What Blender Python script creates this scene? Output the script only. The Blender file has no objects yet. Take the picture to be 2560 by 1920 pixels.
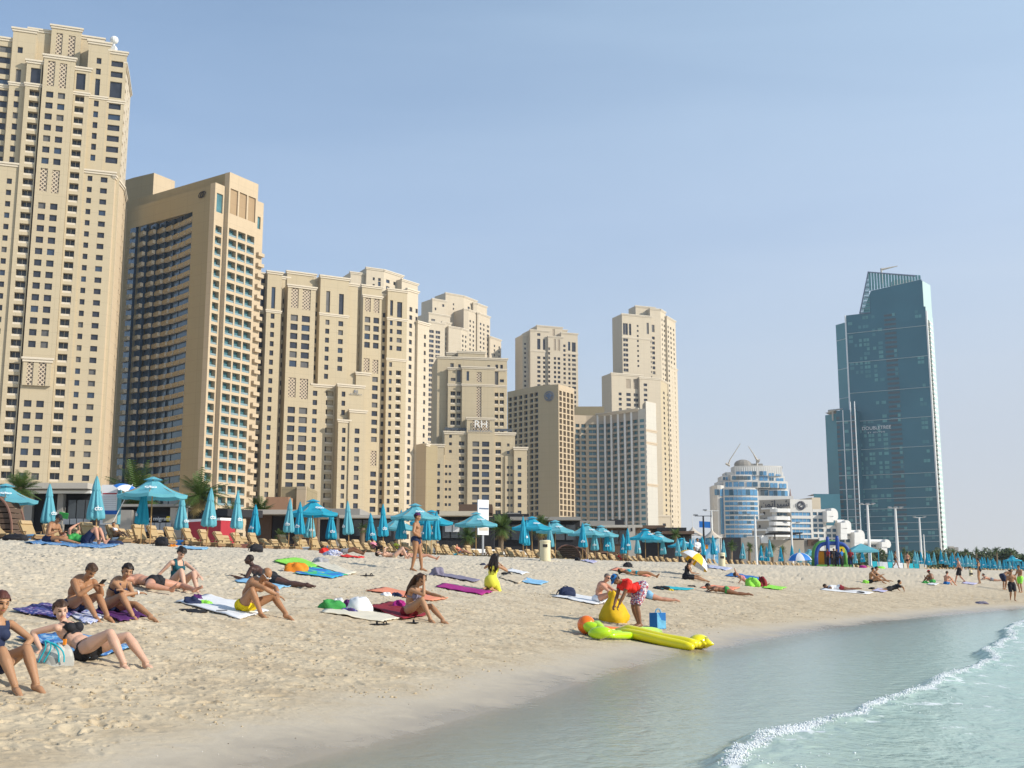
import bpy, math, random
import numpy as np
from mathutils import Vector, Matrix
from mathutils.bvhtree import BVHTree
random.seed(7); rng = np.random.default_rng(7)
D = bpy.data; SC = bpy.context.scene; COL = SC.collection
R = math.radians
# ---------------------------------------------------------------- camera
FPX, CX, CY = 2870.0, 1280.0, 960.0
TH = math.atan(487/2870); CAMZ = 1.4
cam = D.objects.new('camera', D.cameras.new('camera')); COL.objects.link(cam)
cam.location = (0, 0, CAMZ); cam.rotation_euler = (R(90)+TH, 0, 0)
cam.data.sensor_width = 36; cam.data.lens = 36*FPX/2560
cam.data.clip_start = .1; cam.data.clip_end = 20000
SC.camera = cam
def ray(u, v):
    xc = (u-CX)/FPX; yc = -(v-CY)/FPX
    return (xc, math.cos(TH)-yc*math.sin(TH), math.sin(TH)+yc*math.cos(TH))
def P(u, v, d):
    r = ray(u, v); t = d/r[1]
    return Vector((r[0]*t, d, CAMZ+r[2]*t))
def ZV(v, d): return P(CX, v, d).z                       # height whose image is row v at depth d
VVP = CY-FPX/math.tan(TH)
def G(u, v, d):                                           # plan point below image point (u,v)
    p = P(u, v, d); return (p.x, p.y)
# ---------------------------------------------------------------- mesh helper
class MB:
    def __init__(s): s.v=[]; s.f=[]; s.m=[]; s.sm=[]; s.mi=0; s.smooth=False; s.M=None
    def vert(s, p):
        if s.M is not None: p = s.M @ Vector(p)
        s.v.append(tuple(p)); return len(s.v)-1
    def face(s, idx): s.f.append(tuple(idx)); s.m.append(s.mi); s.sm.append(s.smooth)
    def poly(s, pts): s.face([s.vert(p) for p in pts])
    def box(s, x0, x1, y0, y1, z0, z1):
        i=[s.vert(p) for p in ((x0,y0,z0),(x1,y0,z0),(x1,y1,z0),(x0,y1,z0),(x0,y0,z1),(x1,y0,z1),(x1,y1,z1),(x0,y1,z1))]
        for q in ((0,3,2,1),(4,5,6,7),(0,1,5,4),(1,2,6,5),(2,3,7,6),(3,0,4,7)): s.face([i[k] for k in q])
    def prism(s, pts, z0, z1, cap=True):
        n=len(pts); a=[s.vert((x,y,z0)) for x,y in pts]; b=[s.vert((x,y,z1)) for x,y in pts]
        for k in range(n): s.face((a[k],a[(k+1)%n],b[(k+1)%n],b[k]))
        if cap: s.face(b); s.face(a[::-1])
    def tube(s, pts, rad, n=8, cap=True):
        pts=[Vector(p) for p in pts]
        if not hasattr(rad,'__len__'): rad=[rad]*len(pts)
        rings=[]; up=None
        for k,p in enumerate(pts):
            d=(pts[min(k+1,len(pts)-1)]-pts[max(k-1,0)])
            if d.length<1e-9: d=Vector((0,0,1))
            d.normalize()
            if up is None: up=Vector((0,0,1)) if abs(d.z)<.9 else Vector((0,1,0))
            a=d.cross(up)
            if a.length<1e-6: a=d.orthogonal()
            a.normalize(); b=d.cross(a); up=-b if False else a.cross(d)
            r=rad[k]; rx,ry=(r if hasattr(r,'__len__') else (r,r))
            rings.append([s.vert(p+a*math.cos(t)*rx+b*math.sin(t)*ry) for t in [2*math.pi*j/n for j in range(n)]])
        for A,B in zip(rings,rings[1:]):
            for j in range(n): s.face((A[j],A[(j+1)%n],B[(j+1)%n],B[j]))
        if cap: s.face(rings[0][::-1]); s.face(rings[-1])
    def ell(s, c, r, n=12, m=8, Q=None):
        c=Vector(c); rows=[]
        for i in range(1,m):
            t=math.pi*i/m; row=[]
            for j in range(n):
                a=2*math.pi*j/n; q=Vector((r[0]*math.sin(t)*math.cos(a), r[1]*math.sin(t)*math.sin(a), r[2]*math.cos(t)))
                if Q is not None: q=Q@q
                row.append(s.vert(c+q))
            rows.append(row)
        q=Vector((0,0,r[2])); q2=Vector((0,0,-r[2]))
        if Q is not None: q=Q@q; q2=Q@q2
        t0=s.vert(c+q); b0=s.vert(c+q2)
        for j in range(n):
            s.face((t0,rows[0][j],rows[0][(j+1)%n])); s.face((b0,rows[-1][(j+1)%n],rows[-1][j]))
        for A,B in zip(rows,rows[1:]):
            for j in range(n): s.face((A[j],B[j],B[(j+1)%n],A[(j+1)%n]))
    def build(s, name, mats, parent=None, loc=None):
        me=D.meshes.new(name); me.from_pydata(s.v,[],s.f)
        if not isinstance(mats,(list,tuple)): mats=[mats]
        for m in mats: me.materials.append(m)
        me.polygons.foreach_set('material_index',s.m); me.polygons.foreach_set('use_smooth',s.sm)
        me.update(); o=D.objects.new(name,me); COL.objects.link(o)
        if parent is not None: o.parent=parent
        if loc is not None: o.location=loc
        return o
def npmesh(name, V, F, mat, smooth=True):
    me=D.meshes.new(name); n=len(V); m=len(F); k=F.shape[1]
    me.vertices.add(n); me.vertices.foreach_set('co',V.astype(np.float32).ravel())
    me.loops.add(m*k); me.loops.foreach_set('vertex_index',F.astype(np.int32).ravel())
    me.polygons.add(m); me.polygons.foreach_set('loop_start',(np.arange(m)*k).astype(np.int32))
    me.polygons.foreach_set('use_smooth',np.full(m,smooth)); me.update(calc_edges=True)
    me.materials.append(mat); o=D.objects.new(name,me); COL.objects.link(o); return o
def tag(o, label=None, cat=None, group=None, kind=None):
    if label: o['label']=label
    if cat: o['category']=cat
    if group: o['group']=group
    if kind: o['kind']=kind
    return o
def empty(name, loc=(0,0,0), rz=0, **k):
    o=D.objects.new(name,None); COL.objects.link(o); o.location=loc; o.rotation_euler=(0,0,rz); o.empty_display_size=.3
    return tag(o, **k)
def copy_tree(o, parent=None):
    c=o.copy(); COL.objects.link(c)
    if parent is not None: c.parent=parent
    for ch in list(o.children): copy_tree(ch,c)
    return c
ORD='first second third fourth fifth sixth seventh eighth ninth tenth eleventh twelfth thirteenth fourteenth fifteenth sixteenth seventeenth eighteenth nineteenth twentieth'.split()
TENS={2:'twenty',3:'thirty',4:'forty',5:'fifty',6:'sixty',7:'seventy',8:'eighty',9:'ninety'}
TIES={20:'twentieth',30:'thirtieth',40:'fortieth',50:'fiftieth',60:'sixtieth',70:'seventieth',80:'eightieth',90:'ninetieth'}
def ordn(i):                                              # 1-based
    if i<=20: return ORD[i-1]
    if i>=100: return 'hundred and '+ordn(i-100) if i>100 else 'hundredth'
    if i%10==0: return TIES[i]
    return TENS[i//10]+'-'+ORD[i%10-1]
# ---------------------------------------------------------------- materials
def nodes(m): m.use_nodes=True; return m.node_tree.nodes, m.node_tree.links
def mat(name, col, rough=.8, var=.08, scale=3.0, bump=0.0, bscale=30., metal=0, spec=.3, trans=0, coat=0):
    m=D.materials.new(name); N,L=nodes(m); b=N['Principled BSDF']
    b.inputs['Roughness'].default_value=rough; b.inputs['Metallic'].default_value=metal
    b.inputs['Specular IOR Level'].default_value=spec
    if coat: b.inputs['Coat Weight'].default_value=coat
    tc=N.new('ShaderNodeTexCoord'); n=N.new('ShaderNodeTexNoise'); n.inputs['Scale'].default_value=scale; n.inputs['Detail'].default_value=5
    L.new(tc.outputs['Object'],n.inputs['Vector'])
    mx=N.new('ShaderNodeMix'); mx.data_type='RGBA'
    mx.inputs[6].default_value=(*[c*(1-var) for c in col],1); mx.inputs[7].default_value=(*[min(1,c*(1+var)) for c in col],1)
    L.new(n.outputs['Fac'],mx.inputs[0]); L.new(mx.outputs[2],b.inputs['Base Color'])
    if bump:
        n2=N.new('ShaderNodeTexNoise'); n2.inputs['Scale'].default_value=bscale; n2.inputs['Detail'].default_value=4
        L.new(tc.outputs['Object'],n2.inputs['Vector']); bp=N.new('ShaderNodeBump'); bp.inputs['Strength'].default_value=bump
        L.new(n2.outputs['Fac'],bp.inputs['Height']); L.new(bp.outputs['Normal'],b.inputs['Normal'])
    return m
# ---------------------------------------------------------------- sky + sun
TOSUN = Vector((.86,-.30,.50)).normalized()
W=D.worlds.new('World'); SC.world=W; W.use_nodes=True; N=W.node_tree.nodes; L=W.node_tree.links
sk=N.new('ShaderNodeTexSky'); sk.sky_type='NISHITA'; sk.sun_disc=False
sk.sun_elevation=math.asin(TOSUN.z); sk.sun_rotation=math.atan2(TOSUN.x,TOSUN.y)
sk.air_density=1.0; sk.dust_density=.3; sk.ozone_density=3.0; sk.altitude=0
def _n(t): return N.new(t)
geo=_n('ShaderNodeTexCoord'); sep=_n('ShaderNodeSeparateXYZ'); L.new(geo.outputs['Generated'],sep.inputs[0])
def _ramp(src, stops):
    r=_n('ShaderNodeValToRGB'); e=r.color_ramp.elements
    while len(e)>1: e.remove(e[0])
    e[0].position=stops[0][0]; e[0].color=(*stops[0][1],1)
    for p,c in stops[1:]: e.new(p).color=(*c,1)
    L.new(src,r.inputs[0]); return r.outputs[0]
def _m(op,a,b):
    n=_n('ShaderNodeMath'); n.operation=op
    for i,x in enumerate((a,b)):
        if hasattr(x,'is_linked'): L.new(x,n.inputs[i])
        else: n.inputs[i].default_value=x
    return n.outputs[0]
hz=_ramp(sep.outputs['Z'],[(0,(.655,.665,.675)),(.12,(.60,.66,.74)),(.3,(.58,.70,.865)),(.50,(.59,.78,.96)),(.60,(.30,.44,.62)),(1,(.16,.26,.42))])
fz=_ramp(sep.outputs['Z'],[(0,(.95,)*3),(.06,(.90,)*3),(.15,(.74,)*3),(.28,(.56,)*3),(.50,(.36,)*3),(.60,(.6,)*3),(1,(.7,)*3)])
mpw=_n('ShaderNodeMapping'); mpw.inputs['Scale'].default_value=(1.6,1.6,9); mpw.inputs['Rotation'].default_value=(R(8),R(-6),0); L.new(geo.outputs['Generated'],mpw.inputs[0])
cn=_n('ShaderNodeTexNoise'); cn.inputs['Scale'].default_value=1.6; cn.inputs['Detail'].default_value=7; cn.inputs['Distortion'].default_value=.6; L.new(mpw.outputs[0],cn.inputs['Vector'])
fac=_m('ADD',_m('ADD',fz,_m('MULTIPLY',_m('MINIMUM',_m('MAXIMUM',sep.outputs['X'],-.55),.40),.52)),_m('MULTIPLY',_m('SUBTRACT',cn.outputs['Fac'],.5),.24))
cl=_m('MAXIMUM',_m('MINIMUM',fac,.97),0.)
skm=_n('ShaderNodeMix'); skm.data_type='RGBA'; L.new(cl,skm.inputs[0])
ss=_n('ShaderNodeMix'); ss.data_type='RGBA'; ss.blend_type='MULTIPLY'; ss.inputs[0].default_value=1; L.new(hz,ss.inputs[6]); ss.inputs[7].default_value=(1/.15,)*3+(1,)
L.new(sk.outputs[0],skm.inputs[6]); L.new(ss.outputs[2],skm.inputs[7])
L.new(skm.outputs[2],N['Background'].inputs['Color']); N['Background'].inputs['Strength'].default_value=.15
sl=D.lights.new('sun','SUN'); sl.energy=4.4; sl.angle=R(.55); sl.color=(1,.93,.82)
so=D.objects.new('sun',sl); COL.objects.link(so); so.rotation_euler=TOSUN.to_track_quat('Z','Y').to_euler()
SC.view_settings.view_transform='Standard'; SC.view_settings.look='None'; SC.view_settings.exposure=.10; SC.view_settings.gamma=1
SC.cycles.max_bounces=5; SC.cycles.diffuse_bounces=2; SC.cycles.glossy_bounces=3; SC.cycles.transmission_bounces=4; SC.cycles.transparent_max_bounces=12
SC.cycles.volume_bounces=0; SC.cycles.use_denoising=True
# ---------------------------------------------------------------- terrain
SH=np.array([(-14,-60),(-8,-20),(-4,0),(-2.3,6),(-1.77,8.98),(-1.01,10.76),(.33,14.11),(1.29,17.25),(2.52,20.6),(4.27,24.13),(7.69,31.32),(13.64,41.17),(24.9,56.86),(44,80),(80,118),(200,230),(900,800)],float)
def smooth_line(Q, it=2):
    for _ in range(it):
        a=Q[:-1]*.75+Q[1:]*.25; b=Q[:-1]*.25+Q[1:]*.75
        Q=np.vstack([Q[:1],np.stack([a,b],1).reshape(-1,2),Q[-1:]])
    return Q
SHL=smooth_line(SH)
def sdist(X, Y, line=None):
    line=SHL if line is None else line
    X=np.asarray(X,float); Y=np.asarray(Y,float)
    best=np.full(X.shape,1e18); sg=np.ones(X.shape)
    for (a,b),(c,d) in zip(line[:-1],line[1:]):
        vx,vy=c-a,d-b; q=vx*vx+vy*vy
        if q<1e-12: continue
        t=np.clip(((X-a)*vx+(Y-b)*vy)/q,0,1); px=a+t*vx-X; py=b+t*vy-Y; dd=px*px+py*py
        cr=vx*(Y-b)-vy*(X-a); k=dd<best-1e-9; best=np.where(k,dd,best); sg=np.where(k,np.where(cr>0,1,-1),sg)
    return np.sqrt(best)*sg
PS=np.array([-60,-12,-6,-2,0,2.9,4.6,6,7,9,10.6,15,21,28,34,42,60,1e4]); PZ=np.array([-2.6,-1.0,-.5,-.14,0,.36,.58,.80,.94,1.21,1.47,1.98,2.44,2.8,3.0,3.06,3.1,3.1])
def ground(X, Y, s=None):
    s=sdist(X,Y) if s is None else s
    z=np.interp(s,PS,PZ)
    k=np.interp(np.asarray(Y,float),[-1e3,45,95,200,1e4],[1,1,.9,.74,.74])
    return np.where(s>0, z*np.where(s>0,k,1), z)
def gz(x, y): return float(ground(np.array([x]),np.array([y]))[0])
_rt=np.concatenate([np.linspace(6,80,1500),np.linspace(80,400,900)])
def spot(u, v):                                           # sand point under image point (u,v)
    r=ray(u,v); X=r[0]/r[1]*_rt; Z=CAMZ+r[2]/r[1]*_rt; g=ground(X,_rt); k=np.nonzero(Z<=g)[0]
    if len(k)==0: k=[np.argmin(Z-g)]
    i=int(k[0]); 
    if i>0:
        d0=Z[i-1]-g[i-1]; d1=Z[i]-g[i]; t=d0/(d0-d1) if d0!=d1 else 0; y=_rt[i-1]+t*(_rt[i]-_rt[i-1])
    else: y=_rt[0]
    x=r[0]/r[1]*y; return Vector((float(x),float(y),gz(x,y)))
def hsh(ix, iy, k=0):
    h=(ix.astype(np.int64)*374761393+iy.astype(np.int64)*668265263+k*1442695041)&0xffffffff
    h=((h^(h>>13))*1274126177)&0xffffffff
    return ((h^(h>>16))&0xffffff)/float(0xffffff)
def vnoise(X, Y, w, k=0):
    x=X/w; y=Y/w; ix=np.floor(x); iy=np.floor(y); fx=x-ix; fy=y-iy; fx=fx*fx*(3-2*fx); fy=fy*fy*(3-2*fy)
    ix=ix.astype(np.int64); iy=iy.astype(np.int64)
    a=hsh(ix,iy,k); b=hsh(ix+1,iy,k); c=hsh(ix,iy+1,k); d=hsh(ix+1,iy+1,k)
    return (a*(1-fx)+b*fx)*(1-fy)+(c*(1-fx)+d*fx)*fy-.5
def dents(X, Y, cell, k, prob, depth, lo, hi):
    ix=np.floor(X/cell).astype(np.int64); iy=np.floor(Y/cell).astype(np.int64); out=np.zeros(X.shape)
    for dx in (-1,0,1):
        for dy in (-1,0,1):
            jx=ix+dx; jy=iy+dy; h1=hsh(jx,jy,k); h2=hsh(jx,jy,k+1); h3=hsh(jx,jy,k+2); h4=hsh(jx,jy,k+3); h5=hsh(jx,jy,k+4)
            px=X-(jx+.15+.7*h1)*cell; py=Y-(jy+.15+.7*h2)*cell; a=h3*3.1416; c=np.cos(a); s=np.sin(a)
            L_=lo+(hi-lo)*h4; q=np.sqrt(((px*c+py*s)/L_)**2+((-px*s+py*c)/(L_*.5))**2)
            on=(h5<prob)*(.4+.6*h4)
            out+=on*depth*(-np.exp(-q**3*1.2)+.45*np.exp(-((q-1.35)/.3)**2))
    return out
def relief(X, Y, s):
    X2=X+.15*vnoise(X,Y,.5,90); Y2=Y+.15*vnoise(X,Y,.5,91)
    dry=np.clip((s-.75+.5*vnoise(X,Y,1.1,77))/1.15,0,1)**2
    z=.05*vnoise(X,Y,1.7,1)+.04*vnoise(X2,Y2,.75,2)+.028*vnoise(X2,Y2,.33,3)+.026*vnoise(X2,Y2,.15,4)+.021*vnoise(X,Y,.07,5)
    z+=dents(X2,Y2,.42,10,.65,.042,.09,.15)+dents(X2+7.3,Y2+3.1,.27,20,.75,.05,.04,.08)+dents(X2+1.7,Y2+9.1,.17,30,.7,.042,.022,.045)
    z*=.75+.5*np.clip(vnoise(X,Y,4,7)+.5,0,1)
    z=z*dry*np.clip((s+.0)/12,.55,1.15)
    z+=(1-dry)*.010*vnoise(X,Y,1.2,8)*np.clip((s+1)/1.,0,1)
    return z
def polar(th, rr):
    T,Rr=np.meshgrid(th,rr,indexing='ij'); X=Rr*np.sin(T); Y=Rr*np.cos(T); n,m=T.shape
    I=(np.arange(n-1)[:,None]*m+np.arange(m-1)[None,:]).ravel()
    return X.ravel(),Y.ravel(),np.stack([I,I+m,I+m+1,I+1],1)
fine=np.arange(-34,34,FINE if 'FINE' in globals() else .065)
th=np.radians(np.concatenate([np.arange(-180,-60,4),np.arange(-60,-34,.4),fine,np.arange(34,60,.4),np.arange(60,181,4)]))
rr=np.concatenate([np.linspace(1,7,12),np.exp(np.arange(math.log(7.2),math.log(34),.0022)),np.exp(np.arange(math.log(34.1),math.log(62),.004)),np.exp(np.arange(math.log(62.5),math.log(400),.02)),np.array([500,800,1500,3000,6000])])
X,Y,F=polar(th,rr); s=sdist(X,Y); Z=ground(X,Y,s); near=(np.hypot(X,Y)<120)&(s>-1)
dug=np.zeros_like(Z); kk=(np.hypot(X,Y)<70)&(s>.8); xa,ya=X[kk],Y[kk]; xa=xa+.15*vnoise(xa,ya,.5,90); ya=ya+.15*vnoise(xa,ya,.5,91)
dug[kk]=np.clip(np.abs(dents(xa+1.7,ya+9.1,.17,30,.7,1.,.022,.045))*1.3+np.abs(dents(xa+7.3,ya+3.1,.27,20,.75,1.,.04,.08))*.9+1.1*vnoise(xa,ya,.09,66)-.25,0,1)*np.clip(3.2*vnoise(xa,ya,1.5,67)+2.2*vnoise(xa,ya,.4,68)+.35,0,1)*np.interp(s[kk],[.8,1.8,8,13,20],[0,1,1,.35,.15])
Zr=np.zeros_like(Z); Zr[near]=relief(X[near],Y[near],s[near]); Z=Z+Zr
# sand material
m_sand=D.materials.new('sand'); N,L=nodes(m_sand); b=N['Principled BSDF']; b.inputs['Specular IOR Level'].default_value=.25
at=N.new('ShaderNodeAttribute'); at.attribute_name='shore'
def ramp(stops, src=None, N=N, L=L):
    r=N.new('ShaderNodeValToRGB'); e=r.color_ramp.elements
    while len(e)>1: e.remove(e[0])
    e[0].position=stops[0][0]; c=stops[0][1]; e[0].color=(*c,1) if hasattr(c,'__len__') else (c,c,c,1)
    for p,c in stops[1:]:
        q=e.new(p); q.color=(*c,1) if hasattr(c,'__len__') else (c,c,c,1)
    if src is not None: L.new(src,r.inputs['Fac'])
    return r
def tnoise(N, L, scale, detail=5, vec=None, dist=0):
    n=N.new('ShaderNodeTexNoise'); n.inputs['Scale'].default_value=scale; n.inputs['Detail'].default_value=detail; n.inputs['Distortion'].default_value=dist
    if vec is not None: L.new(vec,n.inputs['Vector'])
    return n
def math_(N, L, op, a, b=None, c=None):
    n=N.new('ShaderNodeMath'); n.operation=op
    for i,x in enumerate((a,b,c)):
        if x is None: continue
        if hasattr(x,'is_linked'): L.new(x,n.inputs[i])
        else: n.inputs[i].default_value=x
    return n.outputs[0]
def mixc(N, L, f, a, b, mode='MIX'):
    n=N.new('ShaderNodeMix'); n.data_type='RGBA'; n.blend_type=mode
    for i,x in ((0,f),(6,a),(7,b)):
        if hasattr(x,'is_linked'): L.new(x,n.inputs[i])
        elif hasattr(x,'__len__'): n.inputs[i].default_value=(*x,1)
        else: n.inputs[i].default_value=x
    return n.outputs[2]
tc=N.new('ShaderNodeTexCoord'); ob=tc.outputs['Object']
n1=tnoise(N,L,.35,4,ob); edge=math_(N,L,'ADD',at.outputs['Fac'],math_(N,L,'MULTIPLY',math_(N,L,'SUBTRACT',n1.outputs['Fac'],.5),1.6)); n1b=tnoise(N,L,2.6,6,ob,1.2); edge=math_(N,L,'ADD',edge,math_(N,L,'MULTIPLY',math_(N,L,'SUBTRACT',n1b.outputs['Fac'],.5),1.1))
sc_=math_(N,L,'DIVIDE',edge,20.0)
base=ramp([(0,(.37,.315,.235)),(.012,(.47,.40,.30)),(.04,(.61,.525,.395)),(.085,(.64,.525,.355)),(.26,(.665,.55,.38)),(.42,(.68,.58,.425)),(1,(.72,.63,.485))],sc_)
n2=tnoise(N,L,1.6,6,ob,.6); n3=tnoise(N,L,14,5,ob,.3); n4=tnoise(N,L,220,2,ob)
dk=ramp([(.42,0.0),(.66,1.0)],n2.outputs['Fac']); band=ramp([(.04,0),(.09,1),(.36,.75),(.5,.15),(1,.05)],sc_)
f1=math_(N,L,'MULTIPLY',math_(N,L,'MULTIPLY',dk.outputs[0],band.outputs[0]),.62)
c1=mixc(N,L,f1,base.outputs[0],(.42,.32,.20)); c2=mixc(N,L,math_(N,L,'MULTIPLY',n3.outputs['Fac'],.2),c1,(.36,.29,.21)); 
gr=ramp([(.30,(.72,.72,.72)),(.5,(1,1,1)),(.7,(1.0,1.0,1.0)),(.78,(1.25,1.25,1.25))],n4.outputs['Fac']); c3=mixc(N,L,.8,c2,gr.outputs[0],'MULTIPLY')
dgn=N.new('ShaderNodeAttribute'); dgn.attribute_name='dug'; c3=mixc(N,L,math_(N,L,'MULTIPLY',dgn.outputs['Fac'],.75),c3,(.40,.28,.145)); L.new(c3,b.inputs['Base Color'])
rg=ramp([(0,.22),(.02,.45),(.07,.85),(1,.92)],sc_); L.new(rg.outputs[0],b.inputs['Roughness'])
bp=N.new('ShaderNodeBump'); bp.inputs['Distance'].default_value=.05
n5=tnoise(N,L,9,8,ob,.4); L.new(n5.outputs['Fac'],bp.inputs['Height'])
bs=ramp([(0,.0),(.03,.05),(.1,.55),(1,.75)],sc_); L.new(bs.outputs[0],bp.inputs['Strength']); 
bp2=N.new('ShaderNodeBump'); bp2.inputs['Distance'].default_value=.004; bp2.inputs['Strength'].default_value=.4; n6=tnoise(N,L,90,4,ob); L.new(n6.outputs['Fac'],bp2.inputs['Height'])
L.new(bp.outputs['Normal'],bp2.inputs['Normal']); L.new(bp2.outputs['Normal'],b.inputs['Normal'])
sand=npmesh('sand',np.stack([X,Y,Z],1),F,m_sand); tag(sand,'pale trampled beach sand sloping down to the water','sand',kind='structure')
a=sand.data.attributes.new('shore','FLOAT','POINT'); a.data.foreach_set('value',s.astype(np.float32))
a=sand.data.attributes.new('dug','FLOAT','POINT'); a.data.foreach_set('value',dug.astype(np.float32))
# ---------------------------------------------------------------- water
WV=np.array([(-1,-30),(0,0),(1.0,6.5),(1.54,8.98),(2.2,10.2),(2.79,11.09),(3.29,11.82),(3.8,12.43),(4.63,13.57),(6.07,16.45),(7.44,18.77),(8.82,21.44),(11.9,28.36),(18.55,42.42),(32,62),(60,90),(150,160),(900,700)],float)
WVL=smooth_line(WV)
th=np.radians(np.concatenate([np.arange(-40,-14,1.),np.arange(-14,34,.085),np.arange(34,60,.4),np.arange(60,181,4)]))
rr=np.concatenate([np.linspace(.5,7,24),np.exp(np.arange(math.log(7.1),math.log(70),.0045)),np.exp(np.arange(math.log(71),math.log(6000),.08))])
X,Y,F=polar(th,rr); s=sdist(X,Y); wz=-sdist(X,Y,WVL)      # wz>0: seaward of the breaking crest
def wavef(X, Y, wz=None):
    wz=-sdist(X,Y,WVL) if wz is None else wz
    wob=.35*vnoise(X,Y,2.2,31)+.18*vnoise(X,Y,.7,32)+.07*vnoise(X,Y,.25,33); w=wz+wob
    amp=np.interp(np.hypot(X,Y),[0,6,30,60,200],[.08,.08,.10,.12,.1])
    crest=amp*np.where(w<0,np.exp(-(w/.16)**2),np.exp(-(w/1.1)))
    sw=np.where(w>0,1-np.exp(-np.maximum(w,0)/2.),0); d3=X*.9-Y*.43
    Z=crest+sw*(.028*np.sin(d3*2.1+2*vnoise(X,Y,3,41))+.07*vnoise(X,Y,1.1,42)+.035*vnoise(X,Y,.4,43))+.004*vnoise(X,Y,.5,44)+.04*np.exp(-((w-.1)/.3)**2)*(vnoise(X,Y,.22,45)+vnoise(X,Y,.1,46)*.7)
    foam=np.exp(-((w-.05)/.07)**2)*np.clip(.55+.7*vnoise(X,Y,.9,51)+1.3*vnoise(X,Y,.12,52),0,1.0)+np.where(w>0,np.exp(-np.maximum(w,0)/1.3),0)*np.clip(1.0*vnoise(X*.6,Y,.5,53)+1.2*vnoise(X,Y,.13,54)-.12,0,1)*1.5
    foam+=np.where(w>1.,1,0)*np.clip(1.2*vnoise(X*.5+Y*.3,Y,.8,55)+.8*vnoise(X,Y,.2,56)-.5,0,1)*1.3
    return Z,w,foam,sw
Z,w,foam,sw=wavef(X,Y,wz); depth=Z-ground(X,Y,s)
m_wat=D.materials.new('sea_water'); N,L=nodes(m_wat)
for n in list(N):
    if n.type!='OUTPUT_MATERIAL': N.remove(n)
out=[n for n in N if n.type=='OUTPUT_MATERIAL'][0]
tc=N.new('ShaderNodeTexCoord'); ob=tc.outputs['Object']
def attr(nm): q=N.new('ShaderNodeAttribute'); q.attribute_name=nm; return q.outputs['Fac']
dp=attr('depth'); fo=attr('foam'); wvf=attr('wave')
mp=N.new('ShaderNodeMapping'); mp.inputs['Scale'].default_value=(1.,1.,1.); mp.inputs['Rotation'].default_value=(0,0,R(-28)); L.new(ob,mp.inputs['Vector'])
wn1=tnoise(N,L,3.2,3,mp.outputs[0],.5); wn2=tnoise(N,L,13,3,mp.outputs[0],.3)
hgt=math_(N,L,'ADD',math_(N,L,'MULTIPLY',wn1.outputs['Fac'],1.0),math_(N,L,'MULTIPLY',wn2.outputs['Fac'],.35))
bp=N.new('ShaderNodeBump'); bp.inputs['Distance'].default_value=.05; L.new(hgt,bp.inputs['Height'])
L.new(math_(N,L,'ADD',.62,math_(N,L,'MULTIPLY',wvf,.4)),bp.inputs['Strength'])
gl=N.new('ShaderNodeBsdfGlossy'); gl.inputs['Roughness'].default_value=.2; gl.inputs['Color'].default_value=(.90,.97,.95,1); L.new(bp.outputs[0],gl.inputs['Normal'])
tr=N.new('ShaderNodeBsdfTransparent'); 
dk_=ramp([(0,(1,1,1)),(.05,(.94,.94,.90)),(.2,(.80,.86,.80)),(.6,(.55,.70,.62)),(1,(.4,.6,.52))],dp,N,L); L.new(dk_.outputs[0],tr.inputs['Color'])
df=N.new('ShaderNodeBsdfDiffuse'); dn_=tnoise(N,L,2.4,4,mp.outputs[0],.6); L.new(mixc(N,L,math_(N,L,'MULTIPLY',dn_.outputs['Fac'],.42),ramp([(0,(.68,.68,.56)),(.15,(.66,.74,.62)),(.5,(.54,.75,.64))],dp,N,L).outputs[0],(.48,.50,.38)),df.inputs['Color']); L.new(bp.outputs[0],df.inputs['Normal'])
tb=ramp([(0,.0),(.03,.16),(.12,.55),(.35,.82),(1,.93)],dp,N,L)
m1=N.new('ShaderNodeMixShader'); L.new(tb.outputs[0],m1.inputs[0]); L.new(tr.outputs[0],m1.inputs[1]); L.new(df.outputs[0],m1.inputs[2])
fr=N.new('ShaderNodeFresnel'); fr.inputs['IOR'].default_value=1.33; L.new(bp.outputs[0],fr.inputs['Normal'])
m2=N.new('ShaderNodeMixShader'); L.new(math_(N,L,'MULTIPLY',math_(N,L,'MULTIPLY',fr.outputs[0],.74),ramp([(0,.1),(.02,.5),(.09,1)],dp,N,L).outputs[0]),m2.inputs[0]); L.new(m1.outputs[0],m2.inputs[1]); L.new(gl.outputs[0],m2.inputs[2])
fd=N.new('ShaderNodeBsdfDiffuse'); fd.inputs['Color'].default_value=(.88,.9,.9,1)
fn=tnoise(N,L,34,5,ob,.8); fn2=tnoise(N,L,9,3,ob,.4); ff=ramp([(.0,0),(.30,.0),(.44,.75),(.7,1)],math_(N,L,'MULTIPLY',fo,math_(N,L,'MULTIPLY',math_(N,L,'MULTIPLY',fn.outputs['Fac'],fn2.outputs['Fac']),3.0)),N,L)
m3=N.new('ShaderNodeMixShader'); L.new(math_(N,L,'MULTIPLY',ff.outputs[0],.85),m3.inputs[0]); L.new(m2.outputs[0],m3.inputs[1]); L.new(fd.outputs[0],m3.inputs[2])
L.new(m3.outputs[0],out.inputs['Surface'])
keep=(s<.6)[F].any(1); F=F[keep]
used=np.unique(F); mp_=np.full(len(X),-1); mp_[used]=np.arange(len(used)); F=mp_[F]
water=npmesh('sea_water',np.stack([X,Y,Z],1)[used],F,m_wat); tag(water,'shallow green sea with a small foaming wave','water',kind='structure')
for nm,arr in (('depth',np.clip(depth,0,1)),('foam',np.clip(foam,0,1.5)),('wave',np.clip(sw,0,1))):
    a=water.data.attributes.new(nm,'FLOAT','POINT'); a.data.foreach_set('value',arr[used].astype(np.float32))

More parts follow.
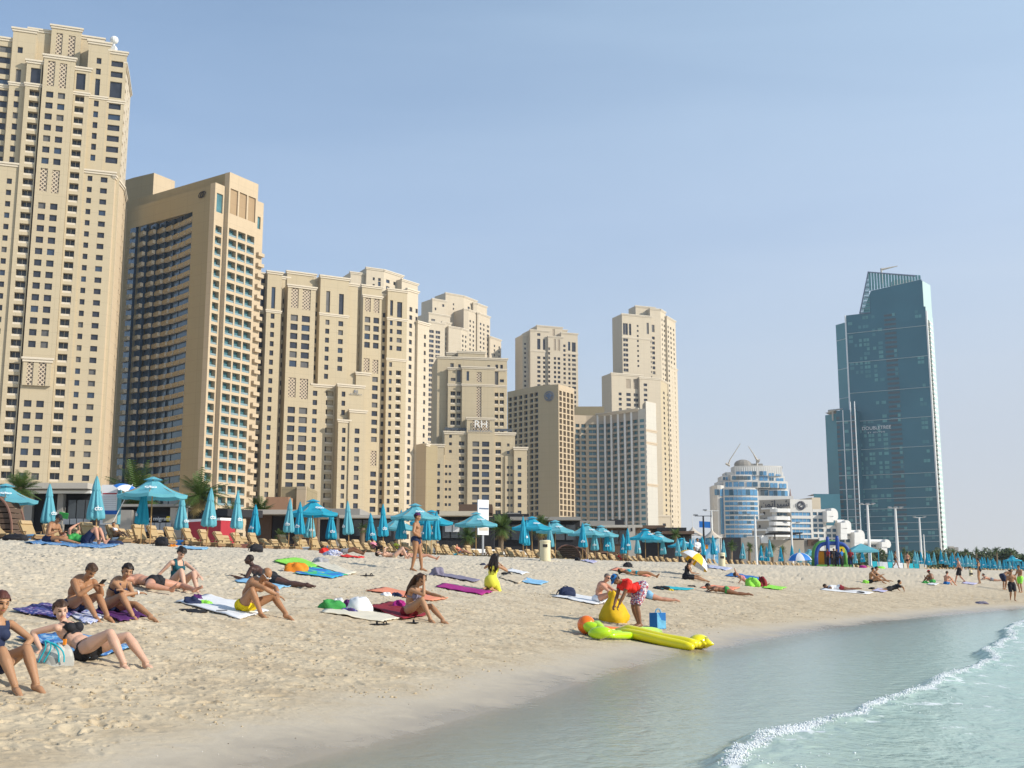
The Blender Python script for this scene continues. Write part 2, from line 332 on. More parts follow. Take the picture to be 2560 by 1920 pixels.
# ---------------------------------------------------------------- haze
mb=MB(); mb.box(-1500,1500,-150,2200,-4,330); hz_=D.materials.new('haze_air'); N,L=nodes(hz_); N.remove(N['Principled BSDF']); pv=N.new('ShaderNodeVolumePrincipled'); pv.inputs['Color'].default_value=(.80,.88,1.0,1); pv.inputs['Density'].default_value=.00011; pv.inputs['Anisotropy'].default_value=.2
L.new(pv.outputs[0],[n for n in N if n.type=='OUTPUT_MATERIAL'][0].inputs['Volume']); haze=mb.build('haze',hz_); tag(haze,'thin bluish haze over the whole beach',kind='stuff')
# ================================================================ buildings
def wallmat(name, col, joint=.86, fh=3.3, var=.05, rough=.85):
    m=mat(name,col,rough=rough,var=var,scale=.15,spec=.2); N,L=nodes(m); b=N['Principled BSDF']
    src=b.inputs['Base Color'].links[0].from_socket
    tc=N.new('ShaderNodeTexCoord'); sp=N.new('ShaderNodeSeparateXYZ'); L.new(tc.outputs['Object'],sp.inputs[0])
    fr=math_(N,L,'FRACT',math_(N,L,'DIVIDE',sp.outputs['Z'],fh)); k=math_(N,L,'LESS_THAN',fr,.035)
    fx=math_(N,L,'FRACT',math_(N,L,'DIVIDE',math_(N,L,'ADD',sp.outputs['X'],math_(N,L,'MULTIPLY',sp.outputs['Y'],.31)),5.2)); k2=math_(N,L,'LESS_THAN',fx,.02)
    kk=math_(N,L,'MAXIMUM',k,k2)
    mp=N.new('ShaderNodeMapping'); mp.inputs['Scale'].default_value=(.9,.9,.06); L.new(tc.outputs['Object'],mp.inputs[0]); st=tnoise(N,L,1.0,5,mp.outputs[0])
    c=mixc(N,L,kk,src,tuple(x*joint for x in col)); c=mixc(N,L,math_(N,L,'MULTIPLY',st.outputs['Fac'],.24),c,tuple(x*.6 for x in col)); L.new(c,b.inputs['Base Color']); return m
M={}
M['cream']=wallmat('cream_render',(.56,.465,.315)); M['tan2']=wallmat('light_tan_render',(.47,.385,.25)); M['pale']=wallmat('pale_and_sunlit_render',(.62,.53,.40)); M['tan']=wallmat('tan_and_shade_render',(.36,.29,.175))  # tan doubles as a shaded wall tone, pale as a sunlit flank tone
M['peach']=wallmat('peach_and_sunlit_render',(.57,.45,.305)); M['brown']=wallmat('brown_render',(.40,.28,.165)); M['white']=wallmat('white_cladding',(.69,.67,.63)); M['offwhite']=wallmat('offwhite_render',(.62,.58,.50)); M['greige']=wallmat('greige_and_shade_cladding',(.47,.42,.35))  # peach doubles as a sunlit wall tone, greige as a shaded one
M['trim']=mat('stone_trim',(.69,.60,.47),var=.05); M['dark']=mat('dark_recess',(.05,.045,.04)); M['roofgrey']=mat('roof_grey',(.3,.28,.25))
M['whitepaint']=mat('white_paint',(.8,.79,.76),var=.04); M['brownslat']=mat('brown_slats',(.13,.085,.06)); M['concrete']=mat('pale_concrete',(.5,.46,.4),var=.1)
def glassmat(name, col, rough=.08, var=.35, scale=.6, spec=.6):
    m=mat(name,col,rough=rough,var=var,scale=scale,spec=spec)
    return m
M['railglass']=glassmat('rail_glass',(.22,.30,.32),.2,.2,.5,.5); M['glass']=glassmat('dark_window_glass',(.040,.044,.058),.18,.5,.35,.45); M['glassb']=glassmat('balcony_glass',(.075,.085,.10),.25,.6,.5,.4)
M['blueglass']=glassmat('blue_glass',(.05,.13,.20),.12,.45,.5,.6); M['tealglass']=glassmat('teal_window',(.08,.20,.23),.15,.4,.5,.6); M['skyglass']=glassmat('sky_blue_glass',(.10,.28,.48),.1,.35,.3,.7)
m=mat('carved_lattice',(.58,.47,.34)); N,L=nodes(m); b=N['Principled BSDF']; tc=N.new('ShaderNodeTexCoord'); sp=N.new('ShaderNodeSeparateXYZ'); L.new(tc.outputs['Object'],sp.inputs[0])
hx=math_(N,L,'ADD',math_(N,L,'MULTIPLY',sp.outputs['X'],.95),math_(N,L,'MULTIPLY',sp.outputs['Y'],.35)); 
s1=math_(N,L,'ABSOLUTE',math_(N,L,'SINE',math_(N,L,'MULTIPLY',math_(N,L,'ADD',hx,sp.outputs['Z']),2.6))); s2=math_(N,L,'ABSOLUTE',math_(N,L,'SINE',math_(N,L,'MULTIPLY',math_(N,L,'SUBTRACT',hx,sp.outputs['Z']),2.6)))
kk=math_(N,L,'GREATER_THAN',math_(N,L,'MINIMUM',s1,s2),.52); L.new(mixc(N,L,kk,(.60,.49,.36),(.10,.08,.065)),b.inputs['Base Color']); M['lattice']=m
def V2(p): return np.array(p,float)
def isect(u, v, p0, e):                                   # plan ray through (u,v) meets the line p0+t*e
    r=ray(u,v); a=np.array([[r[0],-e[0]],[r[1],-e[1]]]); t=np.linalg.solve(a,V2(p0)); return V2((r[0]*t[0],r[1]*t[0]))
_wr=random.Random(99)
M['glassc']=glassmat('curtained_window',(.13,.125,.12),.3,.4,.5,.4); M['glassd']=glassmat('reflective_window',(.03,.05,.085),.05,.3,.4,1.0)
class Bld:
    def __init__(s, name, label, cat, anchor, e, fh, vrow, wall='cream', win='glass', group=None):
        u,v,d=anchor; s.p=V2(G(u,v,d)); e=V2(e); s.e=e/np.linalg.norm(e); s.n=V2((s.e[1],-s.e[0])); s.fh=fh
        s.z0=ZV(vrow,s.p[1]); s.root=empty(name,(s.p[0],s.p[1],3),label=label,cat=cat,group=group); s.wall=wall; s.win=win
        s.items={}; s.mb={}; s.zb=1.0
    def part(s, key):                                     # key=(part name, material key)
        if key not in s.mb: s.mb[key]=MB()
        return s.mb[key]
    def item(s, name, mk, quads):
        c=np.mean([q for Q in quads for q in Q],0); a=V2(quads[0][0]); b=V2(quads[0][2]); s.items.setdefault((name,mk),[]).append((np.linalg.norm(a-b)/c[1],quads))
    def q(s, mb, o, e, n, x0, x1, y0, y1, z0, z1): pass
    def face(s, p0, p1, z0, z1, cols=(), wall=None, rec=.45):
        """vertical wall p0->p1 (left to right seen from outside) with openings; cols: (x0,x1,kind,zlo,zhi,hfrac)"""
        w=s.part(('wall',wall or s.wall)); p0=V2(p0); p1=V2(p1); Ln=np.linalg.norm(p1-p0); e=(p1-p0)/Ln; n=V2((e[1],-e[0]))
        def pt(x,y,z): q=p0+e*x+n*y; return (q[0],q[1],z)
        def rect(mb,x0,x1,a,b,y=0): mb.poly([pt(x0,y,a),pt(x1,y,a),pt(x1,y,b),pt(x0,y,b)])
        cols=sorted([c for c in cols if c[0]<Ln-.2 and c[1]>.2]); x=0
        # group by x interval
        done=[]
        for c in cols:
            hit=[g for g in done if min(c[1],g[1])-max(c[0],g[0])>.35*min(c[1]-c[0],g[1]-g[0])]
            if hit: hit[0][2].append(c)
            else: done.append([c[0],c[1],[c]])
        for a,b,cs in done:
            a=max(a,x+.02,.05); b=min(b,Ln-.05)
            if b<=a+.1: continue
            rect(w,x,a,z0,z1); x=b; ops=[]
            for c in cs:
                kind,lo,hi,hf=c[2:6]
                if kind in 'TL': ops.append((lo,hi,kind,c))
                else:
                    k0=math.ceil((lo-s.z0)/s.fh+hf/2); k1=math.floor((hi-s.z0)/s.fh-hf/2)
                    for k in range(k0,k1+1): ops.append((s.z0+(k-hf/2)*s.fh,s.z0+(k+hf/2)*s.fh,kind,c))
            ops.sort(key=lambda t:t[0]); z=z0
            for lo,hi,kind,c in ops:
                lo=max(lo,z+.05); hi=min(hi,z1-.05)
                if hi<lo+.2: continue
                rect(w,a,b,z,lo); z=hi; r=1.5 if kind=='B' else (.25 if kind=='L' else rec)
                w.poly([pt(a,0,lo),pt(b,0,lo),pt(b,-r,lo),pt(a,-r,lo)]); w.poly([pt(a,0,hi),pt(a,-r,hi),pt(b,-r,hi),pt(b,0,hi)])
                w.poly([pt(a,0,lo),pt(a,-r,lo),pt(a,-r,hi),pt(a,0,hi)]); w.poly([pt(b,0,lo),pt(b,0,hi),pt(b,-r,hi),pt(b,-r,lo)])
                Q=[[pt(a,-r,lo),pt(b,-r,lo),pt(b,-r,hi),pt(a,-r,hi)]]
                if kind=='L': s.item('lattice_panel','lattice',Q)
                else:
                    mk=(c[6] if len(c)>6 else None) or ('glassb' if kind=='B' else s.win)
                    nm=max(1,int((b-a)/1.7)) if kind!='B' else 2
                    for j in range(1,nm): xx=a+(b-a)*j/nm; Q.append([pt(xx-.06,-r+.06,lo),pt(xx+.06,-r+.06,lo),pt(xx+.06,-r+.06,hi),pt(xx-.06,-r+.06,hi)])
                    if kind=='B': Q.append([pt(a,-.15,lo),pt(b,-.15,lo),pt(b,-.15,lo+.25*(hi-lo)),pt(a,-.15,lo+.25*(hi-lo))])
                    s.item('balcony' if kind=='B' else 'window',mk,Q)
            rect(w,a,b,z,z1)
        rect(w,x,Ln,z0,z1)
    def cornice(s, p0, p1, z, h=1.1, out=.55, back=.6, key='trim'):
        c=s.part(('cornice',key,len(s.mb))); p0=V2(p0); p1=V2(p1); e=(p1-p0)/np.linalg.norm(p1-p0); n=V2((e[1],-e[0]))
        for (a,b,o) in ((z-h,z-h*.45,out*.5),(z-h*.45+.003,z,out)):
            P_=[p0-e*o-n*back,p0-e*o+n*o,p1+e*o+n*o,p1+e*o-n*back]; c.prism([tuple(q) for q in P_][::-1] if False else [tuple(q) for q in P_],a,b)
    def block(s, pts, zb, zt, faces, depth=14, wall=None, cap=True, corn=True, hc=1.1):
        """pts: visible polyline left->right; faces: list of cols per edge"""
        w=s.part(('wall',wall or s.wall)); pts=[V2(p) for p in pts]
        for i,(a,b) in enumerate(zip(pts,pts[1:])): 
            s.face(a,b,zb,zt,faces[i] if i<len(faces) else (),wall)
            if corn: s.cornice(a,b,zt+.25+.002*i,h=hc)
        back=-s.n*depth; A=pts[-1]+back; Bk=pts[0]+back
        for a,b in ((pts[-1],A),(A,Bk),(Bk,pts[0])): w.poly([(a[0],a[1],zb),(b[0],b[1],zb),(b[0],b[1],zt),(a[0],a[1],zt)])
        if cap: s.part(('roof','roofgrey',len(s.mb))).poly([(q[0],q[1],zt-.05) for q in pts+[A,Bk]])
    def wing(s, u0, u1, v, vtop, proud=0, cols=(), depth=14, wall=None, side=None, zb=None, corn=True, hc=1.1, bands=(), hf=.56, rside=3.):
        """front-parallel block; u's measured at row v"""
        L0=s.p+s.n*proud; p0=isect(u0,v,L0,s.e); p1=isect(u1,v,L0,s.e); zt=ZV(vtop,p0[1]); zb=s.zb if zb is None else zb
        cc=[]
        for c in cols:
            ua,ub,kind=c[:3]; vv=c[3] if len(c)>3 and c[3] is not None else v; xa=np.dot(isect(ua,vv,L0,s.e)-p0,s.e); xb=np.dot(isect(ub,vv,L0,s.e)-p0,s.e); y=p0[1]
            hi=ZV(c[3],y) if len(c)>3 and c[3] is not None else zt-1.5; lo=ZV(c[4],y) if len(c)>4 and c[4] is not None else zb
            h=c[5] if len(c)>5 and c[5] else (.72 if kind=='B' else hf); cc.append((xa,xb,kind,lo,hi,h)+tuple(c[6:7]))
        s.block([p0,p1],zb,zt,[cc],depth,wall,corn=corn,hc=hc)
        for bv in bands: s.cornice(p0,p1,ZV(bv,p0[1]),h=1.0,out=.4,back=-.003)
        return p0,p1,zt
    def done(s, cap=100):
        for (name,mk,*_),mb in s.mb.items():
            o=mb.build(name,M[mk],s.root); o.location=(-s.root.location[0],-s.root.location[1],-3)
        for nm in {k[0] for k in s.items}:
            al=sorted([(sz,mk,q) for (n_,mk),l in s.items.items() if n_==nm for sz,q in l],key=lambda t:-t[0])
            for i,(sz,mk,q) in enumerate(al[:cap]): s._mk(nm,[(mk,q)])
            if len(al)>cap: o=s._mk(nm,[(mk,q) for _,mk,q in al[cap:]]); o['kind']='stuff'
        return s.root
    def _mk(s, nm, L_):
        mks=[]; mb=MB()
        for mk,q in L_:
            if mk=='glass': mk=_wr.choices(('glass','glassc','glassd'),(72,14,14))[0]
            if mk not in mks: mks.append(mk)
            for i,Q in enumerate(q):
                fk='railglass' if (nm=='balcony' and mk=='tealglass') else 'trim'
                if i>0 and nm in('window','balcony'):
                    if fk not in mks: mks.append(fk)
                    mb.mi=mks.index(fk)
                else: mb.mi=mks.index(mk)
                mb.poly(Q)
        o=mb.build(nm,[M[k] for k in mks],s.root); o.location=(-s.root.location[0],-s.root.location[1],-3); return o
def TA(x): return x/4.608                                  # scales of the working enlargements
# ---- A: tall cream tower at the left edge
A=Bld('apartment_tower','tallest cream apartment tower, cut off by the left edge of the photo','tower',(200,430,318),(.945,.33),3.34,1164.4)
A.wing(-40,31,95,88,-1,[(-34,-6,'W'),(1,29.5,'W',100,None,.58)],bands=(204,))
A.wing(32,90,95,70,0,[(46,59,'W',100,150),(42,55,'T',170,205),(37,50,'W',215,None)],bands=(204,))
A.wing(74,130,71,71,-6,[],depth=10)
A.wing(130,205,66,63,-4.5,[(142,158,'L',80,133),(173,190,'L',82,136)],depth=8)
A.wing(204,260,92,90,-6,[],depth=10)
A.wing(223,277,104,102,0,[(244,256,'W',130,190),(239,251,'T',193,235),(236,248,'W',240,425)],bands=(236,))
A.wing(275,318,128,127,-.5,[(281,311,'W',150,196,.55),(277,309,'T',202,242),(273,303,'W',247,425,.55)],bands=(248,))
A.wing(68,107,152,150,1.5,[(78,103,'T',167,207),(76,101,'B',215,None)],bands=(206,))
A.wing(188,227,172,168,1.5,[(192,215,'T',181,222),(189,212,'B',228,None)],bands=(228,))
A.wing(111,189,142,137,2.4,[(122,140,'L',150,212),(153,172,'L',152,214),(119,137,'W',218,412),(150,168,'W',220,414),(104,121,'L',418,476),(134,151,'L',420,478),(99,116,'W',482,880),(130,147,'W',482,880),(62,81,'W',975,None),(93,112,'W',975,None)],hf=.55)
A.wing(59,130,897,894,3.4,[(69,85,'L',902,966),(98,117,'L',902,966)],zb=ZV(975,320),hc=1.3)
A.wing(-40,48,410,402,.9,[(-20,-8,'W'),(20,33,'W')],hf=.48,corn=True)
A.wing(205,288,430,424,.9,[(220,232,'W'),(253,270,'W')],hf=.48)
# bevelled corner and narrow side; its sunlight is put into peach and pale renders
pa=isect(288,430,A.p+A.n*.9,A.e); pb=isect(311,440,A.p-A.n*9,A.e); pc=isect(318,445,A.p-A.n*20,A.e)
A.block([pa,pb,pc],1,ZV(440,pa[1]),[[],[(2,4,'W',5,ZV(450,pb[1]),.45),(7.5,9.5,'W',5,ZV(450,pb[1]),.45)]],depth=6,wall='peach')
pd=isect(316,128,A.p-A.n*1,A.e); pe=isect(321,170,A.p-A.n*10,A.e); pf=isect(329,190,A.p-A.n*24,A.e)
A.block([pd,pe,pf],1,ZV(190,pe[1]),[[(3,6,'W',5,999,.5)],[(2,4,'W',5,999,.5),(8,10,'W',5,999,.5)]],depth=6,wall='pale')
# rooftop dish
q=P(285,108,330); mb=A.part(('roof_dish','whitepaint')); mb.ell((q.x,q.y,q.z+1),(1.3,1.2,1.3)); mb.box(q.x-1.6,q.x+.8,q.y-1,q.y+1,q.z-3.2,q.z-1.2); mb.tube([(q.x,q.y,q.z-7),(q.x,q.y,q.z)],.3)
A.done()
# ---- B: hotel with shaded staggered balconies and lit front
M['shadeglass']=glassmat('hotel_blue_glass',(.045,.075,.115),.15,.5,.3,.5)
B=Bld('hotel_tower','tan hotel tower with ring emblem, dark staggered balconies on its shaded side','hotel',(575,430,338),(.49,.87),3.42,1164,wall='peach',win='tealglass')
c0=B.p; eL=V2((-.82,.57)); zt=ZV(430,c0[1])
def onB(u,v,p,e): return isect(u,v,p,e)
# lit front: sunlight put into the lighter peach tone
p1=onB(646,465,c0,B.e); Ln=np.linalg.norm(p1-c0); zf=zt-3
cols=[(Ln*a,Ln*b,'B',5,zt-15,.74,'tealglass') for a,b in ((.05,.31),(.36,.62),(.67,.93))]
cols=[(a,b,'B',5,zt-15,.74,'tealglass') for a,b,*_ in cols]+[(a,b,'T',zt-13,zt-5,1,'brown') for a,b,*_ in cols]
B.block([c0,p1],1,zt,[cols],depth=2.0,corn=False,wall='peach')
# right shoulder with small projecting balconies
r0=p1-B.n*.6; r1=isect(660,500,r0,B.e); Ls=np.linalg.norm(r1-r0); print('Ls',Ls); zs=ZV(500,p1[1]); B.block([r0,r1],1,zs,[[(Ls*.25,Ls*.65,'T',zs-9,zs-5,1,'tealglass')]],depth=16,corn=False)
k=0
while True:
    z=6+3.42*k; k+=1
    if z>zs-16: break
    Q=[]
    for (x0,x1_,y0,y1) in ((Ls*.2,Ls*.97,.02,1.2),):
        f=lambda x,y,zz: (*(r0+B.e*x+B.n*y),zz)
        a=[f(x0,y0,z),f(x1_,y0,z),f(x1_,y1,z),f(x0,y1,z)]; b2=[f(x0,y0,z+1.1),f(x1_,y0,z+1.1),f(x1_,y1,z+1.1),f(x0,y1,z+1.1)]
        Q=[[a[3],a[2],b2[2],b2[3]],[a[0],a[3],b2[3],b2[0]],[a[1],b2[1],b2[2],a[2]],[a[0],a[1],a[2],a[3]]]
    B.item('projecting_balcony','peach',Q)
# left balcony stack on the shaded corner: faces the lit direction, set forward
w1=c0+eL*1.6; s0=isect(539,456,w1,B.e); zc=ZV(456,s0[1])
d0=s0; d1=s0+B.e*0+( -eL)*0
w0=s0
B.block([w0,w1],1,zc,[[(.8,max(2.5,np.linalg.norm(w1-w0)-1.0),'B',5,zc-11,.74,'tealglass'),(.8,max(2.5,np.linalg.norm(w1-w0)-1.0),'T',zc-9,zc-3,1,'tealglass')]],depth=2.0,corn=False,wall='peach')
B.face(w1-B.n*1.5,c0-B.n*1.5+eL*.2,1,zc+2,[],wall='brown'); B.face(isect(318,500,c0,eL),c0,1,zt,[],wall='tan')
# blank wall + concave facade: shade put into the darker tan tone
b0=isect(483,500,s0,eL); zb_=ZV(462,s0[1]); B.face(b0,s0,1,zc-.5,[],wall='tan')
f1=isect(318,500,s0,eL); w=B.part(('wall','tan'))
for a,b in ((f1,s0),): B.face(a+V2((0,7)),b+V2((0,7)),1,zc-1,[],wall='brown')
nB=V2((-.57,-.82)); ww=np.linalg.norm(b0-f1); NC=8; cw=ww/NC
zt2=zc-.5
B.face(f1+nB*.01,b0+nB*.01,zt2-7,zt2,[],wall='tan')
k=0
while 8+3.42*k<zt2-9:
    z=8+3.42*k; k+=1
    for j in range(NC):
        o=f1+(b0-f1)*j/NC; ex=(b0-f1)/ww; dep=1.9 if j%2==0 else 1.9
        sag=2.6*math.sin(math.pi*(j+.5)/NC)
        def f(x,y,zz): q=o+ex*x+nB*(y-sag-1.3); return (q[0],q[1],zz)
        # sawtooth bay: glass from (0,.2) to (cw,1.5); parapet follows
        y0,y1=.9,1.9
        B.item('bay_window','shadeglass',[[f(.0,y0-1.0,z),f(cw,y1-1.1,z),f(cw,y1-1.1,z+3.42),f(0,y0-1.0,z+3.42)]]+([[f(cw,y1-1.1,z),f(cw,y0-1.1,z),f(cw,y0-1.1,z+3.4),f(cw,y1-1.1,z+3.4)]] if j<NC-1 else []))
        B.item('balcony','tan',[[f(0.1,y0,z),f(cw-.15,y1,z),f(cw-.15,y1,z+1.15),f(.1,y0,z+1.15)],[f(0.1,y0,z),f(.1,y0-1.2,z),f(cw-.15,y1-1.2,z),f(cw-.15,y1,z)],[f(cw-.15,y1,z),f(cw-.15,y1-1.3,z),f(cw-.15,y1-1.3,z+1.15),f(cw-.15,y1,z+1.15)],[f(.1,y0,z),f(.1,y0,z+1.15),f(.1,y0-1.2,z+1.15),f(.1,y0-1.2,z)]])
# roof and back, penthouse
w=B.part(('wall','tan')); bk=c0+eL*60-B.n*0
rf=B.part(('roof','roofgrey')); rf.poly([(q[0],q[1],zt-1.2) for q in (isect(318,500,c0,eL),c0,p1,p1+eL*30,f1+B.e*20)])
for a,b in ((s0,c0),): pass
B.face(f1+B.e*0+V2((-.1,0)),f1+V2((-.1,0))+nB*.01+ex*.5,1,zt2,[])
nB=V2((-.57,-.82)); h0=isect(385,432,c0-nB*12,eL); h1=isect(437,462,h0,B.e)
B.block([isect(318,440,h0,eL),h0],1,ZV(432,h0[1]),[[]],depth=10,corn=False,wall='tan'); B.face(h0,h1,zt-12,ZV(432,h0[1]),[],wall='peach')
# ring emblem
ec=isect(507,487,s0,eL); zc_=ZV(487,ec[1]); mb=B.part(('emblem','dark')); exb=(s0-b0)/np.linalg.norm(s0-b0)
for (dx,dz,rx,rz,a) in ((-.45,0,1.1,.8,.5),(.45,0,1.1,.8,.5),(0,0,.6,1.05,-.5)):
    pts=[]
    for t in np.linspace(0,2*math.pi,25):
        x=rx*math.cos(t); z=rz*math.sin(t); x,z=x*math.cos(a)-z*math.sin(a),x*math.sin(a)+z*math.cos(a); q=ec+exb*(x+dx)+nB*.35; pts.append((q[0],q[1],zc_+z+dz))
    mb.tube(pts,.14,5,cap=False)
B.done()
# source pixel = u0 + z/k for the working enlargements
def z3(x): return 600+x/2.514
def w3(y): return 640+y/2.514
def z4(x): return 1040+x/2.514
def w4(y): return 700+y/2.514
def T3(c): return (z3(c[0]),z3(c[1]),c[2])+tuple(None if q is None else w3(q) for q in c[3:5])+tuple(c[5:])
def T4(c): return (z4(c[0]),z4(c[1]),c[2])+tuple(None if q is None else w4(q) for q in c[3:5])+tuple(c[5:])
def wing3(b, x0, x1, y, ytop, pr=0, cols=(), **k):
    if 'bands' in k: k['bands']=[w3(q) for q in k['bands']]
    return b.wing(z3(x0),z3(x1),w3(y),w3(ytop),pr,[T3(c) for c in cols],**k)
def wing4(b, x0, x1, y, ytop, pr=0, cols=(), **k):
    if 'bands' in k: k['bands']=[w4(q) for q in k['bands']]
    return b.wing(z4(x0),z4(x1),w4(y),w4(ytop),pr,[T4(c) for c in cols],**k)
def litside(b, p0, e, u, v, zt, spec, wall=None, depth=10, corn=True, zb=1, rows=.5):
    """side face from plan point p0 along e until the ray (u,v); spec: list of (f0,f1,kind)"""
    e=V2(e); e=e/np.linalg.norm(e); p1=isect(u,v,p0,e); Ln=np.linalg.norm(p1-V2(p0)); n0=b.n; b.n=V2((e[1],-e[0]))
    b.block([p0,p1],zb,zt,[[(Ln*a,Ln*c,k,5,zt-4,rows) for a,c,k in spec]],depth,wall,corn=corn); b.n=n0; return p1
LIT=(.58,.81)
# ---- C3: tower behind C
C3=Bld('apartment_tower','pale tower top showing behind the shoulder of the wide cream twin tower','tower',(930,680,540),(.88,.48),3.3,900,wall='pale')
p=wing3(C3,695,905,110,100,0,[(840,852,'W',115),(875,888,'W',110)],hf=.45)
p=wing3(C3,795,905,90,72,2,[(835,848,'W',110),(872,887,'W',110),(868,885,'T',150,200)],hf=.45)
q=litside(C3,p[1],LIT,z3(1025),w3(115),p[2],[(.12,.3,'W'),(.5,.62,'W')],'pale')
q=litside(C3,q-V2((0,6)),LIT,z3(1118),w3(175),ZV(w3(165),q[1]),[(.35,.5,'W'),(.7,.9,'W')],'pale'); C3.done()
# ---- C1: wide tower left of centre
C=Bld('apartment_tower','wide cream twin tower right of the tan ring-emblem hotel','tower',(760,690,400),(.88,.48),3.3,w3(1150))
wing3(C,118,185,110,105,-3,[(137,165,'W',130,170),(132,160,'T',190,325),(115,148,'W',345,780,.68),(92,140,'B',820)],bands=(335,))
wing3(C,175,266,98,95,0,[(206,228,'W',130,170),(200,224,'T',190,325),(195,217,'W',345,None)],bands=(335,))
wing3(C,255,310,140,130,-3,[(270,290,'W',240,None)],hf=.56)
wing3(C,298,475,98,95,-2.5,[],hf=.56)
wing3(C,303,478,185,180,1.2,[(330,374,'L',195,322),(398,444,'L',197,325),(322,370,'W',350,730,.68),(390,441,'W',352,730,.68),(308,350,'L',760,885),(383,424,'L',762,890),(302,348,'W',895,None,.68),(374,424,'W',895,None,.68)])
wing3(C,470,515,150,140,-3,[(476,496,'W',270,None)],hf=.56)
wing3(C,508,686,128,122,0,[(550,571,'W',160,190),(632,655,'W',165,198),(543,568,'T',214,348),(627,653,'T',222,352),(540,562,'W',368,800),(620,650,'W',375,760),(542,588,'B',835)],bands=(355,),hf=.56)
wing3(C,660,742,180,170,-2,[],hf=.56)
wing3(C,452,620,812,806,.9,[(455,487,'W',840,None),(542,588,'B',835,None)],hf=.56)
wing3(C,616,780,815,806,4,[(640,663,'W',840,None)],bands=(),hf=.56)
wing3(C,730,815,740,732,-1,[],hf=.56)
wing3(C,690,793,975,968,6,[(722,752,'W',1060,None)],hf=.55)
wing3(C,618,690,1035,1030,5.5,[(643,665,'W',1050,None)],hf=.55)
# sign on the lower block
pc=C.p+C.n*4.4; a=isect(z3(712),w3(850),pc,C.e); b=isect(z3(748),w3(850),pc,C.e)
def text3d(s, o, e, z, size, parent, matl, name='lettering', font_y=.1):
    cu=D.curves.new(name,'FONT'); cu.body=s; cu.size=size; cu.extrude=.06; cu.align_x='CENTER'; cu.align_y='CENTER'
    t=D.objects.new(name,cu); COL.objects.link(t); me=D.meshes.new_from_object(t.evaluated_get(bpy.context.evaluated_depsgraph_get())) if False else None
    bpy.context.view_layer.update(); dg=bpy.context.evaluated_depsgraph_get(); me=D.meshes.new_from_object(t.evaluated_get(dg)); D.objects.remove(t); D.curves.remove(cu)
    ob_=D.objects.new(name,me); COL.objects.link(ob_); me.materials.clear(); me.materials.append(matl); ang=math.atan2(e[1],e[0])
    ob_.rotation_euler=(R(90),0,ang); ob_.location=(o[0],o[1],z); ob_.parent=parent
    if parent is not None: ob_.location=Vector((o[0],o[1],z))-parent.location
    return ob_
M['signblue']=mat('sign_blue_grey',(.16,.20,.28)); M['signdark']=mat('sign_dark',(.05,.055,.08)); M['signwhite']=mat('sign_white',(.85,.85,.85))
text3d('RI',(a+b)/2,C.e,ZV(w3(852),a[1]),1.9,C.root,M['signblue']); text3d('RAMADA HOTEL' if False else 'R E S I D E N C E',(a+b)/2,C.e,ZV(w3(868),a[1]),.6,C.root,M['signblue'])
C.done()
# ---- C2: right half, farther back, with bright lit flank
C2=Bld('apartment_tower','cream tower with a bright flank of small windows behind the wide twin tower','tower',(905,720,432),(.88,.48),3.3,w3(1150))
wing3(C2,735,775,210,200,-2,[(750,766,'W',300,None)],hf=.56)
p=wing3(C2,768,892,190,182,0,[],hf=.56)
wing3(C2,775,892,250,245,1.5,[(798,826,'L',255,345),(848,878,'L',255,348),(785,820,'W',370,612,.68),(841,876,'W',370,615,.68),(783,812,'L',640,725),(838,865,'L',645,730),(833,868,'W',740,1200,.6),(826,856,'L',1220,1315),(820,856,'W',1325,None,.6)])
wing3(C2,886,935,250,240,-1.5,[(898,916,'W',320,None)],hf=.56)
p=wing3(C2,930,1052,210,205,.5,[(954,971,'W',235,262),(1000,1018,'W',240,268),(950,970,'T',275,372),(998,1016,'T',280,378),(948,966,'W',392,625),(992,1012,'W',395,630),(938,956,'W',660,None),(982,1014,'B',665,None)],bands=(385,640))
q=litside(C2,p[1],LIT,z3(1118),w3(380),ZV(w3(205),p[1][1]),[(.22,.48,'W'),(.78,.98,'W')],'pale',rows=.55)  # flank's sunlight is put into a paler wall tone than the front
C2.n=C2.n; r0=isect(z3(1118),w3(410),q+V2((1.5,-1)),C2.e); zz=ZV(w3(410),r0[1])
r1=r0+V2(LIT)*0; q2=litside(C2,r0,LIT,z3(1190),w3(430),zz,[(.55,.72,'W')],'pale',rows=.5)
C2.done()
# ---- D2: back stepped tower
D2=Bld('apartment_tower','stepped pale tower rising behind the lower cream block with rooftop letters','tower',(1180,760,770),(.80,.60),3.3,w4(600),wall='pale')
LIT2=(.5,.86)
p=wing4(D2,80,215,240,205,-8,[(95,120,'W',0+235,None)],hf=.56)
wing4(D2,80,182,262,258,0,[(82,112,'W',300,None,.6),(124,152,'W',300,None,.6)]); wing4(D2,165,222,270,262,-1.5,[(186,208,'W',300,None,.6)])
wing4(D2,103,192,125,117,-14,[(118,128,'W',150,190),(165,178,'W',135,160)],hf=.56)
p=wing4(D2,186,300,88,80,-18,[(232,240,'W',130,180)],hf=.45)
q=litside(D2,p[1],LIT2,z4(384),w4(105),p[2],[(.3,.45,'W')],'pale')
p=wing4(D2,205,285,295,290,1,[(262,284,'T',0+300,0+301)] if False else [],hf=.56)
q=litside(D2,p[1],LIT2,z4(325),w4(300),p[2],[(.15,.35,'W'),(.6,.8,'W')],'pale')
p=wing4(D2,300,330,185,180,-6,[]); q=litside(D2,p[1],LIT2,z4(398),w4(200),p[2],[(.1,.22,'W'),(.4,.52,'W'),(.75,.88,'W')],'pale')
p=wing4(D2,385,395,210,205,-9,[]); q=litside(D2,p[1],LIT2,z4(466),w4(225),p[2],[(.1,.22,'W'),(.38,.5,'W'),(.72,.9,'W')],'pale')
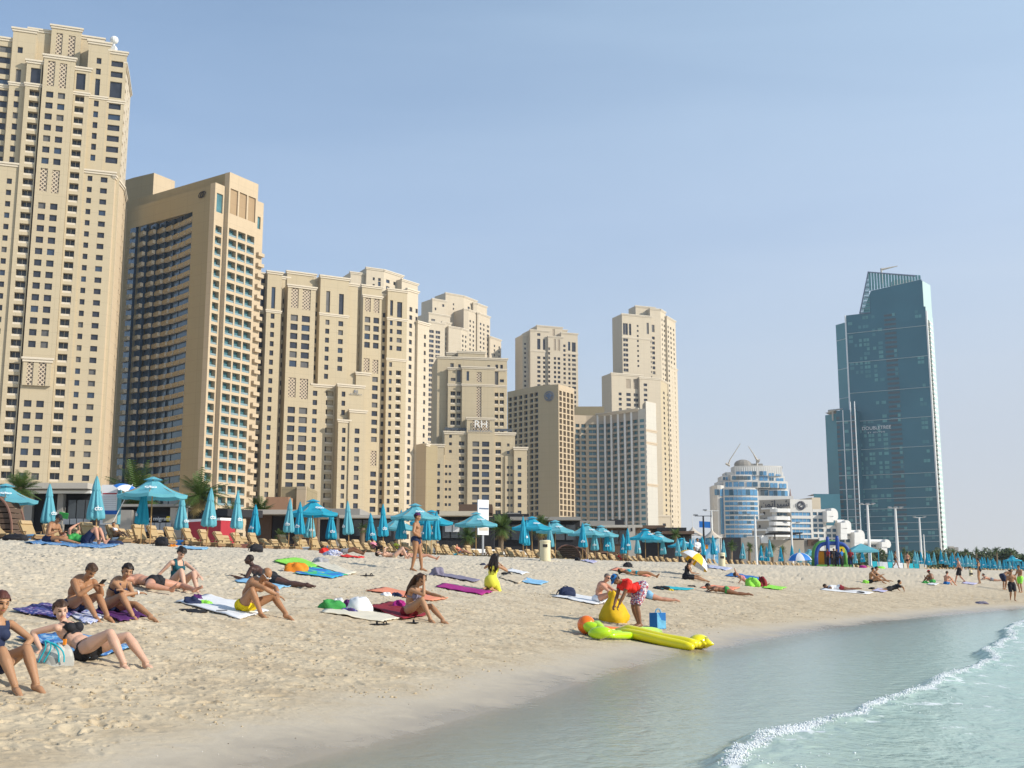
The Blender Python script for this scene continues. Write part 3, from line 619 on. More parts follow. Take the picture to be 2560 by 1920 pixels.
p=wing4(D2,360,385,155,142,-20,[]); q=litside(D2,p[1],LIT2,z4(446),w4(155),p[2],[(.2,.32,'W'),(.6,.72,'W')],'pale')
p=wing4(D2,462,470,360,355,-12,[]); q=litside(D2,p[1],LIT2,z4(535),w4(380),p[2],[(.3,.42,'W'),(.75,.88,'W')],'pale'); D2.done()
# ---- D: lower stepped block
Dm=Bld('apartment_tower','lower cream stepped block with a lattice crown and rooftop letters','tower',(1170,980,505),(.985,.17),3.3,w4(1137))
wing4(Dm,195,430,465,458,-8,[]); wing4(Dm,265,432,455,448,-4,[])
wing4(Dm,135,572,490,482,-2,[(216,238,'W',495,None,.68),(266,282,'W',490,None),(316,332,'W',490,512),(449,466,'W',500,None),(499,516,'W',500,None,.68),(530,546,'W',500,None,.68)],hf=.45,depth=25)
wing4(Dm,202,566,560,552,0,[(220,240,'W',575,640),(262,280,'T',536+20,640),(453,470,'W',580,640),(497,514,'T',560,650),(536,550,'W',590,640),(218,248,'B',665,None,.75),(257,281,'B',665,None,.75),(306,320,'W',665,None),(435,448,'W',665,None),(467,481,'W',665,None),(495,518,'B',668,None,.7),(527,553,'B',668,None,.7)],hf=.42,bands=(652,),depth=22)
wing4(Dm,290,495,552,545,1.5,[(318,334,'T',572,632),(382,412,'L',575,640),(385,402,'L',655,900)],bands=(652,))
wing4(Dm,320,495,872,866,8,[(355,462,'L',882,945)],depth=8)
Dm.item('rooftop_rail','glassb',[[(*isect(z4(a),w4(935),Dm.p+Dm.n*6,Dm.e),ZV(w4(945),Dm.p[1]-6)) for a in (180,325)]+[(*isect(z4(a),w4(935),Dm.p+Dm.n*6,Dm.e),ZV(w4(930),Dm.p[1]-6)) for a in (325,180)]])
Dm.item('rooftop_rail','glassb',[[(*isect(z4(a),w4(935),Dm.p+Dm.n*6,Dm.e),ZV(w4(945),Dm.p[1]-6)) for a in (492,605)]+[(*isect(z4(a),w4(935),Dm.p+Dm.n*6,Dm.e),ZV(w4(930),Dm.p[1]-6)) for a in (605,492)]])
wing4(Dm,180,622,960,952,7,[(208,226,'W',970,None),(270,305,'B',975,None),(500,535,'B',975,None),(572,588,'W',985,None)],hf=.4,hc=1.4)
wing4(Dm,325,492,958,960,8.5,[(355,398,'W',975,None,.68),(415,461,'W',975,None,.68)],corn=False)
wing4(Dm,86,176,1040,1033,9,[(126,152,'W',1110,None,.55)],hc=1.4); wing4(Dm,616,698,1058,1052,9,[(639,662,'W',1115,None,.55)],hc=1.4)
wing4(Dm,176,270,1100,1100,7.6,[(183,198,'W',1118,None),(206,222,'W',1118,None)],hf=.36,corn=False,zb=1); wing4(Dm,560,616,1105,1105,7.6,[(571,586,'W',1125,None),(593,608,'W',1125,None)],hf=.36,corn=False)
o=isect(z4(408),w4(910),Dm.p+Dm.n*9,Dm.e); text3d('RH',o,Dm.e,ZV(w4(908),o[1]),4.6,Dm.root,M['whitepaint'])
o=isect(z4(405),w4(950),Dm.p+Dm.n*9,Dm.e); text3d('RESIDENCE & HOTEL',o,Dm.e,ZV(w4(950),o[1]),1.15,Dm.root,M['signblue'])
Dm.done()
# brown windowless block left of D
K=Bld('apartment_block','low windowless tan block wedged between the bright flank and the stepped block','block',(1030,1110,450),(.6,-.8),3.3,w3(1300),wall='tan')
pa=isect(z3(1085),w3(1195),K.p,K.e); pb=isect(z3(1170),w3(1180),K.p,K.e); zt_=ZV(w3(1195),pa[1])
K.n=V2((-.5,-.85)); K.block([pa,pb],1,zt_,[[]],8); pcx=isect(z3(1190),w3(1190),pb,V2((.45,.89))); K.n=V2((.8,-.5)); K.block([pb,pcx],1,zt_,[[(2.5,6,'W',4,zt_-6,.4)]],8,wall='peach'); K.done()  # tan side carries shade, peach side sunlight, in the wall colour
# ---- E: hotel slab with round emblem
E=Bld('hotel_tower','tan slab hotel with a round emblem on its blank end wall','hotel',(z4(895),w4(655),590),(.80,.60),2.98,w4(1137),wall='tan2')
c=E.p; zt_=ZV(w4(655),c[1]); l=isect(z4(770),w4(672),c,(-.92,.39)); E.face(l,c,1,zt_,[]); ll=isect(z4(575),w4(682),l,(-.62,.785)); Ln=np.linalg.norm(ll-l)
E.face(ll,l,1,zt_,[(Ln*(a),Ln*(a+.11),'W',4,zt_-3,.68,'shadeglass') for a in (.03,.2,.37,.54,.72,.87)],wall='tan2',rec=1.2)
r=isect(z4(994),w4(682),c,(.55,.83)); Ln=np.linalg.norm(r-c); E.face(c,r,1,zt_,[(Ln*(a+.03),Ln*(a+.19),'W',4,zt_-3,.8,'dark') for a in (.02,.26,.5,.74)],wall='peach',rec=1.5)  # lit side gets lighter peach, sunlight put into the colour
E.part(('roof','roofgrey')).poly([(q[0],q[1],zt_-.3) for q in (ll,l,c,r,r+V2((-10,20)))])
mb=E.part(('emblem','signblue')); o=isect(z4(832),w4(730),c,(c-l)/np.linalg.norm(c-l)); ex_=(c-l)/np.linalg.norm(c-l); zc_=ZV(w4(731),o[1])
for rad in (2.6,2.2): mb.tube([(*(o+ex_*rad*math.cos(t)+V2((.3,-.6))),zc_+rad*math.sin(t)) for t in np.linspace(0,2*math.pi,29)],.12,5,cap=False)
for t in np.linspace(.35,math.pi-.35,9): mb.tube([(*(o+V2((.3,-.6))),zc_-1.5),(*(o+ex_*1.9*math.cos(t)+V2((.3,-.6))),zc_-.4+2.0*math.sin(t))],[.12,.3],5)
mb.tube([(*(o+ex_*-1.2+V2((.3,-.6))),zc_-1.6),(*(o+ex_*1.2+V2((.3,-.6))),zc_-1.6)],.2,5)
E.done()
# ---- E2: tower behind E
E2=Bld('apartment_tower','pale tower standing directly behind the round-emblem hotel','tower',(z4(800),w4(340),790),(.93,.37),3.3,w4(490),wall='pale')
wing4(E2,670,760,350,342,-4,[(680,692,'W',0+380,None),(706,718,'W',380,None)],hf=.45)
wing4(E2,718,836,318,312,0,[(768,786,'W',330,350),(765,783,'T',365,432),(798,810,'T',365,432),(762,782,'W',452,None,.55),(798,812,'W',452,None)],bands=(440,))
wing4(E2,760,920,292,285,-6,[(858,872,'L',300,345)]); wing4(E2,830,925,362,352,1.5,[(868,882,'L',368,440),(892,908,'L',368,440),(830,842,'W',395,None),(866,880,'W',460,None),(890,906,'W',460,None)])
wing4(E2,912,1016,335,330,0,[(960,972,'W',350,372),(982,998,'W',352,372),(958,970,'T',384,440),(982,998,'T',386,445),(925,940,'W',400,None),(956,970,'W',460,None),(980,1004,'W',460,None,.55)],bands=(455,)); wing4(E2,836,950,312,306,-9,[]); E2.done()
# ---- G: tall tower right
G_=Bld('apartment_tower','tall narrow pale tower behind the curved blue-windowed hotel','tower',(z4(1300),w4(220),725),(.93,.37),3.3,w4(470),wall='pale')
wing4(G_,1294,1480,222,212,0,[(1308,1324,'W',235,252),(1339,1352,'W',235,252),(1306,1323,'T',270,342),(1338,1352,'T',270,342),(1387,1398,'W',270,560),(1448,1462,'W',225,245),(1450,1460,'T',255,325),(1302,1332,'W',355,580,.6),(1475-2,1502-24,'W',340,None)],bands=(355,),hf=.42)
wing4(G_,1380,1500,170,162,-6,[],depth=10); p=wing4(G_,1470,1536,185,178,-2,[(1488,1506,'W',225,245),(1480,1496,'T',280,326),(1475,1500,'W',345,600,.6)])
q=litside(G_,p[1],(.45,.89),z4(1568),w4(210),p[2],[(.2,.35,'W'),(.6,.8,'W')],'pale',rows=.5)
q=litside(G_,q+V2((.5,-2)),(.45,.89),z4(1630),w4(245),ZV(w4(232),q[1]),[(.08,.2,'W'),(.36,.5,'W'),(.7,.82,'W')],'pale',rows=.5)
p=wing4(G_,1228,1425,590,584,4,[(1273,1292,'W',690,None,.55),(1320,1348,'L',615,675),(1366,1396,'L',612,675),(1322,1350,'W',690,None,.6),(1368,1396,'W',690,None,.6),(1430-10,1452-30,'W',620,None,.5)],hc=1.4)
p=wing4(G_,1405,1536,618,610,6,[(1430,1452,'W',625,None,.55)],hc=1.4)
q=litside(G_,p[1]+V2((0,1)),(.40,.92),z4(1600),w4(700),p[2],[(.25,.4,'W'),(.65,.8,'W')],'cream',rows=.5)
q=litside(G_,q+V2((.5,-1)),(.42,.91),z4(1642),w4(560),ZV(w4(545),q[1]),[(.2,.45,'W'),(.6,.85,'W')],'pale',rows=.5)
wing4(G_,1515,1600,1490,1480,12,[(1550,1570,'W',1500,None)]); G_.done()
# ---- F: curved hotel with blue windows
Fh=Bld('hotel_building','curved pale hotel with a blue-glazed concave front and white end wall','hotel',(z4(1440),w4(805),600),(.9,.43),3.02,w4(1137),wall='greige')  # greige kept dark: the front's half-shade is in the colour
M['bandstone']=wallmat('band_stone',(.62,.50,.36)); M['cyanglass']=glassmat('curtained_blue_glass',(.12,.27,.33),.15,.5,.4,.5)
xs=[995,1030,1070,1140,1185,1225,1268,1310,1352,1395]; ds=[618,619,620,620,619,616,612,608,604,600]
pl=[V2(G(z4(x),w4(830),d)) for x,d in zip(xs,ds)]; zt_=ZV(w4(818),600)
for i,(a,b) in enumerate(zip(pl,pl[1:])):
    Ln=np.linalg.norm(b-a); Fh.face(a,b,1,zt_,[(Ln*.2,Ln*.9,'W',6,zt_-4,.62,'cyanglass')],wall='bandstone' if i<3 else 'greige',rec=1.3)
    if i>2: Fh.part(('pilaster','whitepaint',i)).prism([tuple(a+V2((-.5,-.6))),tuple(a+V2((.5,-.9))),tuple(a+V2((.5,.2))),tuple(a+V2((-.5,.2)))],1,zt_)
a=pl[-1]; b=V2(G(z4(1442),w4(808),598)); Ln=np.linalg.norm(b-a); Fh.face(a,b,1,zt_+.6,[(Ln*.2,Ln*.78,'W',6,zt_-4,.55,'cyanglass')],wall='offwhite')
c=V2(G(z4(1508),w4(800),606)); Fh.face(b+V2((.2,0)),c,1,ZV(w4(775),606),[],wall='offwhite')
for vv in (942,1020,1282): Fh.cornice(b,c,ZV(w4(vv),602),h=1.4,out=.4,back=-.01,key='bandstone')
Fh.part(('wall','bandstone')).prism([tuple(b+V2((.5,1))),tuple(c+V2((.3,1))),tuple(c+V2((.3,14))),tuple(b+V2((0,14)))],zt_-2,ZV(w4(772),606))
Fh.cornice(pl[3],pl[-1],zt_+1,h=1.6,out=.8,key='trim'); Fh.part(('roof','roofgrey')).poly([(q[0],q[1],zt_) for q in pl+[b,c,c+V2((0,30)),pl[0]+V2((0,30))]])
yb=V2(G(z4(1000),w4(800),660)); Fh.part(('roof_block','tan')).prism([tuple(yb),tuple(yb+V2((17,0))),tuple(yb+V2((17,14))),tuple(yb+V2((0,14)))],zt_-6,ZV(w4(795),660))
Fh.done()
# ================================================================ far right towers
def z5(x): return 1740+x/2.183
def w5(y): return 640+y/2.183
def z8(x): return 1760+x/4.424
def w8(y): return 1100+y/4.424
M['curtain']=glassmat('tinted_curtain_wall',(.05,.16,.205),.2,.25,.03,.4); M['curtainside']=glassmat('green_curtain_wall',(.09,.24,.27),.2,.2,.05,.4)
M['paneteal']=glassmat('blinds_behind_glass',(.12,.30,.31),.3,.5,.2,.4); M['brownlouv']=mat('brown_louvre',(.10,.125,.14)); M['floorline']=mat('floor_line_grey',(.42,.52,.54)); M['seafoam']=mat('pale_green_glass',(.50,.66,.60),rough=.3,var=.1)
# ---- J: dark glass tower
J=Bld('glass_tower','tallest dark blue glass skyscraper with a slanted glass crown','skyscraper',(z5(1253),w5(290),820),(.86,-.51),3.43,1200,wall='curtain')
c=J.p; e1=V2((-.86,.51)); H_=lambda y,p: ZV(w5(y),p[1])
rj=random.Random(5)
l0=isect(z5(815),w5(325),c,e1); zt_=H_(325,l0)
main_top=zt_
J.face(l0,c,1,zt_,[]); ex_=(c-l0)/np.linalg.norm(c-l0); nJ=V2((ex_[1],-ex_[0])); LJ=np.linalg.norm(c-l0)
c1=isect(z5(895),w5(312),c,e1); zt2=H_(120,isect(z5(1195),w5(120),c,e1)); zap=H_(88,isect(z5(943),w5(88),c,e1)); c2=isect(z5(1230),w5(130),c,e1)
w=J.part(('wall','curtain')); x1=np.dot(c1-l0,ex_); xa=np.dot(isect(z5(943),w5(130),c,e1)-l0,ex_); x2=np.dot(c2-l0,ex_)
def PJ(x,y,z): q=l0+ex_*x+nJ*y; return (q[0],q[1],z)
zmid=H_(125,isect(z5(1190),w5(125),c,e1))-1
w.poly([PJ(x1+2,0,zt_),PJ(x2,0,zt_),PJ(x2,0,zmid),PJ(xa+1,0,zmid-4)])
cr=J.part(('glass_crown','paneteal')); 
for i in range(7):                                         # open glass crown: mullioned sail with gaps
    f0,f1=i/7,(i+.82)/7
    for j in range(16):
        g0,g1=j/16,(j+.82)/16
        def q_(f,g):
            zz=zt_+(zap-zt_)*g; xl=x1+(xa-x1)*g*(1)-.0; return PJ(xl+(xa-xl)*f,.6,zz)
        cr.poly([q_(f0,g0),q_(f1,g0),q_(f1,g1),q_(f0,g1)])
for i in range(18):
    f0,f1=i/18,(i+.8)/18; tp=lambda f: zap+(zmid+3-zap)*f; bt=lambda f: zmid-4+(4)*f
    cr.poly([PJ(xa+(x2-xa)*f0,.3,bt(f0)),PJ(xa+(x2-xa)*f1,.3,bt(f1)),PJ(xa+(x2-xa)*f1,.3,tp(f1)),PJ(xa+(x2-xa)*f0,.3,tp(f0))])
fr_=J.part(('crown_frame','signblue')); fr_.tube([PJ(x1,.5,zt_),PJ(xa,.5,zap),PJ(x2-4,.5,zmid+3)],.6,5); fr_.tube([PJ(x1+.5,.5,zt_),PJ(xa,.5,zt_)],.4,5)
for j in range(1,8): g=j/8; fr_.tube([PJ(x1+(xa-x1)*g,.4,zt_+(zap-zt_)*g),PJ(xa,.4,zt_+(zap-zt_)*g)],.3,4)
J.part(('plant_room','white')).box(*(lambda q:(q[0]-9,q[0]+6,q[1]+8,q[1]+18))(isect(z5(1165),w5(100),c+V2((0,10)),e1)),zmid-5,zmid+5)
# tower side (lit) with balconies
e2=V2((.51,.86)); s1=isect(z5(1290),w5(300),c,e2); cs=c; 
up=isect(z5(1235),w5(140),c,e1); ups=isect(z5(1278),w5(150),up,e2)
J.part(('wall','seafoam')).poly([(up[0],up[1],zt_-30),(ups[0],ups[1],zt_-30),(ups[0],ups[1],H_(160,ups)),(up[0],up[1],H_(135,up))]); w.poly([PJ(x2,0,zt_-1),(*(up),zt_-1),(*(up),zmid-1),PJ(x2,0,zmid-1)])
zs=H_(300,c); J.face(c,s1,1,zs,[],wall='seafoam')
n2=V2((.86,-.51)); k=0
while 8+3.43*k<zs-6:
    z=8+3.43*k; k+=1
    f=lambda x,y,zz:(*(c+e2*x+n2*y),zz)
    L2=np.linalg.norm(s1-c); a,b=L2*.12,L2*.5
    J.item('balcony','dark',[[f(a,.05,z+1.4),f(b,.05,z+1.4),f(b,.05,z+3.1),f(a,.05,z+3.1)]]+[])
    J.item('balcony_slab','whitepaint',[[f(a-.5,1.8,z),f(b+.5,1.8,z),f(b+.5,1.8,z+1.3),f(a-.5,1.8,z+1.3)],[f(a-.5,.05,z+1.3),f(a-.5,1.8,z+1.3),f(b+.5,1.8,z+1.3),f(b+.5,.05,z+1.3)]])
J.part(('edge_strip','whitepaint')).tube([(*(c+n2*.4),1),(*(c+n2*.4),zs)],.7,4); J.part(('edge_strip','signwhite')).tube([(*(l0+nJ*.3),1),(*(l0+nJ*.3),zt_)],.55,4)
# white floor lines
for y in (425,585,750,905,1060,1200,1275,1330,1385,1425,1462,1500,1535,1565):
    z=H_(y,l0); ln=J.part(('white_band','floorline',y)); ln.tube([PJ(0,.3,z),PJ(LJ,.3,z)],.22,4)
# panes with blinds, grouped in columns
colx=[(842,868,.7),(872,888,.6),(897,914,.6),(922,955,.7),(972,992,.6),(1002,1030,.6),(1086,1104,.35),(1212,1250,.62)]
for (a,b,pr_) in colx:
    pa_=np.dot(isect(z5(a),w5(600),l0,ex_)-l0,ex_); pb_=np.dot(isect(z5(b),w5(600),l0,ex_)-l0,ex_); k=0
    while 12+3.43*k<zt_-4:
        z=12+3.43*k; k+=1
        low=z<60; p_=pr_*(.75 if a in (1212,) else (1.0 if 60<z<180 else .55))
        if 118<z<150 and a<960: p_*=.15
        if rj.random()>p_: continue
        n_=max(1,int((pb_-pa_)/2.2)); Q=[]
        for j in range(n_):
            if rj.random()<.85: x0=pa_+(pb_-pa_)*j/n_; Q.append([PJ(x0,.12,z),PJ(x0+(pb_-pa_)/n_*.85,.12,z),PJ(x0+(pb_-pa_)/n_*.85,.12,z+2.3),PJ(x0,.12,z+2.3)])
        if Q: J.items.setdefault(('pane',rj.choice(['paneteal','paneteal','curtainside'])),[]).append((3/820,Q))
pa_=np.dot(isect(z5(1040),w5(600),l0,ex_)-l0,ex_); pb_=pa_+8.5; k=0
while 12+3.43*k<zt_-4:
    z=12+3.43*k; k+=1; J.item('recessed_balcony','brownlouv',[[PJ(pa_,.1,z),PJ(pb_,.1,z),PJ(pb_,.1,z+1.7),PJ(pa_,.1,z+1.7)]])
# left return and lower shoulder
m0=isect(z5(762),w5(375),l0,(-.45,.89)); zz=H_(362,l0); J.face(m0,l0,1,zz,[],wall='curtainside')
for y in (450,610,770): 
    z=H_(y,l0); J.part(('white_band','floorline',y+.5)).tube([(*(m0),z),(*(l0),z)],.3,4)
s0_=isect(z5(870),w5(845),l0+nJ*12,ex_); s1_=isect(z5(765),w5(862),s0_,ex_); zsh=H_(845,s1_); J.face(s1_,s0_,1,zsh,[],wall='curtain'); q3=isect(z5(705),w5(878),s1_,(-.5,.86)); J.face(q3,s1_,1,zsh-2,[],wall='curtainside')
J.part(('wall','curtain')).poly([(*(s0_),1),(*(s0_-nJ*12),1),(*(s0_-nJ*12),zsh),(*(s0_),zsh)]); J.part(('roof','roofgrey',7)).poly([(*(q),zsh-.1) for q in (q3,s1_,s0_,s0_-nJ*12,q3-nJ*14)])
for x in (802,845,868):
    p_=isect(z5(x),w5(860),s0_,ex_); J.part(('fin','signwhite',x)).tube([(*(p_+nJ*.4),1),(*(p_+nJ*.4),zsh+(6 if x!=802 else 0))],.35,4)
k=0
LS=np.linalg.norm(s0_-s1_); fs=lambda x,z,y=.15: (*(s1_+ex_*x+nJ*y),z)
while 8+3.43*k<zsh-4:
    z=8+3.43*k; k+=1
    J.item('recessed_balcony','brownlouv',[[fs(0,z),fs(LS*.16,z),fs(LS*.16,z+2),fs(0,z+2)]]); J.item('recessed_balcony','brownlouv',[[fs(LS*.72,z),fs(LS*.95,z),fs(LS*.95,z+2),fs(LS*.72,z+2)]])
    if rj.random()<.4: J.item('pane','paneteal',[[fs(LS*.4,z),fs(LS*.6,z),fs(LS*.6,z+2.2),fs(LS*.4,z+2.2)]])
for y in (905,1060,1200,1275,1330,1385,1425,1462,1500): z=H_(y,s1_); J.part(('white_band','floorline',y+.2)).tube([fs(0,z,.4),fs(LS,z,.4)],.3,4)
pd0=isect(z5(642),w5(1298),s1_+V2((0,-8)),(1,.1)); pd1=isect(z5(785),w5(1296),pd0,(1,.1)); J.face(pd0,pd1,1,H_(1298,pd0),[],wall='curtain'); J.part(('roof','roofgrey',9)).poly([(*(q),H_(1299,pd0)) for q in (pd0,pd1,pd1+V2((0,20)),pd0+V2((0,20)))])
o=isect(z5(984),w5(935),l0+nJ*.6,ex_); text3d('DOUBLETREE' ,o,ex_,H_(938,o),3.5,J.root,M['signwhite']); o=isect(z5(984),w5(960),l0+nJ*.6,ex_); text3d('B Y   H I L T O N',o,ex_,H_(962,o),1.7,J.root,M['signwhite'])
cr_=J.part(('roof_crane','concrete')); b_=isect(z5(1012),w5(90),c+V2((0,8)),e1); z_=H_(95,b_); cr_.tube([(*(b_),z_-8),(*(b_),z_+4)],.7,4); cr_.tube([(*(b_),z_+3),(*(isect(z5(1100),w5(55),b_,(1,.1))),H_(52,b_))],[.9,.3],4)
b_=isect(z5(745),w5(860),s1_,ex_); z_=H_(855,b_); cr_.tube([(*(b_),z_-6),(*(b_),z_+2)],.6,4); cr_.tube([(*(b_-V2((3,0))),z_+1),(*(isect(z5(800),w5(830),b_,(1,.1))),H_(832,b_))],[1.2,.3],4)
J.done()
# ---- H: white stepped hotel with blue glass
Hh=Bld('hotel_building','white terraced building with sky blue glass bands and two crane jibs on its roof','hotel',(z8(600),w8(330),760),(1,.02),3.1,1300,wall='white',win='skyglass')
def bow(b, x0, x1, ytop, ybot, yo, bulge, rows, mk='skyglass', n=9, wall='white', zb=None):
    """bowed front made of white spandrels and glass strips; rows: list of (z top y, z bottom y) glass strips"""
    base=V2((b.p[0],b.p[1]+yo)); a=isect(z8(x0),w8(ytop),base,(1,0)); c_=isect(z8(x1),w8(ytop),base,(1,0)); zt=ZV(w8(ytop),a[1]); zb=1 if ybot is None else ZV(w8(ybot),a[1])
    P_=[(a+(c_-a)*t+V2((0,bulge*(2*t-1)**2))) for t in np.linspace(0,1,n)]
    wl=b.part(('wall',wall)); 
    for p,q in zip(P_,P_[1:]): wl.poly([(*p,zb),(*q,zb),(*q,zt),(*p,zt)])
    b.part(('roof','whitepaint',len(b.mb))).poly([(*p,zt) for p in P_]+[(*(c_+V2((0,14+bulge))),zt),(*(a+V2((0,14+bulge))),zt)])
    for s_,t_ in ((a+V2((0,bulge)),a+V2((0,14+bulge))),(c_+V2((0,bulge)),c_+V2((0,14+bulge)))): wl.poly([(*s_,zb),(*t_,zb),(*t_,zt),(*s_,zt)])
    for (yt,yb,f0,f1) in rows:
        zh,zl=ZV(w8(yt),a[1]),ZV(w8(yb),a[1]); N_=max(2,int((n-1)*(f1-f0)+.5))
        for i in range(N_):
            t0=f0+(f1-f0)*i/N_+.004; t1=f0+(f1-f0)*(i+1)/N_-.006; f=lambda t:(a+(c_-a)*t+V2((0,bulge*(2*t-1)**2-.25)))
            b.item('window',rj.choice([mk,mk,'blueglass']),[[(*f(t0),zl),(*f(t1),zl),(*f(t1),zh),(*f(t0),zh)]])
    return a,c_,zt
bow(Hh,105,225,500,None,3,2,[(545,610,.1,.5),(640,1040,.55,.95),(545,620,.58,.95)],n=4)
bow(Hh,165,940,455,None,6,4,[(y,y+32,.1,.55) for y in ()],n=12)
rws=[(545,612,.03,.97)]+[(y,y+34,.03,.97) for y in (632,685,738,789,841,892,943,994,1045,1096)]
bow(Hh,222,612,528,None,0,3.5,rws); bow(Hh,718,945,548,None,1,3,[(560,640,.04,.96)]+[(y,y+34,.04,.96) for y in (660,712,764)],n=6)
bow(Hh,612,720,545,None,4,.2,[(552,700,.1,.9)],mk='brownlouv',n=3)
bow(Hh,228,935,452,528,2,4,[(462,514,.02,.13),(462,514,.14,.31),(465,516,.34,.52),(470,520,.56,.7),(474,526,.71,.84),(478,530,.86,.99)],n=12)
bow(Hh,200,905,395,455,7,3,[(405,438,.02,.1),(400,440,.42,.53),(400,450,.58,.72),(415,450,.74,.82),(420,455,.85,.98)],n=12); bow(Hh,300,530,382,452,3,1,[(398,440,.05,.95)],mk='greige' if False else 'brownlouv',n=6)
bow(Hh,250,885,352,395,9,3,[(345+12,388,.0,.001)],n=10); bow(Hh,348,870,282,395,6,3,[(345,385,.02,.44),(345,392,.5,.66),(365,400,.7,.82),(375,395,.85,.97)],n=12)
rb=Hh.part(('roof_ribs','whitepaint'))
for x in range(352,870,24): p_=isect(z8(x),w8(300),Hh.p+V2((0,6.2+3*((x-609)/261)**2)),(1,0)); z_=ZV(w8(285),p_[1]); rb.box(p_[0]-.35,p_[0]+.35,p_[1]-.3,p_[1]+.2,z_-6.5,z_-1)
def zH(y): return ZV(w8(y),Hh.p[1])
rp=Hh.part(('roof_plant','roofgrey')); p_=isect(z8(430),w8(260),Hh.p+V2((0,12)),(1,0)); rp.ell((p_[0],p_[1],zH(255)),(6,4,3.6)); rp=Hh.part(('roof_plant','greystone' if False else 'roofgrey',6)); rp.box(p_[0]+4,p_[0]+13,p_[1]-2,p_[1]+4,zH(290),zH(245)); rp=Hh.part(('roof_plant','roofgrey',5)); p_=isect(z8(810),w8(290),Hh.p+V2((0,12)),(1,0)); rp.box(p_[0]-5,p_[0]+3,p_[1]-2,p_[1]+2,zH(300),zH(278))
cj=Hh.part(('crane_jib','concrete')); g=lambda x,y:(*isect(z8(x),w8(y),Hh.p+V2((0,10)),(1,0)),zH(y))
cj.tube([g(240,242),g(285,268),g(270,255),g(285,205),g(402,20)],[.8,.8,.6,.35,.2],4); cj.tube([g(585,285),g(585,205)],.7,4); cj.tube([g(612,215),g(586,205),g(545,135),g(490,50)],[1.6,.8,.35,.2],4)
Hh.done()
# spire behind
sp=empty('spire',(*G(1976,1240,900),3),label='faint reddish pointed spire peeking between the white terraced building and the sign wall',cat='spire'); b=sp.location; mb=MB(); h=ZV(1222,900)-3; 
mb.tube([(0,0,0),(0,0,h*.45),(0,0,h*.55),(0,0,h*.8),(0,0,h)],[6,5,3.6,1.6,.2],8); mb.build('spire_body',mat('faded_pink_stone',(.45,.30,.26)),sp); mb=MB(); mb.tube([(9,0,0),(9,0,h*.66),(9,0,h*.76),(9,0,h*.8)],[5,4.6,2.5,.3],8); mb.build('turret',mat('faded_ochre_stone',(.5,.36,.24)),sp)
# ---- I: white beach hotel with name sign
I_=Bld('hotel_building','white stepped beach hotel with round emblem and rounded balcony ends','hotel',(z8(950),w8(655),560),(.94,-.34) if False else (.97,.24),3.2,1300,wall='white',win='skyglass')
def wing8(x0,x1,y,ytop,pr=0,cols=(),**k): 
    cc=[(z8(c[0]),z8(c[1]),c[2])+tuple(None if q is None else w8(q) for q in c[3:5])+tuple(c[5:]) for c in cols]
    return I_.wing(z8(x0),z8(x1),w8(y),w8(ytop),pr,cc,**k)
# sign wall of the white hotel, facing left: its shade is put into greige
I_.n=V2((-.3,-.95)); sg1=isect(z8(952),w8(650),I_.p,(1,0)); sg0=isect(z8(610),w8(635),sg1,(-.80,.60)); I_.face(sg0,sg1,1,ZV(w8(652),sg1[1]),[],wall='greige')
es=(sg1-sg0)/np.linalg.norm(sg1-sg0); ns=V2((es[1],-es[0])); o=isect(z8(785),w8(705),sg0+ns*.4,es)
text3d('\ufee5\ufeee\ufe97\ufe8d\ufeae\ufef4\ufeb7',o,es,ZV(w8(708),o[1]),4.6,I_.root,M['signdark'])
I_.n=V2((I_.e[1],-I_.e[0])); I_.face(sg0+V2((0,2)),sg0+V2((18,4)),ZV(w8(700),sg1[1]),ZV(w8(640),sg0[1])+1.2,[],wall='white')
p=wing8(952,1195,700,655,0,[],corn=False)
oc=isect(z8(1075),w8(722),I_.p+I_.n*.4,I_.e); zc_=ZV(w8(724),oc[1]); mb=I_.part(('emblem','signdark'))
for rad,wd in ((2.1,.14),(1.6,.2)): mb.tube([(*(oc+I_.e*rad*math.cos(t)),zc_+rad*.98*math.sin(t)) for t in np.linspace(0,2*math.pi,33)],wd,5,cap=False)
mb.tube([(*(oc+I_.e*1.0*math.sin(t*2.2)),zc_+1.1*math.cos(t)) for t in np.linspace(0,math.pi,13)],.22,5)
for k in range(14):
    t=2*math.pi*k/14; mb.tube([(*(oc+I_.e*1.75*math.cos(t)),zc_+1.75*math.sin(t)),(*(oc+I_.e*1.95*math.cos(t+.15)),zc_+1.95*math.sin(t+.15))],.14,4)
for dx in (-3.1,3.1): mb.tube([(*(oc+I_.e*dx),zc_-.8),(*(oc+I_.e*dx),zc_+.8)],.12,4)
wing8(1195,1290,700,636,-10,[],corn=False,wall='pale')
wing8(965,1200,790,788,1,[(972,1188,'T',y,y+38,1) for y in (797,868,927,988,1046)],corn=False)
for (x0,x1,yt,cs_) in ((1200,1345,765,((1207,1262),(1275,1328))),(1345,1490,945,((1350,1410),(1425,1480))),(1490,1645,1060,((1500,1555),(1570,1630)))):
    wing8(x0,x1,yt,yt,0,[(a,b,'T',y,y+36,1,'blueglass') for a,b in cs_ for y in (797,868,927,980,1040,1095) if y>yt+15],corn=False)
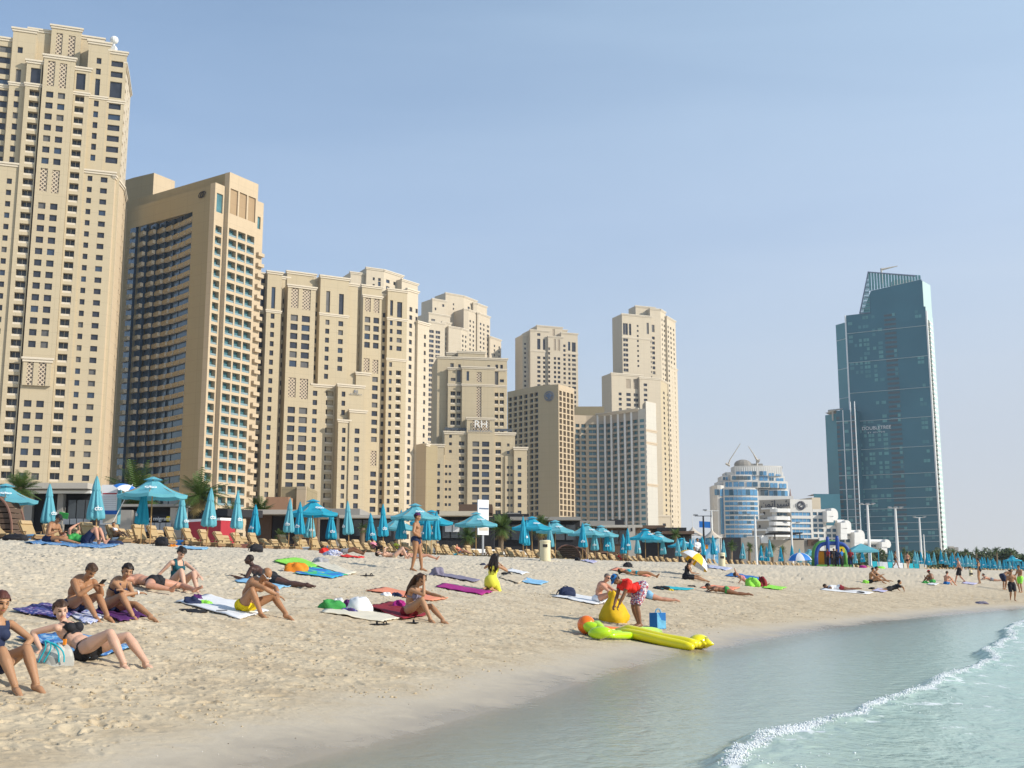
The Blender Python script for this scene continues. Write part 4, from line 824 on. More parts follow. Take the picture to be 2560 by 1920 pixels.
def fin(x0,x1,yt,yb,pr):                                   # rounded white balcony end and its slabs
    L0=I_.p+I_.n*pr; a=isect(z8(x0),w8(yt),L0,I_.e); b=isect(z8(x1),w8(yt),L0,I_.e); Lw=np.linalg.norm(b-a); zt=ZV(w8(yt),a[1]); zb=ZV(w8(yb),a[1]); mb=I_.part(('balcony_end','whitepaint',x0)); r=min(Lw*.75,5.5)
    out=[(0,zt),(Lw-r,zt)]+[(Lw-r+r*math.sin(t),zt-r+r*math.cos(t)) for t in np.linspace(.2,math.pi/2,6)]+[(Lw,zb+r*.5),(Lw-r*.3,zb),(0,zb)]
    A_=[mb.vert((*(a+I_.e*x+I_.n*1.5),z)) for x,z in out]; B_=[mb.vert((*(a+I_.e*x-I_.n*5),z)) for x,z in out]; mb.face(A_); mb.face(B_[::-1])
    for i in range(len(out)): mb.face((A_[i],A_[i-1],B_[i-1],B_[i]))
    return a,b,zt,zb
for (x0,x1,yt,yb,sl) in ((1390,1462,756,890,(1335,1392)),(1545,1607,888,1035,(1488,1545)),(1690,1756,994,1150,(1640,1690)),(1985,2047,1100,1192,(1940,1985))):
    fin(x0,x1,yt,yb,1.5)
    for y in range(yt+28,yb+8,58):
        L0=I_.p+I_.n*2; a=isect(z8(sl[0]),w8(y),L0,I_.e); b=isect(z8(sl[1]+15),w8(y),L0,I_.e); z=ZV(w8(y),a[1]); I_.part(('balcony_slab','whitepaint',(x0,y))).prism([tuple(a+I_.n*2),tuple(b+I_.n*2),tuple(b-I_.n*4),tuple(a-I_.n*4)],z-3.0,z)
for (x0,x1,y) in ((1462,1548,905),(1607,1692,1020),(1756,1990,1122)):
    a=isect(z8(x0),w8(y),I_.p,I_.e); b=isect(z8(x1),w8(y),I_.p,I_.e); z=ZV(w8(y),a[1]); I_.part(('beam','whitepaint',y)).tube([(*a,z),(*b,z)],1.2,6)
wing8(1745,1990,1150,1150,-1,[(1760,1960,'T',1160,1180,1,'blueglass')],corn=False)
# rounded balconies left of the glazed bay
for y in (758,845,905,968,1030):
    for (x0,x1,pr) in ((745,960,3),):
        x0=x0-(y-758)*.15; a=isect(z8(x0),w8(y),I_.p+I_.n*pr,I_.e); b=isect(z8(x1),w8(y),I_.p+I_.n*pr,I_.e); z=ZV(w8(y),a[1]); hh=1.7
        pts=[a-I_.n*8]+[a+(b-a)*(.22*(1-math.cos(t)))+I_.n*(-3+5*math.sin(t)) for t in np.linspace(0,math.pi/2,5)]+[a+(b-a)*.78+I_.n*2,b+(a-b)*.06+I_.n*.6,b-I_.n*8]
        I_.part(('balcony','whitepaint',y)).prism([tuple(q) for q in pts],z-hh,z)
p=wing8(750,960,775,775,-1,[(775,955,'T',y,y+44,1,'blueglass') for y in (790,868,930,992)],corn=False)
for (x0,x1,yt) in ((628,752,752),(578,715,880),(530,680,990),(470,640,1060)):  # left-facing steps carry their shade in the same greige
    a=isect(z8(x1),w8(yt),I_.p+I_.n*2,I_.e); b=isect(z8(x0),w8(yt),a,(-.8,.6)); I_.face(b,a,1,ZV(w8(yt),a[1]),[(1,2.2,'W',3,999,.4,'dark')],wall='greige'); I_.face(a,a+I_.e*2.5,1,ZV(w8(yt),a[1]),[]); I_.part(('roof','whitepaint',x0)).prism([tuple(b+V2((0,-.5))),tuple(a+V2((0,-.5))),tuple(a+V2((3,2))),tuple(b+V2((2,6)))],ZV(w8(yt),a[1])-.6,ZV(w8(yt),a[1])+.2)
I_.done()
# ================================================================ beach furniture
def lin(t, a, b): return a+(b-a)*t
M['teak']=mat('weathered_teak',(.28,.175,.09),rough=.7,var=.2,scale=6); M['cushion']=mat('tan_cushion',(.44,.31,.155),var=.1,scale=4,bump=.1); M['cushion2']=mat('tan_pillow',(.49,.35,.19),var=.08)
M['teal']=mat('turquoise_canvas',(.035,.42,.60),rough=.75,var=.12,scale=1.2); M['teal2']=mat('sunbleached_turquoise_canvas',(.17,.52,.62),rough=.75,var=.12,scale=1.2); M['logo']=mat('white_print',(.85,.88,.9))
M['pole']=mat('wood_pole',(.40,.24,.10),var=.15); M['steel']=mat('grey_steel',(.35,.36,.38),rough=.4,metal=.6)
def canvas(m):                                            # sunlit canvas lets some light through
    N,L=nodes(m); b=N['Principled BSDF']; out=[n for n in N if n.type=='OUTPUT_MATERIAL'][0]; t=N.new('ShaderNodeBsdfTranslucent'); src=b.inputs['Base Color'].links[0].from_socket; L.new(src,t.inputs['Color'])
    mx=N.new('ShaderNodeMixShader'); mx.inputs[0].default_value=.3; L.new(b.outputs[0],mx.inputs[1]); L.new(t.outputs[0],mx.inputs[2]); L.new(mx.outputs[0],out.inputs['Surface'])
for k in ('teal','teal2'): canvas(M[k])
# ---- sun loungers
def lounger(ang, name='sun_lounger'):
    r=empty(name); a=R(ang); L_=1.95; W_=.68; hz=.30; piv=.95; bl=.85
    f=MB()
    for sy in (-1,1): f.box(0,L_,sy*W_/2-.03,sy*W_/2+.03,hz-.09,hz)
    f.box(L_-.06,L_+.003,-W_/2+.03,W_/2-.03,hz-.14,hz-.004); f.box(-.003,.06,-W_/2+.03,W_/2-.03,hz-.12,hz-.004)
    for i in range(9): f.box(.1+i*.1,.16+i*.1,-W_/2+.03,W_/2-.03,hz-.035,hz-.005)
    f.build('frame',M['teak'],r)
    for sx in (.12,L_-.28):
        for sy in (-1,1):
            g=MB(); g.box(sx,sx+.09,sy*(W_/2+.034)-.03,sy*(W_/2+.034)+.03,-.06,hz-.02); g.build('leg',M['teak'],r)
    g=MB(); g.box(L_-.32,L_-.26,-W_/2,W_/2,.07,.12); g.build('stretcher',M['teak'],r)
    # local x: 0 = foot end (towards the sea), backrest hinges at piv and rises towards +x
    ca,sa=math.cos(a),math.sin(a)
    def q(t,y,h): return (piv+t*ca-h*sa,y,hz+t*sa+h*ca)
    def slab(mb,t0,t1,y0,y1,h0,h1):
        i=[mb.vert(q(t,y,h)) for t,y,h in ((t0,y0,h0),(t1,y0,h0),(t1,y1,h0),(t0,y1,h0),(t0,y0,h1),(t1,y0,h1),(t1,y1,h1),(t0,y1,h1))]
        for k in ((0,3,2,1),(4,5,6,7),(0,1,5,4),(1,2,6,5),(2,3,7,6),(3,0,4,7)): mb.face([i[j] for j in k])
    b=MB()
    for sy in (-1,1): slab(b,0,bl,sy*(W_/2-.03)-.025,sy*(W_/2-.03)+.025,-.03,.01)
    for i in range(9): slab(b,.04+i*.09,.09+i*.09,-W_/2+.06,W_/2-.06,-.025,-.005)
    b.build('back_frame',M['teak'],r)
    c=MB(); slab(c,0.02,bl+.02,-W_/2+.04,W_/2-.04,.012,.085); o=c.build('back_cushion',M['cushion'],r)
    c=MB(); c.box(.04,piv-.01,-W_/2+.04,W_/2-.04,hz+.003,hz+.075); o2=c.build('seat_cushion',M['cushion'],r)
    p=MB(); slab(p,bl-.22,bl-.02,-W_/2+.07,W_/2-.07,.088,.15); o3=p.build('headrest',M['cushion2'],r)
    for o_ in (o,o2,o3):
        bv=o_.modifiers.new('b','BEVEL'); bv.width=.02; bv.segments=2
    for sy in (-1,1):
        g=MB(); g.box(piv-.28,piv+.25,sy*(W_/2+.04)-.03,sy*(W_/2+.04)+.03,hz+.20,hz+.235); g.box(piv-.26,piv-.21,sy*(W_/2+.04)-.02,sy*(W_/2+.04)+.02,hz-.05,hz+.2); g.build('armrest',M['teak'],r)
    bpy.context.view_layer.update(); dg=bpy.context.evaluated_depsgraph_get()
    for o_ in (o,o2,o3):
        me=D.meshes.new_from_object(o_.evaluated_get(dg)); o_.modifiers.clear(); o_.data=me
    return r
def joined(r, name):                                      # all of a thing's children as one mesh (far copies)
    mb=MB(); mats=[]
    for ch in r.children:
        me=ch.data; off=len(mb.v); mb.v+= [tuple(v.co) for v in me.vertices]
        for p in me.polygons:
            mt=me.materials[p.material_index]
            if mt not in mats: mats.append(mt)
            mb.mi=mats.index(mt); mb.face([off+i for i in p.vertices])
    o=mb.build(name,mats); return o
protos=[lounger(a) for a in (52,60,42,28)]
far_protos=[joined(p,'sun_lounger') for p in protos[:2]]
RU=[-160,0,400,700,1000,1200,1400,1600,1800,2000,2200,2500,2640]; RD=[49,50,56,66,76,86,96,112,132,155,180,226,250]
def rowd(u): return float(np.interp(u,RU,RD))
path=np.array([G(u,1400,rowd(u)) for u in np.arange(-150,2640,10)]); path=smooth_line(path,1)
seg=np.linalg.norm(np.diff(path,axis=0),axis=1); cum=np.concatenate([[0],np.cumsum(seg)])
def rowpt(s_):
    x=np.interp(s_,cum,path[:,0]); y=np.interp(s_,cum,path[:,1]); x2=np.interp(s_+.5,cum,path[:,0]); y2=np.interp(s_+.5,cum,path[:,1]); t=V2((x2-x,y2-y)); t/=np.linalg.norm(t); return V2((x,y)),t
rl=random.Random(11); LNG=[]
def proj(p):
    x,y,z=p[0],p[1],p[2]-CAMZ; f_=y*math.cos(TH)+z*math.sin(TH); up_=-y*math.sin(TH)+z*math.cos(TH); return CX+FPX*x/f_, CY-FPX*up_/f_
s_=0
while s_<cum[-1]-1:
    p,t=rowpt(s_); n=V2((t[1],-t[0])); far=p[1]>120; mid=p[1]>78
    LNG.append((p,t,n,0)); 
    if rl.random()<(.85 if not far else .5): LNG.append((p-n*(2.9+rl.random()*.5)+t*rl.uniform(-.3,.3),t,n,1))
    s_+=(1.42 if not far else 1.9)*rl.uniform(.92,1.08)
usedp=set(); cnt=0
LNG.sort(key=lambda q: proj((q[0][0],q[0][1],3))[0]); LNG=LNG[:290]; fi=0; si=0
for (p,t,n,rw) in LNG:
    k=rl.choices((0,1,2,3),(6,4,2,1))[0]; z=gz(p[0],p[1])
    if p[1]>135:
        k=k%2; src=far_protos[k]; key=('f',k)
        o=src if key not in usedp else copy_tree(src)
    else:
        src=protos[k]; key=('n',k); o=src if key not in usedp else copy_tree(src)
    usedp.add(key); o.location=(p[0],p[1],z); o.rotation_euler=(0,0,math.atan2(-n[1],-n[0])+rl.uniform(-.06,.06))
    o['category']='sun lounger'; o['group']='teak sun loungers in the rows behind the sand'
    u,v=proj((p[0],p[1],z))
    if rw==0: fi+=1; o['label']=f'tan cushioned teak lounger, {ordn(fi)} from the left in the front row' if u<2150 else 'tiny tan lounger in the far crowded part of the front row'
    else: si+=1; o['label']=f'tan cushioned teak lounger, {ordn(si)} from the left in the second row' if u<2150 else 'tiny tan lounger in the far crowded part of the second row'
for k in range(4):
    if ('n',k) not in usedp:
        for ch in list(protos[k].children): D.objects.remove(ch)
        D.objects.remove(protos[k])
for k in range(2):
    if ('f',k) not in usedp: D.objects.remove(far_protos[k])
# ---- closed parasols
def glyph(mb, f, s_):                                     # small white printed mark: ring, dot and hook
    mb.tube([f(s_*.09*math.cos(t)-s_*.13,s_*.09*math.sin(t)) for t in np.linspace(.6,5.6,12)],s_*.03,4); mb.tube([f(s_*.085*math.cos(t)+s_*.05,s_*.085*math.sin(t)) for t in np.linspace(0,6.28,13)],s_*.03,4); mb.tube([f(-s_*.035,s_*.0),f(-s_*.035,s_*.22)],s_*.03,4); mb.tube([f(s_*.17+s_*.07*math.sin(t),s_*.08*math.cos(t)) for t in np.linspace(-.3,3.4,8)],s_*.03,4)
def closed_parasol(mt, seed, parts=True):
    rr_=random.Random(seed); r=empty('parasol'); n=40; ph=[rr_.uniform(0,6.28) for _ in range(6)]
    g=MB(); g.tube([(0,0,-.1),(0,0,2.7)],.025,8); g.build('pole',M['pole'],r)
    def skin(zs, rs, fold):
        mb=MB(); mb.smooth=True; rows=[]
        for i,(z,ra) in enumerate(zip(zs,rs)):
            row=[]
            for j in range(n):
                a=2*math.pi*j/n; fz=fold*min(1,max(.15,(2.7-z)/1.2))
                rad=ra*(1+fz*math.cos(8*a+ph[0]+.6*math.sin(z*1.3+ph[1]))+.35*fz*math.cos(13*a+ph[2]+z)+.12*math.cos(a+ph[3])); row.append(mb.vert((rad*math.cos(a)*1.02,rad*math.sin(a)*.95,z+.03*math.cos(8*a+ph[0]))))
            rows.append(row)
        for A_,B_ in zip(rows,rows[1:]):
            for j in range(n): mb.face((A_[j],A_[(j+1)%n],B_[(j+1)%n],B_[j]))
        return mb
    mb=skin([.98,1.0,1.15,1.4,1.7,2.0,2.25,2.45],[.25,.285,.285,.255,.21,.165,.115,.07],.24); mb.build('canopy',M[mt],r)
    mb=skin([2.18,2.22,2.4,2.6,2.72,2.8],[.155,.16,.125,.075,.035,.008],.10); mb.build('vent_cap',M[mt],r)
    mb=MB(); mb.tube([(0,0,2.76),(0,0,2.88)],[.02,.008],6); mb.build('finial',M['pole'],r)
    mb=MB(); f=lambda x,z:(x*1.0,-.315+.35*x*x,1.4+z); glyph(mb,f,.6); mb.build('logo',M['logo'],r)
    mb=MB(); mb.box(-.22,.22,-.22,.22,-.06,.05); mb.build('base',M['concrete'],r)
    return r
CP=[closed_parasol('teal' if i%2==0 else 'teal2',i) for i in range(4)]; CPF=[joined(p,'parasol') for p in CP]
closed=[(125,1199,1292),(242,1205,1307),(353,54),(456,1235,1318),(517,1228,1319),(588,1234,1321),(638,1246,1321),(722,1245,1325),(750,66),(774,70),(827,1263,1332),(874,1253,1333),(928,1267,1333),(959,1259,1334),(1002,72),(1066,74),(1091,1269,1338),(1308,1289,1354),(1317,84),(1378,88),(1456,1306,1363),(1488,96),(1518,98),(1526,102),(1557,1323,1370),(1568,1319,1372),(1592,108),(1658,110),(1694,116),(1711,118),(1727,120),(1753,1338,1383),(1783,1341,1387),(1807,1341,1382),(1854,1349,1388),(1899,1358,1394),(1914,1361,1396),(1924,1354,1396),(1949,1363,1398),(1976,140),(1996,150),(2022,1361,1391),(2031,1364,1392),(2136,1368,1400),(2153,1375,1409),(2219,1377,1408),(2227,1377,1408),(2250,1381,1411),(2282,1381,1412),(2288,1383,1413),(2299,1384,1414),(2313,1384,1414),(2319,1386,1415),(2330,1386,1416),(2349,1388,1419),(2363,1390,1420)]
_u=2371
while _u<2570: closed.append((_u,170+(_u-2371)*.36+rl.uniform(-6,30))); _u+=rl.uniform(3.6,7.5)
closed.sort(key=lambda q:q[0]); ps=set()
for i,c in enumerate(closed):
    d=5022/(c[2]-c[1]) if len(c)>2 else c[1]; x,y=G(c[0],1330,d); far=d>125; k=rl.randrange(4); src=(CPF if far else CP)[k]; key=(far,k)
    o=src if key not in ps else copy_tree(src); ps.add(key); o.location=(x,y,gz(x,y)); w_=rl.uniform(.88,1.08); o.rotation_euler=(rl.uniform(-.045,.045),rl.uniform(-.045,.045),rl.uniform(-1.2,1.2)); o.scale=(w_,w_*rl.uniform(.9,1.1),rl.uniform(.99,1.05))
    tag(o,f'folded turquoise beach parasol, {ordn(i+1)} from the left along the lounger rows' if c[0]<2365 else 'tiny folded turquoise parasol in the dense cluster at the far end of the beach','parasol','folded turquoise parasols')
for far in (False,True):
    for k in range(4):
        if (far,k) not in ps:
            r=(CPF if far else CP)[k]
            for ch in list(r.children): D.objects.remove(ch)
            D.objects.remove(r)
# ---- open parasols
def open_parasol(mt, name='parasol', R_=1.5, rim=2.22, apex=2.95):
    r=empty(name); g=MB(); g.tube([(0,0,-.1),(0,0,2.95)],.028,8); g.build('pole',M['pole'],r); n=8
    mb=MB(); ang=[2*math.pi*(j+.5)/n for j in range(n)]; rows=[]
    for i in range(6):
        t=i/5; row=[]
        for j in range(n):
            for s2 in range(4):
                a=ang[j]+2*math.pi/n*s2/4; w=math.cos(math.pi/n)/math.cos((s2/4-.5)*2*math.pi/n); sag=.10*math.sin(math.pi*t)*1.0+.05*math.sin(math.pi*s2/4)*t
                rad=.22+(R_-.22)*t; row.append(mb.vert((rad*w*math.cos(a),rad*w*math.sin(a),lin(t,apex-.12,rim)-sag)))
        rows.append(row)
    m_=len(rows[0])
    for A_,B_ in zip(rows,rows[1:]):
        for j in range(m_): mb.face((A_[j],B_[j],B_[(j+1)%m_],A_[(j+1)%m_]))
    mb.build('canopy',M[mt],r)
    mb=MB()
    ring=[]; 
    for j in range(n):
        for s2 in range(4):
            a=ang[j]+2*math.pi/n*s2/4; w=math.cos(math.pi/n)/math.cos((s2/4-.5)*2*math.pi/n); z=rim-.05*math.sin(math.pi*s2/4); ring.append(((R_*w*math.cos(a)),(R_*w*math.sin(a)),z))
    for j in range(m_):
        a,b=ring[j],ring[(j+1)%m_]; mb.poly([a,b,(b[0]*.985,b[1]*.985,b[2]-.14),(a[0]*.985,a[1]*.985,a[2]-.14)])
    mb.build('valance',M[mt],r)
    mb=MB(); 
    for j in range(n):
        a,b=ang[j],ang[(j+1)%n]; mb.poly([(.06*math.cos(a),.06*math.sin(a),apex+.06),(.42*math.cos(a),.42*math.sin(a),apex-.08),(.42*math.cos(b),.42*math.sin(b),apex-.08),(.06*math.cos(b),.06*math.sin(b),apex+.06)])
    mb.build('vent_cap',M[mt],r)
    for j in range(n):
        a=ang[j]; mb=MB(); mb.tube([(.1*math.cos(a),.1*math.sin(a),apex-.2),(R_*.98*math.cos(a),R_*.98*math.sin(a),rim-.03)],.012,4); mb.build('rib',M['pole'],r)
    mb=MB(); f=lambda x,z:(x*1.7,-(1.0-z*1.1)*math.cos(math.pi/n)-.01,rim+.24+z*.55+.03); glyph(mb,f,.62); o=mb.build('logo',M['logo'],r); o.rotation_euler=(0,0,math.pi/8)
    mb=MB(); mb.box(-.25,.25,-.25,.25,-.06,.06); mb.build('base',M['concrete'],r)
    return r
opens=[(5,58,1),(375,53,1),(780,68,0),(992,86,1),(1037,71,1),(1078,78,0),(1190,80,1),(1330,85,0),(1388,90,1),(1465,95,1),(1502,98,1),(1613,104,0),(1645,110,1),(1704,126,0),(2022,168,1),(2411,215,0),(2527,205,0)]
OP=[open_parasol('teal'),open_parasol('teal2')]; ps=set()
for i,(u,d,k) in enumerate(opens):
    x,y=G(u,1350,d); o=OP[k] if k not in ps else copy_tree(OP[k]); ps.add(k); o.location=(x,y,gz(x,y)); o.rotation_euler=(0,0,rl.uniform(-.25,.25)); o.scale=(1.05,1.05,1.05)
    tag(o,f'wide open turquoise parasol, {ordn(i+1)} of the open ones from the left','parasol','open turquoise parasols')
# ================================================================ promenade, palms, trees, poles
M['frond']=mat('palm_frond_green',(.075,.125,.028),rough=.6,var=.5,scale=2.5); M['frond_dry']=mat('dry_palm_frond',(.30,.22,.09),var=.3,scale=3); M['bark']=mat('palm_trunk',(.20,.145,.09),var=.35,scale=5,bump=.6,bscale=14)
M['leaf']=mat('broadleaf_green',(.055,.09,.028),rough=.65,var=.6,scale=.4); M['leaf2']=mat('olive_leaf_green',(.075,.10,.04),rough=.65,var=.6,scale=.5)
def palm(x, y, h, cr, seed, label, skirt=True, nf=46, zoff=0):
    q=random.Random(seed); r=empty('palm_tree',(x,y,gz(x,y)+zoff),label=label,cat='palm tree',group='palm trees behind the loungers')
    t=MB(); t.smooth=True; lean=q.uniform(-.15,.15); pts=[(lean*(i/8)**2*h*.3,0,h*i/8) for i in range(9)]; t.tube(pts,[.24-.06*i/8+.02*(i%2) for i in range(9)],10); t.build('trunk',M['bark'],r); tip=Vector(pts[-1])
    for key,n_,dn in (('frond',nf,False),('frond_dry',16 if skirt else 0,True)):
        mb=MB()
        for i in range(n_):
            a=q.uniform(0,6.283); el=q.uniform(-.35,1.35) if not dn else q.uniform(-1.35,-.75); L_=cr*q.uniform(.8,1.1)*(.8 if dn else 1); dr=q.uniform(.5,1.0)*(1.1-el*.4) if not dn else .3
            d=Vector((math.cos(a)*math.cos(el),math.sin(a)*math.cos(el),math.sin(el))); p=tip+Vector((0,0,q.uniform(-.25,.1))); sd=Vector((-math.sin(a),math.cos(a),0)); ns=8; pl_=[p.copy()]
            for k in range(ns):
                d=(d+Vector((0,0,-dr/ns))).normalized(); p=p+d*L_/ns; pl_.append(p.copy())
            for k in range(1,ns+1):
                w=.62*cr/2*math.sin(math.pi*(k/(ns+1.0))**.7)+.06; dd=(pl_[k]-pl_[k-1]).normalized()
                for sgn in (-1,1):
                    for m_ in range(2):
                        b0=pl_[k-1].lerp(pl_[k],m_*.5); tipv=b0+sd*sgn*w*q.uniform(.75,1.1)+dd*w*.8+Vector((0,0,-.3*w)); b1=b0+dd*L_/ns*.34
                        mb.poly([b0,b1,tipv])
        if n_: mb.build('crown' if not dn else 'dry_fronds',M[key],r)
    return r
Pl=[(58,1195,75,95),(345,1196,88,165),(508,1206,84,125),(573,1262,100,62),(645,1258,100,74),(1252,1300,100,72),(1350,1300,108,62),(1172,1325,96,58),(1466,1316,115,46),(1690,1326,150,38),(1826,1356,165,30),(1872,1362,170,26),(1930,1364,180,26),(1958,1368,182,24),(1905,1366,175,22),(700,1330,90,40),(905,1312,96,30)]
lab=['palm with a dry skirt at the far left edge, in front of the white pavilion','largest palm, left of the open pale parasol near the dark sign','palm standing in front of the tan ring-emblem hotel corner','small grey-green palm behind the red counter','small spiky palm right of the red counter','bushy palm right of the white billboard','palm between two open parasols below the round-emblem hotel','low palm left of the white billboard post','palm tip peeking over the grey roofs under the curved hotel','palm peeking above the open parasols left of the conical tents','palm right of the blue printed kiosk','palm near the tall lamp post by the dark low wall','thin palm in front of the grey wall below the white hotel','rightmost thin palm before the striped sunshade','small palm between two folded parasols by the grey wall','low green palm beside the brown slatted wall','tiny palm with yellowish leaves above the grey roof']
for i,((u,v,d,w),lb) in enumerate(zip(Pl,lab)):
    cr=w*d/FPX*.56; x,y=G(u,v,d); zc=ZV(v+w*.25,d); palm(x,y,zc-gz(x,y),cr,100+i,lb,skirt=i in (0,1,2,5,6,7),nf=46 if w>50 else 30)
# ---- promenade buildings
M['paver']=M['concrete']; M['red']=mat('red_panel',(.42,.025,.04),rough=.5,var=.1); M['terracotta']=mat('terracotta_render',(.40,.22,.13)); M['greystone']=mat('grey_stone',(.33,.31,.28),var=.12,scale=1); M['black']=mat('black_cladding',(.03,.03,.034)); M['cafeglass']=glassmat('cafe_glass',(.06,.07,.08),.1,.4,.8,.6); M['awning']=mat('cream_awning',(.62,.54,.42)); M['yellow']=mat('yellow_vinyl',(.85,.62,.02),rough=.5); M['orange']=mat('orange_fabric',(.85,.33,.02),rough=.6)
M['blue']=mat('blue_fabric',(.03,.14,.50),rough=.6); M['creamplastic']=mat('cream_plastic',(.72,.64,.42),rough=.45,var=.04)
def pav(name, label, cat, u0, u1, vt, d, parts, d1=None, group=None):
    """low building; parts: (part name, material, ua, ub, v top, v bottom, forward m, thickness m)"""
    a=V2(G(u0,vt,d)); b=V2(G(u1,vt,d1 or d)); e=(b-a)/np.linalg.norm(b-a); n=V2((e[1],-e[0])); z0=gz(*a); r=empty(name,(a[0],a[1],z0),label=label,cat=cat,group=group); out={}
    for (nm,mk,ua,ub,va,vb,fw,th_) in parts:
        p=isect(ua,va,a,e); q=isect(ub,va,a,e); zt=ZV(va,p[1]); zb=ZV(vb,p[1]) if vb is not None else z0-.6; mb=MB()
        mb.prism([tuple(p+n*fw),tuple(q+n*fw),tuple(q+n*(fw-th_)),tuple(p+n*(fw-th_))],zb,zt); o=mb.build(nm,M[mk],r); o.location=(-a[0],-a[1],-z0); out.setdefault(nm,o)
    return r,a,e,n
def strips(mk, ua, ub, va, vb, n_, fw=.1, nm='window'):   # evenly spaced fronts
    w=(ub-ua)/n_; return [(nm,mk,ua+w*i+w*.06,ua+w*(i+1)-w*.06,va,vb,fw,.06) for i in range(n_)]
pav('beach_pavilion','long white flat-roofed pavilion with dark glass front at the far left','pavilion',55,240,1213,92,[('roof','concrete',48,242,1212,1226,2.0,9),('fascia','whitepaint',70,240,1229,1236,1.2,.3),('wall','black',60,238,1226,None,-.5,6),('column','greystone',152,166,1236,None,.6,.6),('wall_panel','greystone',60,88,1236,None,.4,.4)]+strips('cafeglass',170,236,1250,1296,3,.0)+strips('steel',168,236,1298,1312,4,.9,'railing_panel'))
r,a,e,n=pav('food_kiosk','dark kiosk with a small white sign and a yellow dot beside it','kiosk',310,470,1262,86,[('wall','black',304,466,1268,None,0,5),('roof','greystone',300,470,1262,1268,.8,7),('sign_board','black',366,430,1288,1306,.5,.2),('stone_pier','greystone',312,341,1277,None,1.0,1.0),('stone_wall','concrete',432,470,1270,None,.6,.6)]+strips('steel',366,438,1308,1330,5,.9,'railing_panel'))
o=isect(390,1296,a+n*.56,e); text3d('food migrant',o,e,ZV(1297,o[1]),.42,r,M['signwhite'],'sign_lettering')
o=isect(421,1296,a+n*.56,e); mb=MB(); mb.tube([(o[0],o[1],ZV(1297,o[1])),(o[0]+n[0]*.05,o[1]+n[1]*.05,ZV(1297,o[1]))],.19,16); q=mb.build('yellow_dot',M['yellow'],r); q.location=-r.location
pav('bar_counter','red and white beach bar counter under a dark flat roof','bar',466,556,1302,84,[('roof','black',462,560,1278,1296,-.3,3),('white_band','signwhite',466,557,1300,1306,.2,1.4),('counter','red',466,556,1306,None,.12,1.3),('post','black',530,534,1292,None,-1,.2)],d1=81)
pav('service_block','terracotta and tan windowless block behind the open bright parasol','block',676,770,1218,112,[('wall','terracotta',678,734,1247,None,2.5,5),('upper_wall','tan',704,768,1217,None,0,6),('front_pier','peach',744,767,1217,None,.4,.4)])
pav('terrace_roof','long pale flat roof with brown slatted walls right of the red counter','pavilion',612,800,1278,92,[('roof','concrete',610,800,1277,1288,1.6,8),('wall','brownslat',616,680,1288,None,0,1),('dark_opening','black',682,738,1290,None,.05,1),('slat_wall','brownslat',738,795,1290,None,.1,1)]+strips('teak',740,793,1291,1345,9,.2,'slat'))
pav('restaurant_roof','grey pitched roof pavilion under the wide cream twin tower','pavilion',796,985,1266,104,[('roof','greystone',796,905,1274,1290,1.5,8),('roof_edge','concrete',855,990,1290,1297,1.8,8),('wall','black',800,985,1297,None,0,4),('column','greystone',846,852,1290,None,1,.5)]+strips('cafeglass',858,980,1300,1340,5,.1))
pav('beach_restaurant','beach restaurant with cream awning and dark slatted roof box left of the billboard','restaurant',1095,1235,1258,112,[('roof_box','brownslat',1146,1230,1259,1281,-1,6),('awning','awning',1102,1196,1281,1292,2.2,4),('wall','black',1098,1235,1292,None,0,4)]+strips('cafeglass',1105,1190,1300,1345,4,.15)+strips('signwhite',1112,1150,1312,1330,2,.3,'menu_board'))
pav('beach_restaurant','long dark-roofed restaurant front between the billboard and the curved hotel','restaurant',1230,1450,1290,122,[('roof','black',1232,1322,1286,1294,1,6),('roof_edge','greystone',1275,1450,1294,1302,1.6,8),('wall','black',1232,1450,1301,None,0,4),('roof_plant','greystone',1262,1300,1279,1288,-2,2)]+strips('cafeglass',1250,1440,1312,1350,7,.15))
pav('beach_restaurant','low grey roofs and dark rooftop box under the curved hotel','restaurant',1448,1600,1302,135,[('roof','greystone',1445,1535,1303,1316,1,8),('roof_edge','concrete',1500,1602,1314,1320,1.8,8),('rooftop_box','black',1530,1562,1298,1312,-1,3),('wall','brownslat',1450,1600,1318,None,0,4)]+strips('cafeglass',1460,1590,1326,1360,6,.15))
pav('beach_restaurant','brown and dark flat roofs between the curved hotel and the conical tents','restaurant',1598,1730,1314,160,[('roof','brownslat',1596,1660,1314,1322,1,8),('white_block','whitepaint',1650,1667,1318,1332,0,3),('roof_edge','black',1640,1712,1320,1328,1.5,8),('lower_roof','brownslat',1650,1730,1329,1336,2,8),('wall','black',1600,1728,1334,None,0,4)])
pav('sign_pillar','white pillar board with a small dark figure mark','sign',1570,1588,1312,118,[('board','concrete',1570,1588,1312,None,0,.4),('mark','black',1577,1581,1320,1328,.05,.06)])
# low grey buildings under the white hotels
pav('low_building','dark grey flat building left of the white beach hotel base','building',1808,1900,1346,250,[('wall','greystone',1830,1900,1345,None,0,8),('dark_wall','black',1808,1850,1344,None,1,5)])
pav('low_building','grey building with a thin dark pergola roof below the white beach hotel','building',1885,2010,1345,255,[('wall','greige',1860,2010,1350,None,0,8),('white_box','whitepaint',1899,1916,1342,1358,1.5,2),('pergola_roof','black',1924,1998,1332,1335,3,8),('post','black',1930,1932,1335,1350,2.5,.4),('post','black',1992,1994,1335,1350,2.5,.4)])
pav('low_building','building with dark panel and brown vertical slats beside two white piers','building',1975,2070,1345,258,[('wall','greystone',1975,2062,1347,None,0,8),('dark_panel','black',1980,2008,1346,1372,.6,.5),('slat_panel','brownslat',2018,2044,1349,1364,.6,.5),('pier','whitepaint',2045,2057,1345,None,1.2,1),('pier','whitepaint',2059,2068,1351,None,1.2,1)])
